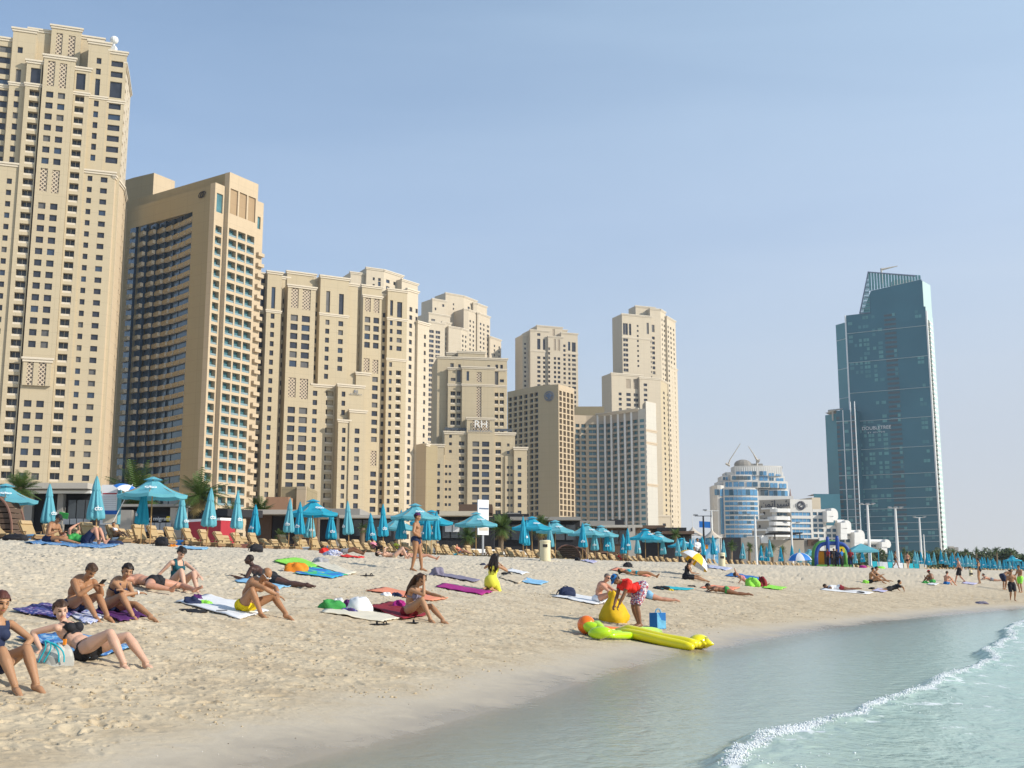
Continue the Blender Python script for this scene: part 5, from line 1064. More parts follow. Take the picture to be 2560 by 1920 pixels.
# pierced white wall
mb=MB(); x0,y0=G(1088,1355,98); x1,y1=G(1372,1360,112); q0=V2((x0,y0)); q1=V2((x1,y1)); e=(q1-q0)/np.linalg.norm(q1-q0); n=V2((e[1],-e[0])); Lw=np.linalg.norm(q1-q0); r=empty('garden_wall',(x0,y0,gz(x0,y0)),label='low white pierced wall behind the loungers near the billboard',cat='wall'); mb.prism([(0,0),tuple(q1-q0),tuple(q1-q0-n*.2),tuple(-n*.2)],-.3,1.25); mb.build('wall',M['whitepaint'],r)
mb=MB(); q=random.Random(3)
for i in range(150):
    t=q.uniform(0,Lw); z=q.uniform(.15,1.1); c=e*t; rr_=q.uniform(.06,.13); mb.tube([(c[0]+n[0]*.004,c[1]+n[1]*.004,z),(c[0]+n[0]*.02,c[1]+n[1]*.02,z)],rr_,7)
mb.build('openings',M['dark'],r)
# brown slatted cabins (arched)
def cabin(u, v, d, w, h, label, n_=9):
    x,y=G(u,v,d); r=empty('slatted_cabin',(x,y,gz(x,y)),label=label,cat='cabin',group='brown slatted arched cabins'); mb=MB()
    for i in range(n_):
        z0=h*i/n_; z1=z0+h/n_*.8; ww=w/2*math.sqrt(max(.05,1-(z0/h)**2.4)); mb.box(-ww,ww,-.7,.7,z0,z1)
    mb.build('slats',M['brownslat'],r)
    for y_ in (-.75,.75):
        a=MB(); a.tube([(w/2*math.copysign(abs(math.cos(t))**.8,math.cos(t)),y_,h*max(0,math.sin(t))**.8) for t in np.linspace(0.0,math.pi,17)],.06,6); a.build('arch_rim',mat('brown_rim',(.22,.12,.09)) if 'brown_rim' not in D.materials else D.materials['brown_rim'],r)
cabin(-18,1320,57,2.6,2.45,'brown slatted arched cabin at the far left edge')
cabin(1418,1358,100,2.2,1.5,'brown slatted cabin between folded parasols, nearer the beige bin'); cabin(1440,1358,104,2.0,1.45,'brown slatted cabin just right of the similar one'); cabin(1508,1362,112,1.9,1.2,'low brown slatted cabin below the pair of open parasols')
# billboard
r,a,e,n=pav('billboard','tall white billboard on a thin pole behind an open parasol','billboard',1195,1222,1250,90,[('board','signwhite',1195,1222,1249,1337,0,.12),('dark_stripe','signblue',1198,1221,1269,1273,.02,.03),('picture_band','awning',1198,1220,1319,1326,.02,.03),('pole','steel',1207,1211,1337,None,-.05,.12)],d1=90.5)
# price board kiosk with striped beach umbrella
r,a,e,n=pav('price_board','tall white price board with red line and beach picture below','price board',256,296,1208,56,[('board','signwhite',255,295,1212,1311,0,.35),('side_panel','teal2',295,299,1225,1310,0,.35),('red_line','red',257,292,1232.5,1235.5,.012,.02),('sea_picture','blue',258,293,1276,1292,.012,.02),('sand_picture','awning',258,293,1286,1308,.02,.02),('stand','steel',247,262,1311,None,-.05,.3)]+[('text_line','steel',259,291,1240+4.6*i,1240.7+4.6*i,.012,.01) for i in range(8)])
M['royal']=mat('royal_blue_canvas',(.03,.20,.60),rough=.6); M['whitecanvas']=mat('white_canvas',(.82,.82,.82),rough=.7)
def beach_umbrella(x, y, z, R_, tilt, label, m1='royal', m2='whitecanvas', pole=1.9, rz=0, half=.28):
    r=empty('beach_umbrella',(x,y,z),label=label,cat='beach umbrella'); n_=8; sets={}
    for j in range(n_):
        mk=(m1,m2)[j%2]; mb=MB(); mb.smooth=True; rows=[]
        for i in range(6):
            t=i/5*1.25; rows.append([mb.vert((R_*math.sin(t)/math.sin(1.25)*math.cos(2*math.pi*(j+s2/3)/n_),R_*math.sin(t)/math.sin(1.25)*math.sin(2*math.pi*(j+s2/3)/n_),pole+half*R_*3.0*(math.cos(t)-1)+.02)) for s2 in range(4)])
        for A_,B_ in zip(rows,rows[1:]):
            for s2 in range(3): mb.face((A_[s2],B_[s2],B_[s2+1],A_[s2+1]))
        mb.build('canopy_panel',M[mk],r)
    mb=MB(); mb.tube([(0,0,-.2),(0,0,pole+.1)],.018,6); mb.build('pole',M['whitepaint'],r); r.rotation_euler=(tilt[0],tilt[1],rz); return r
p=P(272,1236,55.5); beach_umbrella(p.x,p.y,gz(p.x,p.y)+.55,.78,(R(6),R(24),0),'blue and white striped beach umbrella tilted over the price board',pole=2.55,rz=.3,half=.22)
# tents
M['tent']=mat('cream_tent_canvas',(.60,.52,.42),var=.06)
def cone_tent(u, vt, vb, d, w, label):
    x,y=G(u,vb,d); z=ZV(vb,d); R_=w*d/FPX/2; h=ZV(vt,d)-z; z0=gz(x,y); r=empty('conical_tent',(x,y,z0),label=label,cat='tent',group='cream conical tents'); mb=MB(); mb.smooth=True; rows=[]
    for i in range(8):
        t=i/7; rad=.05+(R_-.05)*t**1.5; rows.append([mb.vert((rad*math.cos(a),rad*math.sin(a),z-z0+h*(1-t)*(1-.0*t)-.05*math.cos(8*a)*t)) for a in np.linspace(0,2*math.pi,17)[:-1]])
    for A_,B_ in zip(rows,rows[1:]):
        for j in range(16): mb.face((A_[j],B_[j],B_[(j+1)%16],A_[(j+1)%16]))
    mb.build('roof',M['tent'],r); mb=MB(); mb.tube([(0,0,z-z0+h-.2),(0,0,z-z0+h+1.6)],.05,6); mb.build('mast',M['whitepaint'],r); 
    for j in range(6):
        a=math.pi*(j+.5)/3; mb=MB(); mb.tube([(R_*.93*math.cos(a),R_*.93*math.sin(a),-.2),(R_*.93*math.cos(a),R_*.93*math.sin(a),z-z0+.05)],.06,6); mb.build('post',M['whitepaint'],r)
    return r
cone_tent(1732,1317,1338,170,54,'cream conical tent, the left one, behind an open parasol'); cone_tent(1780,1323,1345,160,50,'cream conical tent, the right one, above the blue printed kiosk')
m=mat('sea_print',(.10,.36,.68)); N,L=nodes(m); b=N['Principled BSDF']; tc=N.new('ShaderNodeTexCoord'); nn=tnoise(N,L,.7,6,tc.outputs['Object'],.8); L.new(ramp([(.35,(.06,.25,.60)),(.52,(.16,.48,.78)),(.62,(.65,.78,.85)),(.75,(.85,.85,.82))],nn.outputs['Fac'],N,L).outputs[0],b.inputs['Base Color']); M['print']=m
for u0,u1,d,lb in ((1728,1754,172,'blue sea-print kiosk wall under the left conical tent'),(1757,1799,161,'blue sea-print kiosk wall under the right conical tent')):
    pav('printed_kiosk',lb,'kiosk',u0,u1,1347,d,[('printed_wall','print',u0,u1,1345,None,0,4),('counter','orange',u0+6,u0+12,1362,1372,.3,.3)])
# ---- lamp posts
def lamp(u, vt, d, label, heads=2, mk='whitepaint', rad=.13):
    x,y=G(u,vt,d); z0=gz(x,y); h=ZV(vt,d)-z0; r=empty('lamp_post',(x,y,z0),label=label,cat='lamp post',group='lamp posts along the promenade'); mb=MB(); mb.tube([(0,0,-.3),(0,0,h*.4),(0,0,h)],[rad*1.5,rad*1.15,rad*.8],10); mb.build('pole',M[mk],r)
    if heads: 
        mb=MB(); mb.tube([(-1.1,0,h),(1.1,0,h)],.05,6); mb.build('crossarm',M[mk],r)
        for i in range(heads): xx=-1.0+2.0*i/max(1,heads-1); mb=MB(); mb.box(xx-.28,xx+.28,-.35,.1,h+.05,h+.22); mb.build('floodlight',M['steel'],r)
    return r
lamp(2168,1261,190,'tall cream floodlight mast in front of the glass tower, leftmost of three',3,rad=.22); lamp(2238,1270,195,'tall cream floodlight mast in the middle in front of the glass tower',3,rad=.22); lamp(2298,1294,230,'tall cream floodlight mast near the right edge of the glass tower',2,rad=.2)
lamp(2309,1336,240,'short thin pale post beside the rightmost floodlight mast',0,rad=.13); lamp(1887,1288,170,'pale floodlight mast in front of the curved white building',2,rad=.16); lamp(1978,1308,178,'pale floodlight mast before the blue-glazed bay of the white hotel',2,rad=.14); lamp(1779,1277,168,'thin pale mast left of the white curved building',1,rad=.12); lamp(1758,1290,150,'dark post standing above the conical tents',1,'black',.13)
r=empty('flag',(*G(1776,1316,168),ZV(1320,168)),label='small blue flag by the right conical tent mast',cat='flag'); mb=MB(); mb.poly([(0,0,0),(-1.6,.1,.1),(-1.6,.1,1.0),(0,0,.9)]); mb.poly([(0,.02,0),(0,.02,.9),(-1.6,.12,1.0),(-1.6,.12,.1)]); mb.build('cloth',M['royal'],r)
# ---- litter bins
def bin_(u, v, d, hgt, w, label):
    x,y=G(u,v,d); r=empty('litter_bin',(x,y,gz(x,y)),label=label,cat='litter bin',group='cream cylindrical litter bins'); mb=MB(); mb.smooth=True; R_=w/2; mb.tube([(0,0,-.05),(0,0,.02),(0,0,hgt-.06),(0,0,hgt)],[R_,R_*1.0,R_*.97,R_*.9],28); mb.build('body',M['creamplastic'],r)
    mb=MB(); mb.tube([(0,0,hgt-.1),(0,0,hgt-.04),(0,0,hgt+.01)],[R_*1.03,R_*1.04,R_*.9],28); mb.build('rim',M['creamplastic'],r); a=-2.0; mb=MB(); mb.box(-.12,.12,-R_-.012,-R_+.05,hgt-.34,hgt-.2); o=mb.build('slot',M['dark'],r); o.rotation_euler=(0,0,a+math.pi/2+.4); return r
p=spot(1363,1402); k=FPX/p.y; bin_(1363,1402,p.y,50/k,27/k,'cream cylindrical litter bin on open sand, the nearest one'); p=spot(1805,1416); k=FPX/p.y; bin_(1805,1416,p.y,33/k,17/k,'cream litter bin before the loungers by the conical tents'); p=spot(2427,1440); k=FPX/p.y; bin_(2427,1440,p.y,14/k,8/k,'tiny pale bin far right among the distant loungers')
# ---- inflatable castle
M['inflblue']=mat('blue_inflatable',(.03,.08,.32),rough=.4); M['inflgreen']=mat('green_inflatable',(.12,.33,.08),rough=.4)
x,y=G(2084,1425,120); z0=gz(x,y); r=empty('bouncy_castle',(x,y,z0),label='inflatable play castle in dark blue, green and yellow beside the striped sunshade',cat='bouncy castle'); k=120/FPX
def arch(x0,x1,zt,y_,mk,rad,nm):
    mb=MB(); mb.smooth=True; c=(x0+x1)/2; w=(x1-x0)/2; mb.tube([(c+w*math.copysign(abs(math.cos(t))**.6,math.cos(t)),y_,max(0,zt*abs(math.sin(t))**.5)) for t in np.linspace(0,math.pi,17)],rad,10); mb.build(nm,M[mk],r)
arch(-1.75,1.75,2.45,0,'inflblue',.2,'front_arch'); arch(-1.7,1.65,2.6,1.3,'inflgreen',.22,'rear_arch')
for xx,zt,mk in ((-.55,3.1,'inflblue'),(.45,3.2,'inflblue')): mb=MB(); mb.smooth=True; mb.tube([(xx,-.2,0),(xx,-.2,zt-.3),(xx,-.2,zt)],[.2,.2,.12],12); mb.build('tower',M[mk],r)
mb=MB(); mb.box(-1.6,1.6,1.3,1.5,.1,1.7); mb.build('back_wall',M['black'],r); mb=MB(); mb.box(-1.5,-.8,.4,.6,.1,1.6); mb.build('yellow_panel',M['orange'],r); mb=MB(); mb.box(.7,1.5,.9,1.1,1.5,2.1); mb.build('window_panel',M['yellow'],r); mb=MB(); mb.box(-1.8,1.8,-.4,1.6,0,.25); mb.build('floor_cushion',M['inflgreen'],r)
# ---- gazebo and striped sunshade on the sand
x,y=G(2155,1415,130); z0=gz(x,y); r=empty('gazebo',(x,y,z0),label='turquoise four-legged gazebo right of the play castle',cat='gazebo'); mb=MB(); 
for j in range(4):
    a,b=[( 1.5*sx,1.5*sy) for sx,sy in ((-1,-1),(1,-1),(1,1),(-1,1))][j],[( 1.5*sx,1.5*sy) for sx,sy in ((-1,-1),(1,-1),(1,1),(-1,1))][(j+1)%4]; mb.poly([(*a,1.95),(*b,1.95),(0,0,2.75)]); mb.poly([(*a,1.75),(*b,1.75),(*b,1.95),(*a,1.95)])
mb.build('roof',M['teal2'],r)
for sx in (-1,1):
    for sy in (-1,1): mb=MB(); mb.tube([(1.45*sx,1.45*sy,-.1),(1.45*sx,1.45*sy,1.9)],.05,6); mb.build('leg',M['teal'],r)
p=spot(2000,1424); x,y=G(2000,1403,112); beach_umbrella(x,y,gz(x,y)-.1,1.15,(R(3),R(-4),0),'big blue and white sunshade half hiding the play castle',pole=1.35,rz=.2,half=.3)
# ---- trees at the far right
def leafball(mb, c, r3, n_, q, sz):
    for _ in range(n_):
        while True:
            d=Vector((q.uniform(-1,1),q.uniform(-1,1),q.uniform(-1,1)))
            if .25<d.length<1: break
        p=Vector((c[0]+d.x*r3[0],c[1]+d.y*r3[1],c[2]+d.z*r3[2])); a=Vector((q.uniform(-1,1),q.uniform(-1,1),q.uniform(-1,1))).normalized()*sz*q.uniform(.6,1.3); b=a.orthogonal().normalized()*sz*q.uniform(.4,.9); mb.poly([p-a,p+b,p+a,p-b])
q=random.Random(21); ti=0; u=2150
while u<2640:
    d=q.uniform(300,380); w=q.uniform(26,44); top=np.interp(u,[2150,2220,2300,2400,2480,2520,2600],[1378,1376,1374,1372,1370,1376,1392])+q.uniform(-4,5); x,y=G(u,1410,d); z0=gz(x,y); h=ZV(top,d)-z0; wm=w*d/FPX; ti+=1
    r=empty('tree',(x,y,z0),label=f'dark green tree in the far belt beyond the parasols, {ordn(ti)} of them from the left',cat='tree',group='trees beyond the far end of the beach')
    mb=MB()
    for k in range(6): leafball(mb,(q.uniform(-.35,.35)*wm,q.uniform(-1,1),h*q.uniform(.35,.82)),(wm*.33,2.0,h*.22),170,q,.42)
    mb.build('crown',M[q.choice(['leaf','leaf2'])],r); mb=MB(); mb.tube([(0,0,-.3),(0,0,h*.5)],[.3,.18],6); mb.build('trunk',M['bark'],r); u+=w*.52
for i,(u,v,w) in enumerate(((2490,1366,26),(2440,1371,22),(2412,1373,18),(2530,1374,22),(2385,1373,17),(2262,1372,18),(2210,1378,20))):
    d=300; x,y=G(u,v,d); cr=w*d/FPX*.56; o=palm(x,y,ZV(v+w*.3,d)-gz(x,y),cr,300+i,f'palm head rising from the dark far tree belt, {ordn([7,6,5,4,3,2,1].index([4,6,5,7,3,2,1][0]) if False else i+1)} tallest',skirt=False,nf=30); o['group']='palms in the far tree belt'
# hedge-like planting under the glass tower
q=random.Random(5); mb=MB()
for u in range(2130,2330,6):
    x,y=G(u,1400,q.uniform(262,290)); leafball(mb,(x,y,gz(x,y)+q.uniform(1,3.4)),(2.2,2,1.6),130,q,.4)
tag(mb.build('shrubbery',M['leaf2']),'dark shrubbery under the glass tower','shrubbery',kind='stuff')
# distant low hills of buildings
pav('distant_building','faint low grey building on the horizon right of the glass tower','building',2365,2398,1368,1100,[('block','greystone',2366,2396,1368,None,0,20),('roof_box','greige',2372,2384,1366,1370,1,10)])
# ================================================================ people
def rgz(x, y):
    X_=np.array([float(x)]); Y_=np.array([float(y)]); s_=sdist(X_,Y_); return float(ground(X_,Y_,s_)[0]+relief(X_,Y_,s_)[0])
def skinmat(name, c, rough=.5):
    m=mat(name,c,rough=rough,var=.12,scale=7,spec=.35); b=m.node_tree.nodes['Principled BSDF']; b.inputs['Subsurface Weight'].default_value=.06; b.inputs['Subsurface Radius'].default_value=(.02,.008,.004); return m
SK={'fair':skinmat('fair_skin',(.62,.38,.27)),'pink':skinmat('sunburnt_skin',(.55,.28,.185)),'tan':skinmat('tanned_skin',(.38,.19,.095)),'olive':skinmat('olive_skin',(.42,.225,.12)),'brown':skinmat('brown_skin',(.24,.115,.06),.42),'dark':skinmat('dark_skin',(.085,.042,.03),.38)}
LIP=mat('lips',(.40,.12,.10),rough=.4); EYE=mat('dark_eye',(.03,.02,.018),rough=.3)
HM={'black':mat('black_hair',(.022,.015,.012),rough=.5,var=.4,scale=30),'brown':mat('brown_hair',(.065,.035,.02),rough=.5,var=.4,scale=30),'auburn':mat('auburn_hair',(.10,.035,.025),rough=.5,var=.4,scale=30),'grey':mat('grey_stubble',(.16,.13,.11),rough=.7)}
CM={k:mat(k+'_cloth',c,rough=.75,var=.1,scale=9) for k,c in dict(navy=(.02,.03,.075),black=(.018,.018,.022),yellow=(.86,.62,.01),lemon=(.78,.76,.08),red=(.78,.03,.02),teal=(.012,.10,.13),white=(.78,.78,.78),purple=(.09,.02,.12),mauve=(.22,.20,.27),green=(.06,.35,.08),lime=(.30,.75,.08),orange=(.82,.26,.02),blue=(.02,.16,.45),turq=(.02,.42,.50),pink=(.72,.25,.32),maroon=(.25,.02,.03),grey=(.35,.35,.37),lilac=(.55,.52,.70),beige=(.60,.50,.36),sky=(.25,.50,.72),magenta=(.38,.02,.20),coral=(.80,.28,.16),cream=(.72,.66,.52)).items()}
def patterned(name, cols, scale, base=None):
    m=D.materials.new(name); N,L=nodes(m); b=N['Principled BSDF']; b.inputs['Roughness'].default_value=.85; tc=N.new('ShaderNodeTexCoord'); v=N.new('ShaderNodeTexVoronoi'); v.inputs['Scale'].default_value=scale; L.new(tc.outputs['Object'],v.inputs['Vector'])
    sp=N.new('ShaderNodeSeparateColor'); L.new(v.outputs['Color'],sp.inputs[0]); r=ramp([(i/len(cols),c) for i,c in enumerate(cols)],sp.outputs[0],N,L); r.color_ramp.interpolation='CONSTANT'; L.new(r.outputs[0],b.inputs['Base Color']); return m
CM['plaid']=patterned('striped_check_cloth',[(.45,.05,.06),(.62,.60,.62),(.10,.12,.30),(.70,.66,.64),(.35,.10,.14)],38)
CM['floral']=patterned('floral_cloth',[(.04,.05,.20),(.06,.07,.28),(.35,.28,.45),(.12,.05,.2),(.03,.05,.18)],26)
CM['rainbow']=patterned('bright_towel_cloth',[(.02,.12,.5),(.02,.35,.6),(.05,.5,.2),(.55,.65,.1),(.03,.2,.6)],2.6)
CM['paisley']=patterned('pale_printed_cloth',[(.60,.60,.70),(.25,.30,.55),(.70,.70,.75),(.45,.5,.7)],20)
CM['bluepat']=patterned('blue_printed_cloth',[(.05,.18,.42),(.10,.30,.55),(.03,.12,.35),(.30,.45,.6)],18)
TS=D.scenes.new('workshop')
def ik(a, c, l1, l2, pole):
    a,c,pole=Vector(a),Vector(c),Vector(pole); d=c-a; L_=min(d.length,(l1+l2)*.998); dn=d.normalized(); c=a+dn*L_; x=(l1*l1-l2*l2+L_*L_)/(2*L_); h=math.sqrt(max(0,l1*l1-x*x)); pp=(pole-dn*pole.dot(dn)); pp=pp.normalized() if pp.length>1e-5 else dn.orthogonal().normalized()
    return a+dn*x+pp*h, c
def frame(z, x):                                           # matrix with columns (x', y', z')
    z=Vector(z).normalized(); x=Vector(x); x=(x-z*x.dot(z)).normalized(); y=z.cross(x); return Matrix((x,y,z)).transposed()
def person(label, uv, head, ps, skin='tan', hair='black', hs='short', cl=(), sex='m', sc=1., vox=.013, fingers=True, tilt=True, d=None, zoff=0, group=None, belly=0, build=1., z=None, face=True):
    """ps: pose dict in metres, x forward, y left, z up"""
    g=lambda k,df: ps.get(k,df)
    pel=Vector(g('pel',(0,0,.95))); sp=Vector(g('spine',(0,0,1))).normalized(); side=Vector(g('side',(0,1,0))); side=(side-sp*side.dot(sp)).normalized(); fr=side.cross(sp).normalized()
    curve=g('curve',0.); SL=.475; mid=pel+sp*SL*.5-fr*curve; nk=pel+sp*SL
    shw=(.185 if sex=='m' else .155)*build; hw=.095 if sex=='m' else .10
    roll=Vector(g('shroll',(0,0,0)))
    fc=Vector(g('face',tuple(fr))).normalized(); hup=Vector(g('hup',tuple(sp*.6+Vector((0,0,.4))))); hup=(hup-fc*hup.dot(fc)).normalized(); hd=nk+(sp*.35+hup*.65).normalized()*.165+fc*.03
    m=MB(); m.smooth=True; bones=[]
    Q=frame(sp,fr)                                         # x=front y=side? (y = z cross x)
    def E_(c,rx,ry,rz,q=None): m.ell(c,(rx,ry,rz),14,9,q or Q)
    f_=sex=='f'
    E_(pel+sp*.0,.105,.155 if not f_ else .165,.115); E_(pel+sp*.10-fr*curve*.4,.095+belly*.5,.14 if not f_ else .125,.12)
    E_(mid+sp*-.02+fr*belly*.4,.095+belly,.145 if not f_ else .118,.14); E_(mid+sp*.12,.108,.155*build if not f_ else .132,.15); E_(nk-sp*.10-fr*curve*.2,.098,.165*build if not f_ else .14,.12); E_(nk-sp*.04,.06,.12*build,.06)
    if f_:
        for s_ in (-1,1): E_(nk-sp*.165+side*s_*.066+fr*.070,.055,.058,.060)
    else:
        for s_ in (-1,1): E_(nk-sp*.13+side*s_*.075+fr*.06,.05,.085*build,.06)
    for s_ in (-1,1): E_(pel-sp*.03+side*s_*.075-fr*.065,.085,.085,.10)
    m.tube([nk-sp*.05,nk+(hd-nk)*.7],[.058 if not f_ else .048,.05 if not f_ else .042],12)
    H=frame(hup,fc); hdv=hd
    def hp(x,y,z_): return hdv+H@Vector((x,y,z_))
    m.ell(hp(-.012,0,.03),(.092,.075,.088),16,10,H); m.ell(hp(.022,0,-.035),(.068,.058,.078),14,9,H); m.ell(hp(.045,0,-.075),(.036,.036,.030),10,7,H)
    m.tube([hp(.083,0,.008),hp(.105,0,-.028),hp(.086,0,-.034)],[.010,.016,.012],8)
    for s_ in (-1,1): m.ell(hp(-.005,s_*.076,-.01),(.017,.010,.030),8,6,H); m.ell(hp(.062,s_*.03,-.028),(.025,.022,.022),8,6,H)
    m.ell(hp(.076,0,.030),(.016,.05,.012),8,6,H); m.ell(hp(.082,0,-.058),(.012,.024,.010),8,6,H)
    bones.append(('head',hp(0,0,.05),hp(.02,0,-.05),.08)); bones.append(('neck',nk,nk+(hd-nk)*.45,.05)); bones.append(('torso',pel,nk-sp*.03,.14))
    J={}
    for sd,s_ in (('L',1),('R',-1)):
        sh=nk-sp*.055+side*s_*shw+Vector(g('shift'+sd,(0,0,0))); w0=g('hand'+sd,(.25,s_*.2,.9)); el,wr=ik(sh,w0,.285,.25,g('elp'+sd,(-.3,s_*.6,-.6))); k=1. if not f_ else .82; k*=.5+.5*build
        E_(sh-sp*.015,.058*k,.058*k,.062*k)
        m.tube([sh,sh.lerp(el,.45),el],[.054*k,.051*k,.040*k],12); m.ell(el,(.036*k,)*3,10,8); m.tube([el,el.lerp(wr,.35),wr],[.040*k,.044*k,.028*k],12)
        hdir=Vector(g('hdir'+sd,tuple(wr-el))).normalized(); hn=Vector(g('hnorm'+sd,(0,0,-1))); F_=frame(hdir,hn)   # z=fingers x=palm normal y=across
        m.ell(wr+hdir*.05,(.017,.040,.055),12,8,F_)
        curl=g('curl'+sd,.5)
        if fingers:
            for i_,(oy,ln) in enumerate(((-.031,.062),(-.011,.072),(.010,.068),(.029,.052))):
                b0=wr+hdir*.088+F_@Vector((0,oy,0)); d1=(hdir*math.cos(curl*.5)+F_@Vector((1,0,0))*math.sin(curl*.5)); d2=(hdir*math.cos(curl*1.3)+F_@Vector((1,0,0))*math.sin(curl*1.3)); b1=b0+d1*ln*.5; m.tube([b0-hdir*.02,b0,b1,b1+d2*ln*.5],[.010,.0095,.009,.0075],8)
            ts=-1 if (sd=='L')==(g('thumb',1)>0) else 1
            b0=wr+hdir*.025+F_@Vector((.006,ts*.028,0)); t1=b0+(hdir*.6+F_@Vector((.35,ts*.7,0)))*.04; m.tube([b0,t1,t1+(hdir*.85+F_@Vector((.35,ts*.2,0)))*.032],[.013,.0115,.009],8)
        else: m.ell(wr+hdir*.11,(.013,.034,.045),10,7,F_)
        bones+=[('uarm',sh,el,.045),('farm',el,wr,.035),('hand',wr+hdir*.03,wr+hdir*.15,.02)]
        hipj=pel+side*s_*hw-sp*.02; an0=g('foot'+sd,(.02,s_*.11,.08)); kn,an=ik(hipj,an0,.43,.415,g('knp'+sd,(1,s_*.1,.3))); k=1. if not f_ else .98
        m.tube([hipj,hipj.lerp(kn,.35),hipj.lerp(kn,.75),kn],[.096*k,.092*k,.068*k,.055*k],14); m.ell(kn,(.053*k,)*3,12,8); m.tube([kn,kn.lerp(an,.3),kn.lerp(an,.7),an],[.053*k,.062*k,.044*k,.035*k],12)
        td=Vector(g('toe'+sd,(1,s_*.15,-.1))).normalized(); fn=(an-kn).normalized(); F_=frame(td,-fn)
        heel=an-td*.03+F_@Vector((-.035,0,0)); m.ell(an-td*.02+F_@Vector((-.02,0,0)),(.042,.032,.045),10,8,F_); m.tube([heel,an+td*.06+F_@Vector((-.02,0,0)),an+td*.125+F_@Vector((-.042,0,0)),an+td*.165+F_@Vector((-.048,0,0))],[.034,.036,.030,.022],12)
        if fingers:
            for i_ in range(5): m.tube([an+td*.15+F_@Vector((-.048,(.030-.015*i_)*(1 if sd=='R' else -1),0)),an+td*(.198-.007*i_)+F_@Vector((-.052,(.033-.016*i_)*(1 if sd=='R' else -1),0))],[.013,.009],7)
        bones+=[('thigh',hipj,kn,.07),('shin',kn,an,.045),('foot',an,an+td*.18,.03)]; J['kn'+sd]=kn; J['an'+sd]=an; J['wr'+sd]=wr; J['el'+sd]=el; J['sh'+sd]=sh
    tmp=m.build('tmp_body',SK[skin]); COL.objects.unlink(tmp); TS.collection.objects.link(tmp); rm=tmp.modifiers.new('r','REMESH'); rm.mode='VOXEL'; rm.voxel_size=vox; rm.use_smooth_shade=True
    sm=tmp.modifiers.new('s','SMOOTH'); sm.factor=.5; sm.iterations=3 if vox<.016 else 2
    TS.view_layers[0].update(); me=D.meshes.new_from_object(tmp.evaluated_get(TS.view_layers[0].depsgraph)); D.objects.remove(tmp)
    me.materials.clear(); [me.materials.append(q) for q in (SK[skin],LIP,EYE)]
    if z is not None: p0=Vector(z)
    else:
        if d is None: p0=spot(*uv)
        else: p0=Vector((*G(uv[0],uv[1],d),0))
        p0.z=rgz(p0.x,p0.y)+zoff
    root=empty('person',p0,label=label,cat='person',group=group); rz=Matrix.Rotation(R(head),3,'Z')
    if tilt and z is None:
        e_=.5; gx=(gz(p0.x+e_,p0.y)-gz(p0.x-e_,p0.y))/(2*e_); gy=(gz(p0.x,p0.y+e_)-gz(p0.x,p0.y-e_))/(2*e_); nz=Vector((-gx,-gy,1)).normalized(); rz=Vector((0,0,1)).rotation_difference(nz).to_matrix()@rz
    root.rotation_euler=rz.to_euler(); root.scale=(sc,)*3
    bo=D.objects.new('body',me); COL.objects.link(bo); bo.parent=root
    nv=len(me.vertices); V=np.empty(nv*3,np.float32); me.vertices.foreach_get('co',V); V=V.reshape(-1,3).astype(float); NN=np.empty(nv*3,np.float32); me.vertex_normals.foreach_get('vector',NN); NN=NN.reshape(-1,3)
    faces=[tuple(p.vertices) for p in me.polygons]; fcn=np.array([V[list(f)].mean(0) for f in faces])
    dist=[]; tt=[]
    for (_,a,b,r_) in bones:
        a=np.array(a);b=np.array(b); ab=b-a; t=((fcn-a)@ab)/(ab@ab); tc_=np.clip(t,0,1); dist.append(np.linalg.norm(fcn-(a+tc_[:,None]*ab),axis=1)/ (r_+.0)); tt.append(t)
    dist=np.array(dist); nb=dist.argmin(0); tb=np.array(tt)[nb,np.arange(len(nb))]; names=np.array([b[0] for b in bones])[nb]
    tu=(fcn-np.array(pel))@np.array(sp)/SL; tf=(fcn-np.array(pel))@np.array(fr); tsd=(fcn-np.array(pel))@np.array(side)
    Hi=np.array(H.transposed()); hl=(fcn-np.array(hdv))@Hi.T; hx,hy,hz_=hl[:,0],hl[:,1],hl[:,2]
    ctx=dict(n=names,t=tb,u=tu,f=tf,s=tsd,hx=hx,hy=hy,hz=hz_)
    mi=np.zeros(len(faces),int)
    if face and vox<.02:
        hd_=names=='head'; mi[hd_&(hx>.07)&(abs(hz_+.058)<.008)&(abs(hy)<.024)]=1
        mi[hd_&(hx>.055)&(abs(hz_-.008)<.007)&(abs(abs(hy)-.032)<.016)]=2; mi[hd_&(hx>.06)&(abs(hz_-.032)<.005)&(abs(abs(hy)-.034)<.02)]=2
    me.polygons.foreach_set('material_index',mi)
    rr_=np.random.default_rng(abs(hash(label))%1000 if False else len(label))
    def shell(name, sel, off, mt, wob=0., wl=.05):
        idx=np.nonzero(sel)[0]
        if len(idx)<4: return None
        used={}; vs=[]; fs=[]
        for i in idx:
            f=[]
            for v in faces[i]:
                if v not in used:
                    o_=off+(wob*float(vnoise(np.array([V[v][0]+V[v][2]]),np.array([V[v][1]-.4*V[v][2]]),wl,len(label))[0]) if wob else 0); used[v]=len(vs); vs.append(V[v]+NN[v]*o_)
                f.append(used[v])
            fs.append(f)
        mm=D.meshes.new(name); mm.from_pydata([tuple(q) for q in vs],[],fs); mm.materials.append(mt); mm.polygons.foreach_set('use_smooth',[True]*len(fs)); o=D.objects.new(name,mm); COL.objects.link(o); o.parent=root; return o
    hd_=(names=='head')|(names=='neck')
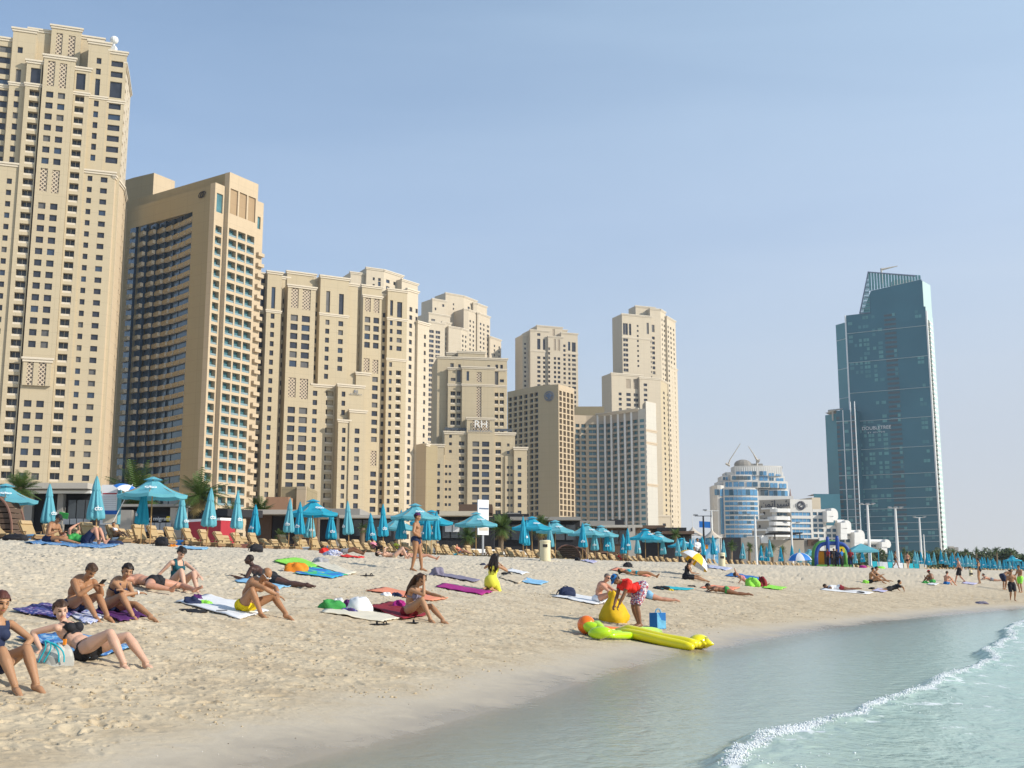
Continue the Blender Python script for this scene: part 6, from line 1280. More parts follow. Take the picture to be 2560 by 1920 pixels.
    if hs=='short': shell('hair',hd_&((hz_>.062)|((hx<.02)&(hz_>.01))|((hx<-.035)&(hz_>-.055)))&(hz_>-.08)&(abs(hy)<.2)&~((hx>.0)&(abs(hy)>.07)&(hz_<.03)),.015,HM[hair],.018,.018)
    elif hs=='stubble': shell('hair',hd_&((hz_>.07)|((hx<.0)&(hz_>.01))|((hx<-.035)&(hz_>-.05))),.004,HM[hair],.004,.02)
    elif hs=='bald': shell('hair',hd_&(hx<-.0)&(hz_>-.04)&(hz_<.05),.002,HM['grey'])
    elif hs in ('bun','long','pony'):
        shell('hair',hd_&((hz_>.060)|((hx<.018)&(hz_>(.0 if hs=='bun' else -.03)))|((hx<-.03)&(hz_>(-.05 if hs=='bun' else -.075))))&(hz_>-.085)&~((hs=='bun')&(abs(hy)>.068)&(hz_<.03)&(hx>-.02)),.020,HM[hair],.022,.022)
        b=MB(); b.smooth=True
        if hs=='bun': b.ell(hp(-.105,0,.055),(.045,.045,.045),12,8)
        elif hs=='pony': b.tube([hp(-.10,0,.03),hp(-.15,0,-.02),hp(-.16,0,-.12),hp(-.13,0,-.22)],[.03,.038,.032,.008],10)
        else:
            for k in range(9):
                y_=(k-4)*.019; b.tube([hp(-.02,y_*.9,.09),hp(-.098,y_,.03),hp(-.105,y_*1.25,-.08),hp(-.10-.01*(k%3),y_*1.5,-.22),hp(-.08-.015*(k%2),y_*1.7,-.36-.03*((k*7)%4))],[.02,.030,.034,.030,.008],8)
        b.build('hair',HM[hair],root)
    for c in cl:
        kind,col=c[0],c[1]; n_=names; T=ctx['t']; mt=CM[col]
        torso=(n_=='torso')|(n_=='neck')
        if kind=='trunks': L_=c[2] if len(c)>2 else .12; o=shell('swim_trunks',((tu<.17)&torso)|((n_=='thigh')&(T<L_)),.009,mt,.006,.06)
        elif kind=='shorts': L_=c[2] if len(c)>2 else .8; o=shell('shorts',((tu<.2)&torso)|((n_=='thigh')&(T<L_)),.026,mt,.03,.07)
        elif kind=='pants': o=shell('trousers',((tu<.2)&torso)|(n_=='thigh')|((n_=='shin')&(T<.9)),.022,mt,.02,.09)
        elif kind=='brief': o=shell('bikini_bottom',((tu<.07)&torso)|((n_=='thigh')&(T<.05)&(tu<.05)),.006,mt)
        elif kind=='top': o=shell('bikini_top',torso&(((tu>.46)&(tu<.77)&(tf>.035))|((abs(tu-.58)<.03)&(tf<.05))|((n_=='torso')&(tu>=.75)&(tu<.93)&(tf>.0)&(abs(abs(tsd)-.075)<.014))),.007,mt)
        elif kind=='suit': o=shell('swimsuit',(torso&(tu<.74)&~((tf<0)&(tu>.5)))|(torso&(tu>=.74)&(tu<1.05)&(abs(abs(tsd)-.085)<.022))|((n_=='thigh')&(T<.06)),.006,mt)
        elif kind=='tank': o=shell('swimsuit',(torso&(tu<.95)&~((abs(tsd)<.05)&(tu>.86)))|((n_=='thigh')&(T<.06)),.007,mt)
        elif kind=='shirt': o=shell('shirt',(torso&(tu>(c[3] if len(c)>3 else -.02))&(tu<1.06))|((n_=='uarm')&(T<(c[2] if len(c)>2 else .6))),.020,mt,.03,.08)
        elif kind=='dress':
            o=shell('dress',(torso&(tu<.86))|((n_=='thigh')&(T<.75)),.016,mt,.02,.07); b=MB(); b.smooth=True; b.ell(pel-sp*.02-fr*.02,(.185,.20,.20),18,12,Q); b.build('skirt',mt,root)
        elif kind=='cap':
            o=shell('cap',(n_=='head')&(hz_>.045),.016,mt); bb=MB(); s_=c[2] if len(c)>2 else 1; a0=[hp(s_*(.07+.0*k)+0,(k-3)*.023,.052) for k in range(7)]; a1=[hp(s_*(.155-.008*(k-3)**2),(k-3)*.023,.035) for k in range(7)]
            for k in range(6): bb.poly([a0[k],a0[k+1],a1[k+1],a1[k]]); bb.poly([a+Vector((0,0,.006)) for a in (a0[k],a1[k],a1[k+1],a0[k+1])])
            bb.build('cap_brim',mt,root)
        elif kind=='glasses':
            b=MB()
            for s_ in (-1,1): b.ell(hp(.088,s_*.033,.008),(.008,.026,.018),10,6,H); b.tube([hp(.083,s_*.058,.012),hp(0,s_*.08,.012)],.004,5)
            b.tube([hp(.095,-.01,.012),hp(.095,.01,.012)],.004,5); b.build('sunglasses',mt,root)
        elif kind=='watch': b=MB(); w_=J['wr'+c[2]]; e_=J['el'+c[2]]; dd=(w_-e_).normalized(); b.tube([w_-dd*.035,w_-dd*.01],.034,12); b.build('bracelet',mt,root)
    return root,J
# ---- poses
def sit(**k):                                             # sitting, knees drawn up
    p=dict(pel=(0,0,.13),spine=(.16,0,1),curve=.05,footL=(.66,.13,.06),footR=(.68,-.12,.06),knpL=(.2,.1,1),knpR=(.2,-.1,1),handL=(.50,.12,.44),handR=(.50,-.10,.44),elpL=(-.2,.5,-.8),elpR=(-.2,-.5,-.8),toeL=(1,.2,-.25),toeR=(1,-.2,-.25)); p.update(k); return p
def prone(**k):                                           # lying face down, head towards +x
    p=dict(pel=(0,0,.12),spine=(1,0,.02),face=(.6,.3,-.7),hup=(1,0,.2),footL=(-.86,.12,.08),footR=(-.86,-.10,.08),knpL=(0,.2,-1),knpR=(0,-.2,-1),handL=(.62,.28,.04),handR=(.60,-.28,.04),elpL=(.2,1,0),elpR=(.2,-1,0),toeL=(-1,.3,-.3),toeR=(-1,-.3,-.3)); p.update(k); return p
def supine(**k):
    p=dict(pel=(0,0,.12),spine=(1,0,.05),side=(0,-1,0),face=(.1,0,1),hup=(1,0,0),footL=(-.84,-.12,.07),footR=(-.84,.12,.07),knpL=(0,0,1),knpR=(0,0,1),handL=(.05,-.28,.08),handR=(.05,.28,.08),elpL=(0,-1,0),elpR=(0,1,0),toeL=(-.4,-.3,.9),toeR=(-.4,.3,.9)); p.update(k); return p
def stand(**k):
    p=dict(pel=(0,0,.93),spine=(.02,0,1),footL=(.02,.11,.075),footR=(-.02,-.11,.075),handL=(.06,.27,.78),handR=(.06,-.27,.78),elpL=(-1,.2,0),elpR=(-1,-.2,0),toeL=(1,.2,-.15),toeR=(1,-.2,-.15)); p.update(k); return p
def walk(s_=1,**k):
    p=stand(footL=(.28*s_,.08,.085),footR=(-.30*s_,-.08,.13),pel=(0,0,.90),handL=(-.18*s_,.24,.82),handR=(.24*s_,-.24,.84)); p.update(k); return p
SEA=-30
# near left group
person('woman in navy one-piece at the left edge, cropped by the frame',(-14,1682),-34,sit(spine=(-.02,0,1),curve=0,footL=(.50,.16,.05),footR=(.53,-.10,.05),pel=(-.12,0,.16),face=(.9,-.15,-.1),handR=(.10,-.16,.32),elpR=(.1,-1,.1),handL=(.14,.12,.28),elpL=(.6,1,-.1),hdirR=(.6,.6,-.2)),'olive','auburn','short',[('tank','navy'),('watch','maroon','R')],'f',.9,.009,d=11.0)
person('reclining woman in black bikini leaning on her elbows beside a clear drawstring bag',(222,1618),-22,dict(pel=(-.04,0,.15),spine=(-.86,0,.44),side=(0,1,0),curve=.03,face=(.80,-.45,-.05),hup=(-.3,0,1),footL=(.66,.24,.06),footR=(.60,-.08,.06),knpL=(.1,.1,1),knpR=(.1,0,1),handL=(-.52,.30,.06),handR=(-.50,-.24,.06),elpL=(-1,.3,.0),elpR=(-1,-.3,.0),toeL=(1,.1,-.5),toeR=(1,-.1,-.5),hdirL=(-.5,.2,-.3),hdirR=(-.5,-.2,-.3)),'fair','brown','bun',[('top','black'),('brief','black')],'f',.93,.009,d=12.9)
_,JP=person('bare-chested man looking down at the phone in his hands',(180,1538),-30,sit(spine=(.36,0,1),curve=.07,face=(.75,-.1,-.6),handL=(.47,.05,.50),handR=(.46,-.07,.50),elpL=(-.3,.6,-.7),elpR=(-.3,-.6,-.7),curlL=1.0,curlR=1.0,hdirL=(.7,-.3,.3),hdirR=(.7,.3,.3)),'tan','brown','short',[('trunks','navy',.3)],'m',.88,.010,d=16.2)
person('smiling woman resting crossed arms on her knees, next to the man with a phone',(272,1528),-26,sit(spine=(.42,0,1),curve=.07,face=(.85,-.45,-.2),handL=(.36,-.14,.42),handR=(.44,.14,.40),elpL=(.3,.8,-.5),elpR=(.3,-.8,-.5),footL=(.80,.14,.06),footR=(.66,-.14,.06),hdirL=(.1,-1,.2),hdirR=(.3,1,0)),'olive','black','bun',[('top','navy'),('brief','navy'),('watch','white','R')],'f',.88,.010,d=16.9)
person('man lying face down in black trunks behind the seated teal swimsuit woman',(382,1470),158,prone(footL=(-.62,-.34+.6,.09),footR=(-.70,-.30,.10),knpL=(0,1,0),knpR=(0,-1,0),toeL=(-.5,.3,.7),toeR=(-.8,-.2,.6)),'pink','black','short',[('trunks','black',.25)],'m',1.0,.013,d=21.6)
person('woman in teal one-piece leaning back on one arm, looking down',(437,1468),-38,sit(spine=(-.10,0,1),curve=.02,face=(.8,-.1,-.55),handR=(-.25,-.42,.03),elpR=(-1,-.3,0),handL=(.50,.20,.34),elpL=(0,.8,.2),footL=(.58,.12,.06),footR=(.50,-.12,.06)),'fair','black','bun',[('suit','teal')],'f',.95,.012,d=22.4)
person('bald man in bright yellow trunks hunched with forearms on his knees',(612,1540),-22,sit(spine=(.42,0,1),curve=.07,face=(.8,-.1,-.75),handL=(.60,-.04,.40),handR=(.60,-.02,.38),elpL=(0,.8,.3),elpR=(0,-.8,.3),footL=(.64,.28,.06),footR=(.42,-.16,.06),knpL=(.1,.5,1),knpR=(.1,-.4,1)),'tan','grey','bald',[('trunks','yellow',.28),('glasses','white'),('watch','grey','L')],'m',1.0,.011,d=19.6)
person('dark-skinned man in black shorts propped on his elbows behind the bald man',(672,1458),172,prone(pel=(0,0,.12),spine=(.90,0,.33),face=(.9,.2,0),hup=(.1,0,1),handL=(.70,.30,.05),handR=(.70,-.26,.05),elpL=(0,.3,-1),elpR=(0,-.3,-1)),'dark','black','stubble',[('trunks','black',.45)],'m',1.0,.014,d=26.0)
person('woman in mauve bikini top with one hand held to her forehead',(1022,1540),-28,sit(spine=(.14,0,1),curve=.04,face=(.85,-.1,-.35),handR=(.26,-.06,.72),elpR=(.4,-.2,-1),handL=(.66,.10,.50),elpL=(0,.4,-1),hdirR=(-.2,.2,1),footL=(.74,.10,.06),footR=(.56,-.10,.06)),'olive','brown','long',[('top','mauve'),('brief','maroon')],'f',1.0,.011,d=22.8)
person('standing man in purple cap and navy briefs looking right, hand on hip',(1040,1427),-8,stand(spine=(-.02,0,1),face=(1,-.05,-.1),handR=(.10,-.16,1.0),elpR=(-.4,-1,0),handL=(.10,.24,.80),footL=(.14,.13,.075),footR=(-.10,-.12,.075)),'tan','black','short',[('trunks','navy',.1),('cap','purple',-1)],'m',1.09,.013,tilt=False,build=1.1)
person('woman in lemon yellow dress kneeling with her back turned and long dark hair',(1226,1476),68,dict(pel=(0,0,.27),spine=(.06,0,1),face=(1,.2,-.2),footL=(-.12,.10,.05),footR=(-.12,-.10,.05),knpL=(1,.2,.1),knpR=(1,-.2,.1),handL=(.16,.16,.74),handR=(.14,-.16,.74),elpL=(0,1,-1),elpR=(0,-1,-1),toeL=(-1,.1,-.3),toeR=(-1,-.1,-.3)),'olive','black','long',[('dress','lemon')],'f',1.0,.013)
person('man in red shirt, blue cap and checked shorts bending over a yellow sack',(1592,1568),203,dict(pel=(-.10,0,.88),spine=(1,0,.30),curve=-.07,face=(.55,0,-.9),hup=(1,0,.5),footL=(-.02,.13,.075),footR=(-.12,-.13,.075),knpL=(1,.1,0),knpR=(1,-.1,0),handL=(.52,.10,.46),handR=(.50,-.12,.50),elpL=(-1,.5,.1),elpR=(-1,-.5,.1),toeL=(1,.2,-.1),toeR=(1,-.2,-.1),curlL=1.2,curlR=1.2),'brown','black','short',[('shirt','red',.55,.12),('shorts','plaid',.92),('cap','blue')],'m',1.02,.012,tilt=False)
person('man in white and black trunks and sunglasses sitting beside the navy backpack',(1494,1500),-24,sit(spine=(.26,0,1),curve=.06,face=(.9,-.3,-.2),handL=(.60,.10,.36),handR=(.58,-.08,.36)),'pink','grey','stubble',[('trunks','white',.2),('glasses','black')],'m',1.0,.014,d=33.0)
# middle distance
person('man lying on his back in grey shorts with a blue cap over his face',(858,1385),172,supine(footL=(-.80,-.1,.1)),'brown','black','short',[('trunks','grey',.5),('cap','blue')],'m',1.0,.02,d=47)
person('pale person lying on the back with both knees raised near the standing man',(985,1385),180,supine(footL=(-.45,-.08,.06),footR=(-.55,.12,.06),handL=(.35,-.1,.40),handR=(.30,.1,.42),elpL=(.2,-1,0),elpR=(.2,1,0)),'fair','black','short',[('brief','beige')],'f',1.0,.02,d=46)
person('person lying flat partly hidden by the standing man',(1042,1387),180,supine(),'pink','black','short',[('trunks','grey',.3)],'m',.95,.025,d=46.5,fingers=False)
person('man in black cap sitting cross-legged with a book on the blue towel at far left',(122,1352),-12,sit(pel=(0,0,.13),spine=(.30,0,1),curve=.07,face=(.9,-.1,-.6),footL=(.36,-.18,.08),footR=(.80,.02,.07),knpL=(.3,1,.3),knpR=(.3,-.6,.5),handL=(.36,.16,.34),handR=(.34,-.14,.36)),'tan','black','short',[('trunks','navy',.45),('cap','black')],'m',1.08,.014,d=35.5)
person('person lying with a raised bare knee and navy shorts, holding a green book',(215,1352),176,supine(pel=(0,0,.12),footR=(-.42,.14,.06),footL=(-.5,-.1,.06),handL=(.30,-.05,.50),handR=(.28,.12,.52),elpL=(.2,-1,0),elpR=(.2,1,0)),'pink','auburn','short',[('shorts','navy',.7),('shirt','green',.5)],'m',1.12,.016,d=36.5)
person('woman in black dress sitting under the orange and white tilted umbrella',(1716,1437),-10,sit(spine=(.1,0,1),footL=(.82,.10,.06),footR=(.84,-.12,.06),handL=(.4,.15,.3),handR=(.4,-.1,.32)),'olive','black','long',[('dress','black')],'f',1.0,.022,d=50,fingers=False)
person('deeply tanned man in green trunks lying face down right of the black shoes',(1812,1466),177,prone(),'brown','black','short',[('brief','green')],'m',1.02,.02,d=44,fingers=False)
person('woman reclining in orange bottoms with an arm behind her head',(1868,1442),183,supine(pel=(0,0,.12),spine=(.88,0,.48),handL=(.62,-.1,.62),handR=(.5,.35,.05),face=(-.3,.8,.5)),'pink','brown','bun',[('brief','orange'),('top','pink')],'f',1.0,.022,d=52,fingers=False)
person('woman in turquoise bikini lying on a red towel behind the red-shirted man',(1590,1434),174,supine(),'tan','black','bun',[('brief','turq'),('top','turq')],'f',1.0,.022,d=48,fingers=False)
person('person lying right behind the checked shorts, bare legs only visible',(1618,1484),178,prone(),'pink','black','short',[('trunks','sky',.3)],'m',1.0,.022,d=37,fingers=False)
person('person in white shirt and black trousers standing behind the orange umbrella',(1744,1407),-60,stand(),'tan','black','short',[('shirt','white',.8),('pants','black')],'m',1.0,.028,d=74,tilt=False,fingers=False)
# far right
def far(label, uv, head, ps, skin, cl, hair='black', hs='short', sex='m', d=None, sc=1., grp='distant bathers'): return person(label,uv,head,ps,skin,hair,hs,cl,sex,sc,.03,False,False,d=d,group=grp,face=False)
far('seated man of the close couple on the sand, the nearer one',(2178,1458),-20,sit(),'tan',[('trunks','black',.3)]); far('seated woman of the close couple on the sand, knees up',(2188,1455),-25,sit(footL=(.85,.1,.06)),'olive',[('brief','black'),('top','black')],hs='bun',sex='f')
far('person in dark clothes lying left of the close couple',(2098,1476),175,prone(),'brown',[('trunks','maroon',.4),('shirt','white')]); far('person in black lying propped up, near the tiny red item',(2226,1478),5,prone(spine=(.9,0,.35),face=(.9,0,.2),hup=(0,0,1)),'olive',[('trunks','black',.5),('shirt','black')])
far('man in blue trunks sitting with his back turned, right of the red cap',(2366,1461),30,sit(),'pink',[('trunks','blue',.3)],'brown'); far('man in dark shorts striding left of the tiny pale bin',(2400,1458),160,walk(),'pink',[('shorts','black',.9)],'grey','stubble')
far('woman in black one-piece standing by the lilac towel',(2450,1460),150,stand(),'olive',[('suit','black')],sex='f'); far('bather lying on the sand beyond the lilac towel',(2478,1452),170,prone(spine=(.9,0,.3),face=(.9,0,.2),hup=(0,0,1)),'pink',[('trunks','grey',.3)])
far('man in black shorts walking along the waterline towards the camera',(2532,1503),-98,walk(.35,handL=(0,.3,.8),handR=(.1,-.3,.8)),'tan',[('shorts','black',.95),('glasses','black')]); far('person in dark shorts bending down behind the waterline walker',(2512,1474),20,dict(pel=(-.1,0,.88),spine=(1,0,.5),footL=(0,.12,.075),footR=(-.1,-.12,.075),handL=(.5,.15,.5),handR=(.5,-.15,.5),elpL=(-1,.3,0),elpR=(-1,-.3,0)),'tan',[('shorts','navy',.8)])
far('man in lime green shorts at the right edge of the photo',(2552,1478),200,stand(handL=(.3,.2,1.0),handR=(.3,-.2,1.1)),'tan',[('shorts','lime',.8)],d=72); far('bather in dark swimwear walking among the far loungers, nearer the gazebo',(2240,1433),-20,walk(),'brown',[('trunks','black',.3)],d=112); far('bather in black walking away near the masts',(2271,1436),60,walk(),'pink',[('brief','black'),('top','black')],sex='f',d=114)
far('person with a red cap crouching by the white towel',(2332,1458),120,sit(spine=(.4,0,1)),'brown',[('trunks','green',.3),('cap','red')])
for i,(u,v,c,h_,lb) in enumerate(((2072,1428,'maroon',200,'person in dark red by the left tower of the play castle'),(2086,1430,'black',-60,'person in black centred before the play castle'),(2094,1426,'navy',-120,'person in navy behind the others at the play castle'),(2106,1430,'blue',-40,'person in blue at the right of the play castle'),(2128,1425,'maroon',-100,'man in dark red shirt between the play castle and the gazebo'))): far(lb,(u,v),h_,stand(),'brown',[('shirt',c,.7),('pants','black')],d=108,grp='people at the play castle')
# on loungers
def onl(label, u, d, cl, skin='tan', hair='black', sex='m', sc=.98):
    x,y=G(u,1350,d); b=min(range(len(LNG)),key=lambda i:(LNG[i][0][0]-x)**2+(LNG[i][0][1]-y)**2); p,t,n,rw=LNG[b]; q=p-n*.95; person(label,(0,0),math.degrees(math.atan2(n[1],n[0])),dict(pel=(0,0,.14),spine=(-.66,0,.8),face=(.9,0,.1),hup=(-.2,0,1),footL=(.80,.10,.10),footR=(.80,-.10,.10),knpL=(0,0,1),knpR=(0,0,1),handL=(.25,.18,.25),handR=(.25,-.18,.25)),skin,hair,'short',cl,sex,sc,.02,False,z=(q[0],q[1],gz(*q)+.38),group='people resting on the loungers',face=False)
onl('dark-haired woman lying on a lounger under the large pale parasol',335,53.5,[('brief','black'),('top','white')],'tan',sex='f'); onl('man in pink shirt lying on a lounger right of the standing man',1070,73,[('shirt','pink',.7),('trunks','navy',.5)],'dark'); onl('person in yellow shirt on a lounger right of the pink shirt',1098,76,[('shirt','lemon',.7),('trunks','grey',.4)],'olive'); onl('person in coral shirt on a lounger left of the beige bin',1272,84,[('shirt','coral',.6),('trunks','sky',.4)],'pink'); onl('person in red on a lounger below the open parasols near the curved hotel',1652,108,[('shirt','red',.5),('trunks','red',.4)],'tan')

D.scenes.remove(TS)
# ================================================================ towels, bags and inflatables
def onsand(u, v, d=None, lift=0.):
    p=spot(u,v) if d is None else Vector((*G(u,v,d),0)); p.z=rgz(p.x,p.y)+lift; return p
def towel(label, quad, mt, name='beach_towel', cat='towel', th_=.012, wr=.012, n=22, m=14, seed=1, group=None):
    P_=[spot(*q) for q in quad]; X_=[];Y_=[]
    for i in range(n+1):
        for j in range(m+1):
            a=i/n;b=j/m; p=(P_[0]*(1-a)+P_[1]*a)*(1-b)+(P_[3]*(1-a)+P_[2]*a)*b; X_.append(p.x);Y_.append(p.y)
    X_=np.array(X_);Y_=np.array(Y_); jx=.03*vnoise(X_,Y_,.4,seed); X_=X_+jx; Y_=Y_+.03*vnoise(X_,Y_,.35,seed+5); s_=sdist(X_,Y_); g0=ground(X_,Y_,s_); Z_=np.maximum(g0,g0+relief(X_,Y_,s_))+.018+wr*(1+2*vnoise(X_,Y_,.16,seed+2))+wr*.8*np.abs(vnoise(X_,Y_,.5,seed+3))*4
    o0=np.array([X_.mean(),Y_.mean(),Z_.mean()]); V=np.stack([X_,Y_,Z_],1)-o0; V=np.vstack([V,V-np.array([0,0,th_])]); F_=[]; N_=(n+1)*(m+1)
    I=lambda i,j:i*(m+1)+j
    for i in range(n):
        for j in range(m): F_.append((I(i,j),I(i+1,j),I(i+1,j+1),I(i,j+1))); F_.append((I(i,j)+N_,I(i,j+1)+N_,I(i+1,j+1)+N_,I(i+1,j)+N_))
    for i in range(n): F_.append((I(i,0),I(i,0)+N_,I(i+1,0)+N_,I(i+1,0))); F_.append((I(i,m),I(i+1,m),I(i+1,m)+N_,I(i,m)+N_))
    for j in range(m): F_.append((I(0,j),I(0,j+1),I(0,j+1)+N_,I(0,j)+N_)); F_.append((I(n,j),I(n,j)+N_,I(n,j+1)+N_,I(n,j+1)))
    me=D.meshes.new(name); me.from_pydata([tuple(q) for q in V],[],F_); me.materials.append(mt if not isinstance(mt,str) else CM[mt]); me.polygons.foreach_set('use_smooth',[True]*len(F_)); o=D.objects.new(name,me); COL.objects.link(o); o.location=o0; return tag(o,label,cat,group)
def heap(label, uv, wpx, hpx, mt, name='clothes_pile', cat='clothes', seed=1, flat=1., d=None, fold=.42):
    p=onsand(*uv,d=d); k=FPX/p.y; w=wpx/k/2; h=hpx/k; mb=MB(); mb.smooth=True; n,m=26,14; q=random.Random(seed); rows=[]
    for i in range(m):
        t=math.pi*.5*i/(m-1); row=[]
        for j in range(n):
            a=2*math.pi*j/n; nx,ny=math.cos(a)*3+seed*7,math.sin(a)*3; f_=1+fold*float(vnoise(np.array([nx*.35+t]),np.array([ny*.35+seed]),.45,seed)[0])*2+fold*.5*math.sin(5*a+3*t+seed); rr_=max(.02,math.cos(t))**.55*f_
            row.append(mb.vert((w*rr_*math.cos(a),w*.75*rr_*math.sin(a),-.03+h*math.sin(t)*(1+fold*.55*math.sin(3*a+seed)*math.cos(t)+fold*.8*float(vnoise(np.array([math.cos(a)*t*2+seed]),np.array([math.sin(a)*t*2]),.5,seed+9)[0])))))
        rows.append(row)
    for A_,B_ in zip(rows,rows[1:]):
        for j in range(n): mb.face((A_[j],A_[(j+1)%n],B_[(j+1)%n],B_[j]))
    mb.face(rows[0][::-1]); o=mb.build(name,CM[mt] if isinstance(mt,str) else mt); o.location=p; return tag(o,label,cat)
def bag(label, uv, wpx, hpx, mt, rz=0, name='backpack', d=None, kind='pack'):
    p=onsand(*uv,d=d); k=FPX/p.y; w=wpx/k; h=hpx/k; r=empty(name,p,label=label,cat='bag'); r.rotation_euler=(0,0,rz); mb=MB(); mb.smooth=True; n=20; rows=[]
    for i,(z_,s_) in enumerate(((-.04,.86),(.0,.98),(.3,1.0),(.6,.94),(.85,.76),(.97,.45),(1,.1))):
        rows.append([mb.vert((w/2*s_*math.copysign(abs(math.cos(a))**.6,math.cos(a)),w*.3*s_*math.copysign(abs(math.sin(a))**.6,math.sin(a))*(1+.1*math.sin(3*a+i)),h*z_)) for a in [2*math.pi*j/n for j in range(n)]])
    for A_,B_ in zip(rows,rows[1:]):
        for j in range(n): mb.face((A_[j],A_[(j+1)%n],B_[(j+1)%n],B_[j]))
    mb.face(rows[-1]); mb.build('body',CM[mt],r); mb=MB(); mb.smooth=True; mb.ell((0,-w*.3,h*.33),(w*.32,w*.09,h*.25),12,8); mb.build('pocket',CM[mt],r); mb=MB(); mb.tube([(w*.15*math.cos(t)-w*.1,-w*.05,h*.92+h*.16*math.sin(t)) for t in np.linspace(0,math.pi,8)],.012,6); mb.build('handle',CM[mt],r); mb=MB(); mb.tube([(-w*.45,w*.1,h*.7),(-w*.62,0,h*.35),(-w*.68,-w*.05,.02),(-w*.5,-w*.2,.01)],.016,6); mb.build('strap',CM[mt],r); return r
def shoes(label, uv, mt, s_=.27, rz=.3, name='sandal', n=2, d=None):
    for i in range(n):
        p=onsand(*uv,d=d); r=empty(name,(p.x+.14*i,p.y+.07*i,p.z),label=label if i==0 else label.replace('the left one','the right one'),cat='sandal' if name=='sandal' else 'shoe'); r.rotation_euler=(0,0,rz+.4*i); mb=MB(); mb.smooth=True; mb.ell((0,0,.012),(s_/2,s_*.19,.016),14,8); mb.ell((s_*.2,0,.014),(s_*.3,s_*.21,.014),14,8); mb.build('sole',CM[mt],r); mb=MB(); mb.tube([(s_*.12,s_*.17*math.cos(t),.02+.05*math.sin(t)) for t in np.linspace(0,math.pi,9)],.012,6)
        if name=='shoe': mb.smooth=True; mb.ell((-.02,0,.045),(s_*.42,s_*.15,.045),12,8)
        mb.build('upper',CM[mt],r)
T_=towel
T_('navy floral towel crumpled behind the reclining woman',[(28,1532),(105,1514),(215,1536),(150,1556)],'floral',wr=.02)
T_('blue printed towel under the reclining woman in black bikini',[(40,1600),(190,1586),(345,1628),(220,1652)],'bluepat')
T_('purple towel under the feet of the woman with crossed arms',[(232,1534),(300,1518),(372,1545),(300,1562)],'purple'); T_('small sky blue and white towel beneath the phone man',[(150,1532),(200,1524),(262,1552),(220,1568)],'paisley')
T_('white towel with bags on it left of the yellow trunks man',[(440,1506),(520,1490),(672,1530),(600,1552)],'white'); heap('navy bag on the white towel, beside the lime green one',(478,1512),42,22,'navy','beach_bag','bag',3); heap('lime green bag on the white towel',(512,1514),34,16,'lime','beach_bag','bag',4); heap('small purple and white cloth atop the navy bag',(492,1500),26,16,'purple',seed=8); heap('black shirt lying flat below the white towel',(474,1528),62,9,'black','shirt_heap',seed=6,fold=.4)
heap('tiny black pouch on the white towel near the yellow trunks',(564,1517),18,8,'black','pouch','bag',9); 
r=empty('phone',onsand(554,1536,lift=.05),label='black phone lying on the white towel',cat='phone'); mb=MB(); mb.box(-.08,.08,-.04,.04,0,.012); mb.build('case',CM['black'],r)
T_('pale blue towel under the dark-skinned man',[(588,1456),(640,1444),(742,1466),(690,1478)],'sky')
T_('lime and white striped towel left of the rainbow towel',[(684,1404),(740,1396),(800,1416),(760,1426)],'lime'); T_('rainbow coloured towel right of the orange bag',[(735,1436),(778,1418),(872,1440),(830,1448)],'rainbow'); T_('cream towel with pink border beyond the rainbow towel',[(775,1412),(800,1404),(892,1434),(868,1440)],'cream')
heap('bright orange crumpled bag by the rainbow towel',(741,1430),54,26,'orange','beach_bag','bag',12,fold=.35); heap('grey bag on the cream towel',(800,1408),42,17,'grey','beach_bag','bag',13); shoes('black sandal right of the rainbow towel, the left one','x' and (912,1441),'black')
heap('red bag beside the man with a cap over his face',(811,1384),24,15,'red','beach_bag','bag',14); heap('white and sky blue cloth by the red bag',(832,1390),38,16,'paisley',seed=15); T_('small red towel beyond the grey-shorts man',[(850,1392),(866,1388),(912,1396),(896,1400)],'red')
T_('coral towel behind the mauve bikini woman, left part',[(915,1480),(955,1472),(1120,1498),(1080,1505)],'coral'); heap('white cloth on the coral towel',(966,1490),26,11,'white',seed=16); heap('navy cloth on the coral towel',(990,1491),28,11,'navy',seed=17); heap('small blue ball-like pouch on the coral towel',(1073,1492),14,12,'blue','pouch','bag',18,fold=.05)
T_('pale pink towel in front of the green and white bags',[(800,1534),(850,1520),(1010,1546),(960,1558)],'cream'); T_('maroon towel under the mauve bikini woman',[(915,1522),(985,1508),(1075,1540),(1010,1552)],'maroon',wr=.022)
heap('big white bag left of the maroon towel',(898,1528),58,36,'white','beach_bag','bag',20,fold=.2); heap('green bag left of the white bag',(826,1524),56,26,'green','beach_bag','bag',21); heap('small white pouch on the green bag',(846,1516),28,22,'white','pouch','bag',22); heap('blue floral cloth in front of the white bag',(872,1532),46,14,'floral',seed=23); heap('magenta cloth behind the mauve bikini woman',(998,1522),36,22,'magenta',seed=24); heap('dark purple bag handle pile beside the white bag',(868,1518),20,20,'purple','beach_bag','bag',25)
shoes('black sandal below the pale pink towel, the left one',(938,1562),'black'); shoes('single dark sandal below the maroon towel',(1030,1559),'black',n=1)
heap('brown-grey cloth lump on the sand right of the standing man',(1092,1440),34,22,'mauve',seed=26); T_('long brown-grey sheet trailing from the cloth lump',[(1084,1440),(1100,1434),(1200,1452),(1186,1457)],'mauve',wr=.015); T_('magenta towel left of the kneeling woman in yellow',[(1088,1468),(1110,1460),(1232,1482),(1205,1490)],'magenta')
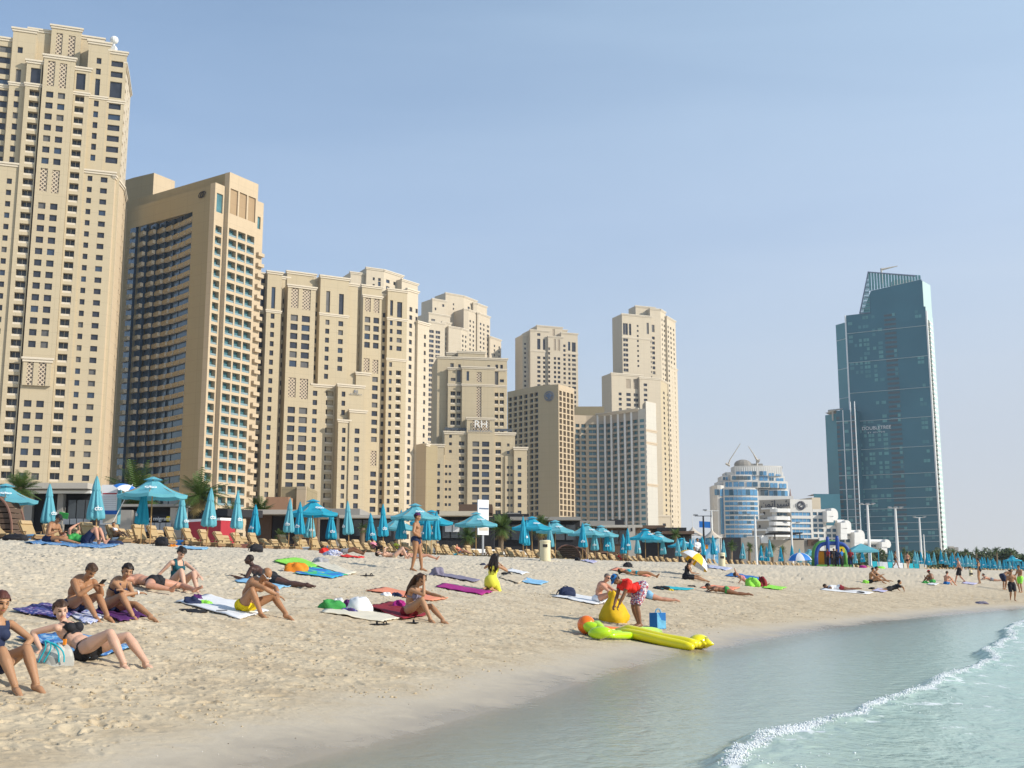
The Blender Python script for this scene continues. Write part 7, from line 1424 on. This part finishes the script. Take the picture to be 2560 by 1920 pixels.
heap('small navy item on the sand above the magenta towel',(1207,1413),14,8,'navy',seed=28); T_('brown patterned towel right of the kneeling woman',[(1248,1446),(1270,1438),(1318,1452),(1296,1460)],'beige'); T_('pale turquoise towel beyond the brown one',[(1300,1456),(1318,1447),(1372,1457),(1352,1464)],'sky'); shoes('dark shoe by the kneeling woman, the left one',(1262,1438),'black',name='shoe'); heap('tiny orange item above the pale turquoise towel',(1298,1428),12,6,'orange',seed=29); T_('faint white towel right of the kneeling woman',[(1262,1428),(1280,1424),(1325,1434),(1305,1438)],'white')
T_('white towel under the man in sunglasses',[(1380,1494),(1420,1484),(1530,1504),(1490,1514)],'white'); bag('navy backpack at the left end of the white towel of the sunglasses man',(1418,1492),42,24,'navy',rz=.2)
heap('black cap lying on the open sand right of the beige bin',(1443,1402),13,9,'black','cap_on_sand','cap',31); T_('small lilac towel right of the lying black cap',[(1452,1403),(1462,1401),(1494,1406),(1482,1409)],'lilac')
T_('red towel under the woman in turquoise bikini',[(1526,1426),(1540,1420),(1636,1438),(1618,1444)],'coral'); heap('black clothes beside the woman in turquoise bikini',(1570,1418),24,12,'black',seed=32); T_('lilac printed towel right of the orange umbrella',[(1738,1416),(1752,1411),(1832,1422),(1816,1428)],'paisley'); heap('black shoes on the lilac printed towel',(1768,1419),10,6,'black','shoe_pair','shoe',33)
shoes('black shoe at the left of the tanned man, the left one',(1726,1468),'black',name='shoe',s_=.3); T_('orange towel under the tanned man in green trunks',[(1750,1472),(1768,1464),(1850,1470),(1832,1478)],'coral'); T_('pale turquoise towel left of the black shoes',[(1640,1472),(1660,1467),(1735,1473),(1715,1478)],'turq'); heap('black clothes beside the person lying behind the checked shorts',(1650,1472),44,9,'black',seed=34); heap('small yellow hat left of the pale turquoise towel',(1677,1476),13,7,'yellow','straw_hat','hat',35)
T_('blue towel under the woman in orange bottoms',[(1812,1440),(1828,1434),(1905,1446),(1890,1452)],'blue'); heap('lime green bag in front of the woman in orange bottoms',(1882,1466),34,22,'lime','beach_bag','bag',36,fold=.3); heap('brown shoes standing right of the lime green bag',(1906,1467),18,24,'brown' if 'brown' in CM else 'maroon','shoe_pair','shoe',37); T_('lime towel right of the brown shoes',[(1905,1470),(1920,1464),(1968,1470),(1950,1476)],'lime')
T_('white towel under the person in dark clothes',[(2050,1476),(2064,1470),(2185,1482),(2170,1487)],'white',wr=.008); T_('lilac towel under the person in black lying propped up',[(2180,1478),(2196,1472),(2225,1476),(2210,1482)],'lilac'); heap('black shoes between the two lying people in dark clothes',(2150,1484),18,6,'black','shoe_pair','shoe',38); heap('dark clothes on sand left of the person in black',(2180,1473),16,6,'black',seed=39); heap('green bag left of the close seated couple',(2163,1457),14,8,'lime','beach_bag','bag',40)
T_('white towel near the crouching red cap',[(2318,1462),(2330,1457),(2348,1460),(2338,1465)],'white'); heap('dark green bag left of the red cap',(2313,1458),13,7,'green','beach_bag','bag',41); T_('lilac towel by the standing woman in black',[(2404,1459),(2414,1455),(2446,1459),(2436,1463)],'lilac'); heap('low dark seaweed clump near the waterline',(2455,1509),26,7,'mauve','seaweed','seaweed',42)
heap('magenta swim float beyond the seated couple',(2158,1434),20,8,'magenta','swim_float','float',43,fold=.05,d=100); heap('lime green swim float near the tower masts',(2202,1434),24,6,'lime','swim_float','float',44,fold=.05,d=102)
T_('blue and white towel under the far left pair',[(60,1362),(110,1352),(300,1366),(235,1374)],'bluepat'); bag('long black bag at the far left in front of the loungers',(38,1354),60,18,'black',d=37.5); heap('navy rolled bag left of the black bag pair',(286,1356),46,12,'navy','beach_bag','bag',46,d=41,fold=.1); bag('tall black bag next to the orange cloth',(404,1364),32,24,'black',d=44); heap('orange cloth beside the tall black bag',(432,1367),22,8,'orange',seed=47,d=44); T_('pale blue towel right of the orange cloth',[(444,1371),(456,1368),(522,1374),(508,1377)],'sky'); bag('black backpack with white mark alone on the sand',(641,1379),32,20,'black',rz=.5)
heap('green towel bundle between the far left pair',(192,1354),22,20,'green','towel_bundle','towel',48,d=36.8)
# book and phone held in hands
r=empty('book',onsand(154,1352,d=36,lift=.78),label='green book held up by the person lying at far left',cat='book'); mb=MB(); mb.box(-.14,.0,-.01,.01,0,.2); mb.build('cover',CM['green'],r); mb=MB(); mb.box(0.003,.14,-.012,.01,0.003,.2); mb.build('cover',CM['green'],r); r.rotation_euler=(.5,.2,.2)
# clear bag with turquoise cord
def clearbag():
    p=onsand(140,1628,d=12.4); r=empty('drawstring_bag',p,label='clear grey drawstring bag with turquoise cord beside the reclining woman',cat='bag'); k=FPX/p.y; w=84/k; mb=MB(); mb.smooth=True; n,m=26,12; rows=[]
    for i in range(m):
        t=math.pi*.5*i/(m-1); rows.append([mb.vert((w/2*max(.02,math.cos(t))**.5*math.cos(a)*(1+.08*math.sin(4*a+2*t)),w*.33*max(.02,math.cos(t))**.5*math.sin(a)*(1+.1*math.sin(3*a)),-.03+.22*math.sin(t)*(1+.12*math.sin(5*a)))) for a in [2*math.pi*j/n for j in range(n)]])
    for A_,B_ in zip(rows,rows[1:]):
        for j in range(n): mb.face((A_[j],A_[(j+1)%n],B_[(j+1)%n],B_[j]))
    mb.build('body',patterned('clear_bag_fabric',[(.48,.47,.42),(.36,.36,.33),(.58,.58,.54),(.42,.40,.36)],14),r)
    for (x0,x1,h_) in ((-w*.35,w*.2,.22),(-w*.2,w*.35,.20)):
        mb=MB(); mb.tube([(lin(t,x0,x1)+.03*math.sin(9*t),-w*.34-.03*math.sin(math.pi*t),.02+h_*max(0,math.sin(math.pi*t))**.8) for t in np.linspace(0,1,14)],.008,6); mb.build('cord',CM['turq'],r)
    mb=MB(); mb.box(w*.22,w*.30,-w*.1,-w*.02,.19,.25); mb.build('orange_tag',CM['orange'],r)
clearbag()
r=empty('phone',(0,0,0),label='phone held by the bare-chested man',cat='phone'); ph_=[o for o in D.objects if o.name.startswith('person') and 'phone in his hands' in o.get('label','')][0]; r.location=(Matrix.Translation(ph_.location)@ph_.rotation_euler.to_matrix().to_4x4()@Matrix.Scale(ph_.scale[0],4))@((JP['wrL']+JP['wrR'])/2+Vector((.09,0,.05))); mb=MB(); mb.box(-.005,.005,-.035,.035,-.06,.08); mb.build('case',CM['black'],r); r.rotation_euler=(0,.9,R(-30))
# ---- yellow sack
def revolve(prof, n, f): 
    mb=MB(); mb.smooth=True; rows=[[mb.vert(f(rr_,z_,2*math.pi*j/n,i)) for j in range(n)] for i,(rr_,z_) in enumerate(prof)]
    for A_,B_ in zip(rows,rows[1:]):
        for j in range(n): mb.face((A_[j],A_[(j+1)%n],B_[(j+1)%n],B_[j]))
    return mb
p=onsand(1534,1562,d=27.6); r=empty('sack',p,label='yellow cloth sack being filled by the man in red shirt',cat='sack'); mb=revolve([(.28,-.04),(.34,.04),(.345,.14),(.30,.26),(.23,.38),(.16,.48),(.10,.56),(.12,.64),(.08,.70)],30,lambda rr_,z_,a,i:(rr_*math.cos(a)*(1+.10*math.sin(5*a+i*.7)+.05*math.sin(11*a+i)),.8*rr_*math.sin(a)*(1+.10*math.sin(4*a+i)),z_+.03*math.sin(3*a)*(z_>.4))); M['sackyellow']=mat('yellow_sack_cloth',(.72,.46,.01),rough=.7,var=.2,scale=8,bump=.4,bscale=22); mb.build('body',M['sackyellow'],r); mb=MB(); mb.smooth=True; mb.tube([(.08,0,.5),(.16,-.03,.52),(.17,-.05,.38),(.14,-.06,.3)],[.03,.05,.05,.02],8); mb.build('flap',M['sackyellow'],r)
# ---- blue shopping bag
p=onsand(1643,1576,d=27.4); r=empty('shopping_bag',p,label='blue shopping bag with light blue printed front, beside the man in red shirt',cat='bag'); mb=MB(); mb.prism([(-.19,-.10),(-.02,-.17),(.20,-.06),(.05,.08)],-.02,.36,cap=False); mb.poly([(-.19,-.10,-.02),(.05,.08,-.02),(.20,-.06,-.02),(-.02,-.17,-.02)]); mb.build('body',CM['blue'],r); mb=MB(); mb.poly([(-.015,-.173,.0),(.203,-.063,.0),(.19,-.06,.365),(-.015,-.168,.365)]); mb.build('printed_front',mat('light_blue_print',(.14,.42,.62),var=.5,scale=9),r)
for y_ in (-.13,.0): mb=MB(); mb.tube([(.02+.06*math.cos(t),y_,.36+.09*math.sin(t)) for t in np.linspace(0,math.pi,9)],.010,6); mb.build('handle',CM['sky'],r)
# ---- inflatables (world-space shapes laid on the sand)
def vinyl(name, c):
    m=mat(name,c,rough=.22,var=.04,spec=.5,coat=.4); return m
VY=vinyl('yellow_vinyl_float',(.90,.78,.005)); VG=vinyl('lime_vinyl_float',(.50,.80,.01)); VO=vinyl('orange_vinyl_float',(.92,.19,.01))
def floatobj(label, name, uv, cat): p=onsand(*uv); return empty(name,p,label=label,cat=cat,group='inflatables lying in front of the man in red shirt'),p
def W_(u,v,d=None,h=0,p=Vector()): q=onsand(u,v,d=d); return Vector((q.x,q.y,max(q.z,gz(q.x,q.y))+h))-p
r,p=floatobj('long yellow inflatable mattress lying folded, nearest the water','pool_float',(1640,1615),'pool float')
a=W_(1540,1590,p=p); b=W_(1742,1628,p=p); ax=(b-a); ax_n=ax.normalized(); sd_=Vector((-ax_n.y,ax_n.x,0)).normalized(); mb=MB(); mb.smooth=True; n=8
for j,(off,rad,hh) in enumerate(((-.14,.10,.10),(-.01,.115,.14),(.12,.10,.115))):
    mb=MB(); mb.smooth=True; mb.tube([a+ax*t+sd_*(off+.02*math.sin(9*t))+Vector((0,0,hh+.02*math.sin(5*t+j)-(.05*(1-t) if t<.1 else 0))) for t in np.linspace(0,1,14)],[rad*(.45+.55*min(1,8*t,8*(1.02-t))) for t in np.linspace(0,1,14)],12); mb.build('air_chamber',VY,r)
mb=MB(); mb.smooth=True; c=W_(1748,1622,p=p)+Vector((0,0,.14)); F_=frame((0,0,1),ax_n); mb.ell(c,(.20,.25,.15),20,12,F_); mb.build('pillow',VY,r); mb=MB(); mb.smooth=True; mb.tube([c+ax_n*.15,c+ax_n*.24+sd_*-.02,c+ax_n*.34+Vector((0,0,.0))],[.12,.07,.012],10); mb.tube([c+ax_n*.12-sd_*.12,c+ax_n*.25-sd_*.16],[.08,.02],8); mb.build('corner_tip',VY,r)
r,p=floatobj('lime green inflatable with a leaf-shaped head, under the yellow mattress','pool_float',(1560,1592),'pool float')
for (u,v,d_,rx,ry,rz_,tl) in ((1486,1590,None,.27,.15,.13,.35),(1500,1600,None,.24,.14,.12,-.1)):
    c=W_(u,v,p=p)+Vector((0,0,.14)); mb=MB(); mb.smooth=True; F_=Matrix.Rotation(tl,3,'Y')@Matrix.Rotation(-.3,3,'Z'); mb.ell(c,(rx,ry,rz_),20,12,F_); mb.build('head_lobe',VG,r)
c=W_(1466,1580,p=p)+Vector((0,0,.2)); c2=W_(1520,1600,p=p)+Vector((0,0,.08)); mb=MB(); mb.smooth=True; mb.tube([c,c.lerp(c2,.5)+Vector((0,0,.03)),c2],[.03,.14,.05],10); mb.build('leaf_tip',VG,r)
for j in range(4):
    a=W_(1520,1600-3*j,p=p)+Vector((0,.12*j,.08)); b=W_(1655,1600-4*j,p=p)+Vector((0,.12*j,.08)); mb=MB(); mb.smooth=True; mb.tube([a.lerp(b,t)+Vector((0,0,.015*math.sin(7*t+j))) for t in np.linspace(0,1,12)],[.075*(.5+.5*min(1,7*t,7*(1.03-t))) for t in np.linspace(0,1,12)],10); mb.build('air_chamber',VG,r)
r,p=floatobj('orange inflatable with a round ball end behind the lime green one','pool_float',(1480,1578),'pool float')
c=W_(1466,1586,p=p)+Vector((0,0,.19)); mb=MB(); mb.smooth=True; mb.ell(c,(.185,.175,.19),20,14); mb.build('ball_end',VO,r)
for j in range(3):
    a=W_(1484,1584,p=p)+Vector((0,.11*j+.05,.09)); b=W_(1560,1588,p=p)+Vector((0,.11*j+.05,.08)); mb=MB(); mb.smooth=True; mb.tube([a.lerp(b,t) for t in np.linspace(0,1,8)],[.07*(.5+.5*min(1,7*t,7*(1.03-t))) for t in np.linspace(0,1,8)],10); mb.build('air_chamber',VO,r)
# ---- orange and white tilted umbrella
p=spot(1706,1436); p.z=gz(p.x,p.y)-.1; M['orangecanvas']=mat('orange_canvas',(.90,.50,.01),rough=.6); beach_umbrella(p.x,p.y,p.z,.76,(R(36),R(14),0),'tilted orange and white umbrella sheltering the woman in black','orangecanvas','whitecanvas',pole=1.3,rz=1.35,half=.3)
heap('round brown straw hat before the tilted orange umbrella',(1722,1428),14,14,'beige','straw_hat','hat',51)
# white and yellow boards behind the far loungers
q=random.Random(9)
for i,u in enumerate(range(2188,2312,13)):
    d=128+i*2; x,y=G(u,1418,d); r=empty('surfboard',(x,y,gz(x,y)),label=f'pale board leaning in the row near the masts, {ordn(i+1)} from the left',cat='surfboard',group='boards standing in a row near the masts'); mb=MB(); mk=q.choice(['white','cream','white','turq']); mb.box(-.27,.27,-.04,.04,0,.75); mb.build('board',CM[mk],r); r.rotation_euler=(R(-14),0,q.uniform(-.2,.2))
# shells and clods
mb=MB(); q=random.Random(77); k_=0
for i in range(7000):
    y=8.5+30*q.random()**1.5; x=q.uniform(-.5,.33)*y
    if float(vnoise(np.array([x]),np.array([y]),1.3,61)[0])+.6*float(vnoise(np.array([x]),np.array([y]),.35,62)[0])<.17: continue
    s_=float(sdist(np.array([x]),np.array([y]))[0])
    if s_<1.0 or s_>9: continue
    z=rgz(x,y); sz=q.uniform(.005,.014)*(1+y/40); mb.ell((x,y,z+sz*.25),(sz*q.uniform(.8,1.6),sz,sz*q.uniform(.5,.9)),6,4,Matrix.Rotation(q.uniform(0,3),3,'Z')); k_+=1
    if k_>2600: break
o=mb.build('sand_clods',mat('damp_sand_clod',(.50,.40,.26),var=.3,scale=3)); tag(o,'small damp clods strewn over the trampled sand','sand clods',kind='stuff')
mb=MB()
for i in range(260):
    y=8.5+14*q.random()**1.4; x=q.uniform(-.5,.2)*y; s_=float(sdist(np.array([x]),np.array([y]))[0])
    if s_<.25 or s_>3.2: continue
    z=rgz(x,y); sz=q.uniform(.003,.008); mb.mi=0 if q.random()<.7 else 1; mb.ell((x,y,z+sz*.3),(sz,sz*q.uniform(.5,1),sz*.5),5,4)
o=mb.build('pebbles',[mat('shell_white',(.70,.66,.60)),mat('dark_debris',(.14,.10,.07))]); tag(o,'tiny shell bits on the damp sand near the water','pebbles',kind='stuff')
for (u,v) in ((1748,1651),): heap('small dark stone on the wet sand right of the yellow mattress',(u,v),10,6,'black','stone','stone',60)

n_=300000; YY=8.6+36*rng.random(n_)**1.7; XX=np.interp(YY,WVL[:,1],WVL[:,0])+rng.uniform(-.8,1.1,n_); ZZ,ww,_f,_s=wavef(XX,YY)
pr_=np.exp(-((ww-.05)/.055)**2)+.010*np.where(ww>.1,np.exp(-ww/.8),0)*(vnoise(XX,YY,.3,72)>.12); k=(rng.random(n_)<pr_*.8); XX,YY,ZZ=XX[k][:9000],YY[k][:9000],ZZ[k][:9000]
mb=MB(); mb.smooth=True
for x,y,z in zip(XX,YY,ZZ):
    r_=random.uniform(.0025,.0065)*(1+y/30); mb.ell((x,y,z+random.uniform(-.2,1.1)*r_+max(0,random.gauss(0,.007))),(r_*random.uniform(.8,1.5),r_,r_*random.uniform(.6,1)),5,4)
tag(mb.build('wave_foam',mat('foam_white',(.82,.85,.85),rough=.5,var=.05)),'bubbly white foam along the little breaking wave','foam',kind='stuff')

# towels left on loungers
q=random.Random(13); fr_=[i for i,l in enumerate(LNG) if l[3]==0]
for j,(k,c,w_) in enumerate(((3,'sky','pale blue'),(6,'white','white'),(9,'blue','royal blue'),(13,'coral','coral'),(17,'white','white'),(20,'navy','navy'),(24,'lilac','lilac'),(29,'turq','turquoise'),(33,'white','white'),(38,'red','red'),(44,'sky','pale blue'))):
    p,t,n,_=LNG[fr_[k]]; z=gz(*p); o=empty('beach_towel',(p[0],p[1],z),label=f'{w_} towel left on the {ordn(k+1)} front-row lounger from the left',cat='towel'); o.rotation_euler=(0,0,math.atan2(-n[1],-n[0])); mb=MB(); mb.smooth=True
    xs=np.linspace(.15,.85,8); ys=[-.42,-.36,-.3,0,.3,.36,.42]; zz=[.1,.3,.392,.392,.392,.3,.12]
    A_=[[mb.vert((x+q.uniform(-.02,.02),y,z_+q.uniform(-.006,.01))) for y,z_ in zip(ys,zz)] for x in xs]
    for a,b in zip(A_,A_[1:]):
        for i in range(len(ys)-1): mb.face((a[i],b[i],b[i+1],a[i+1]))
    mb.build('cloth',CM[c],o)
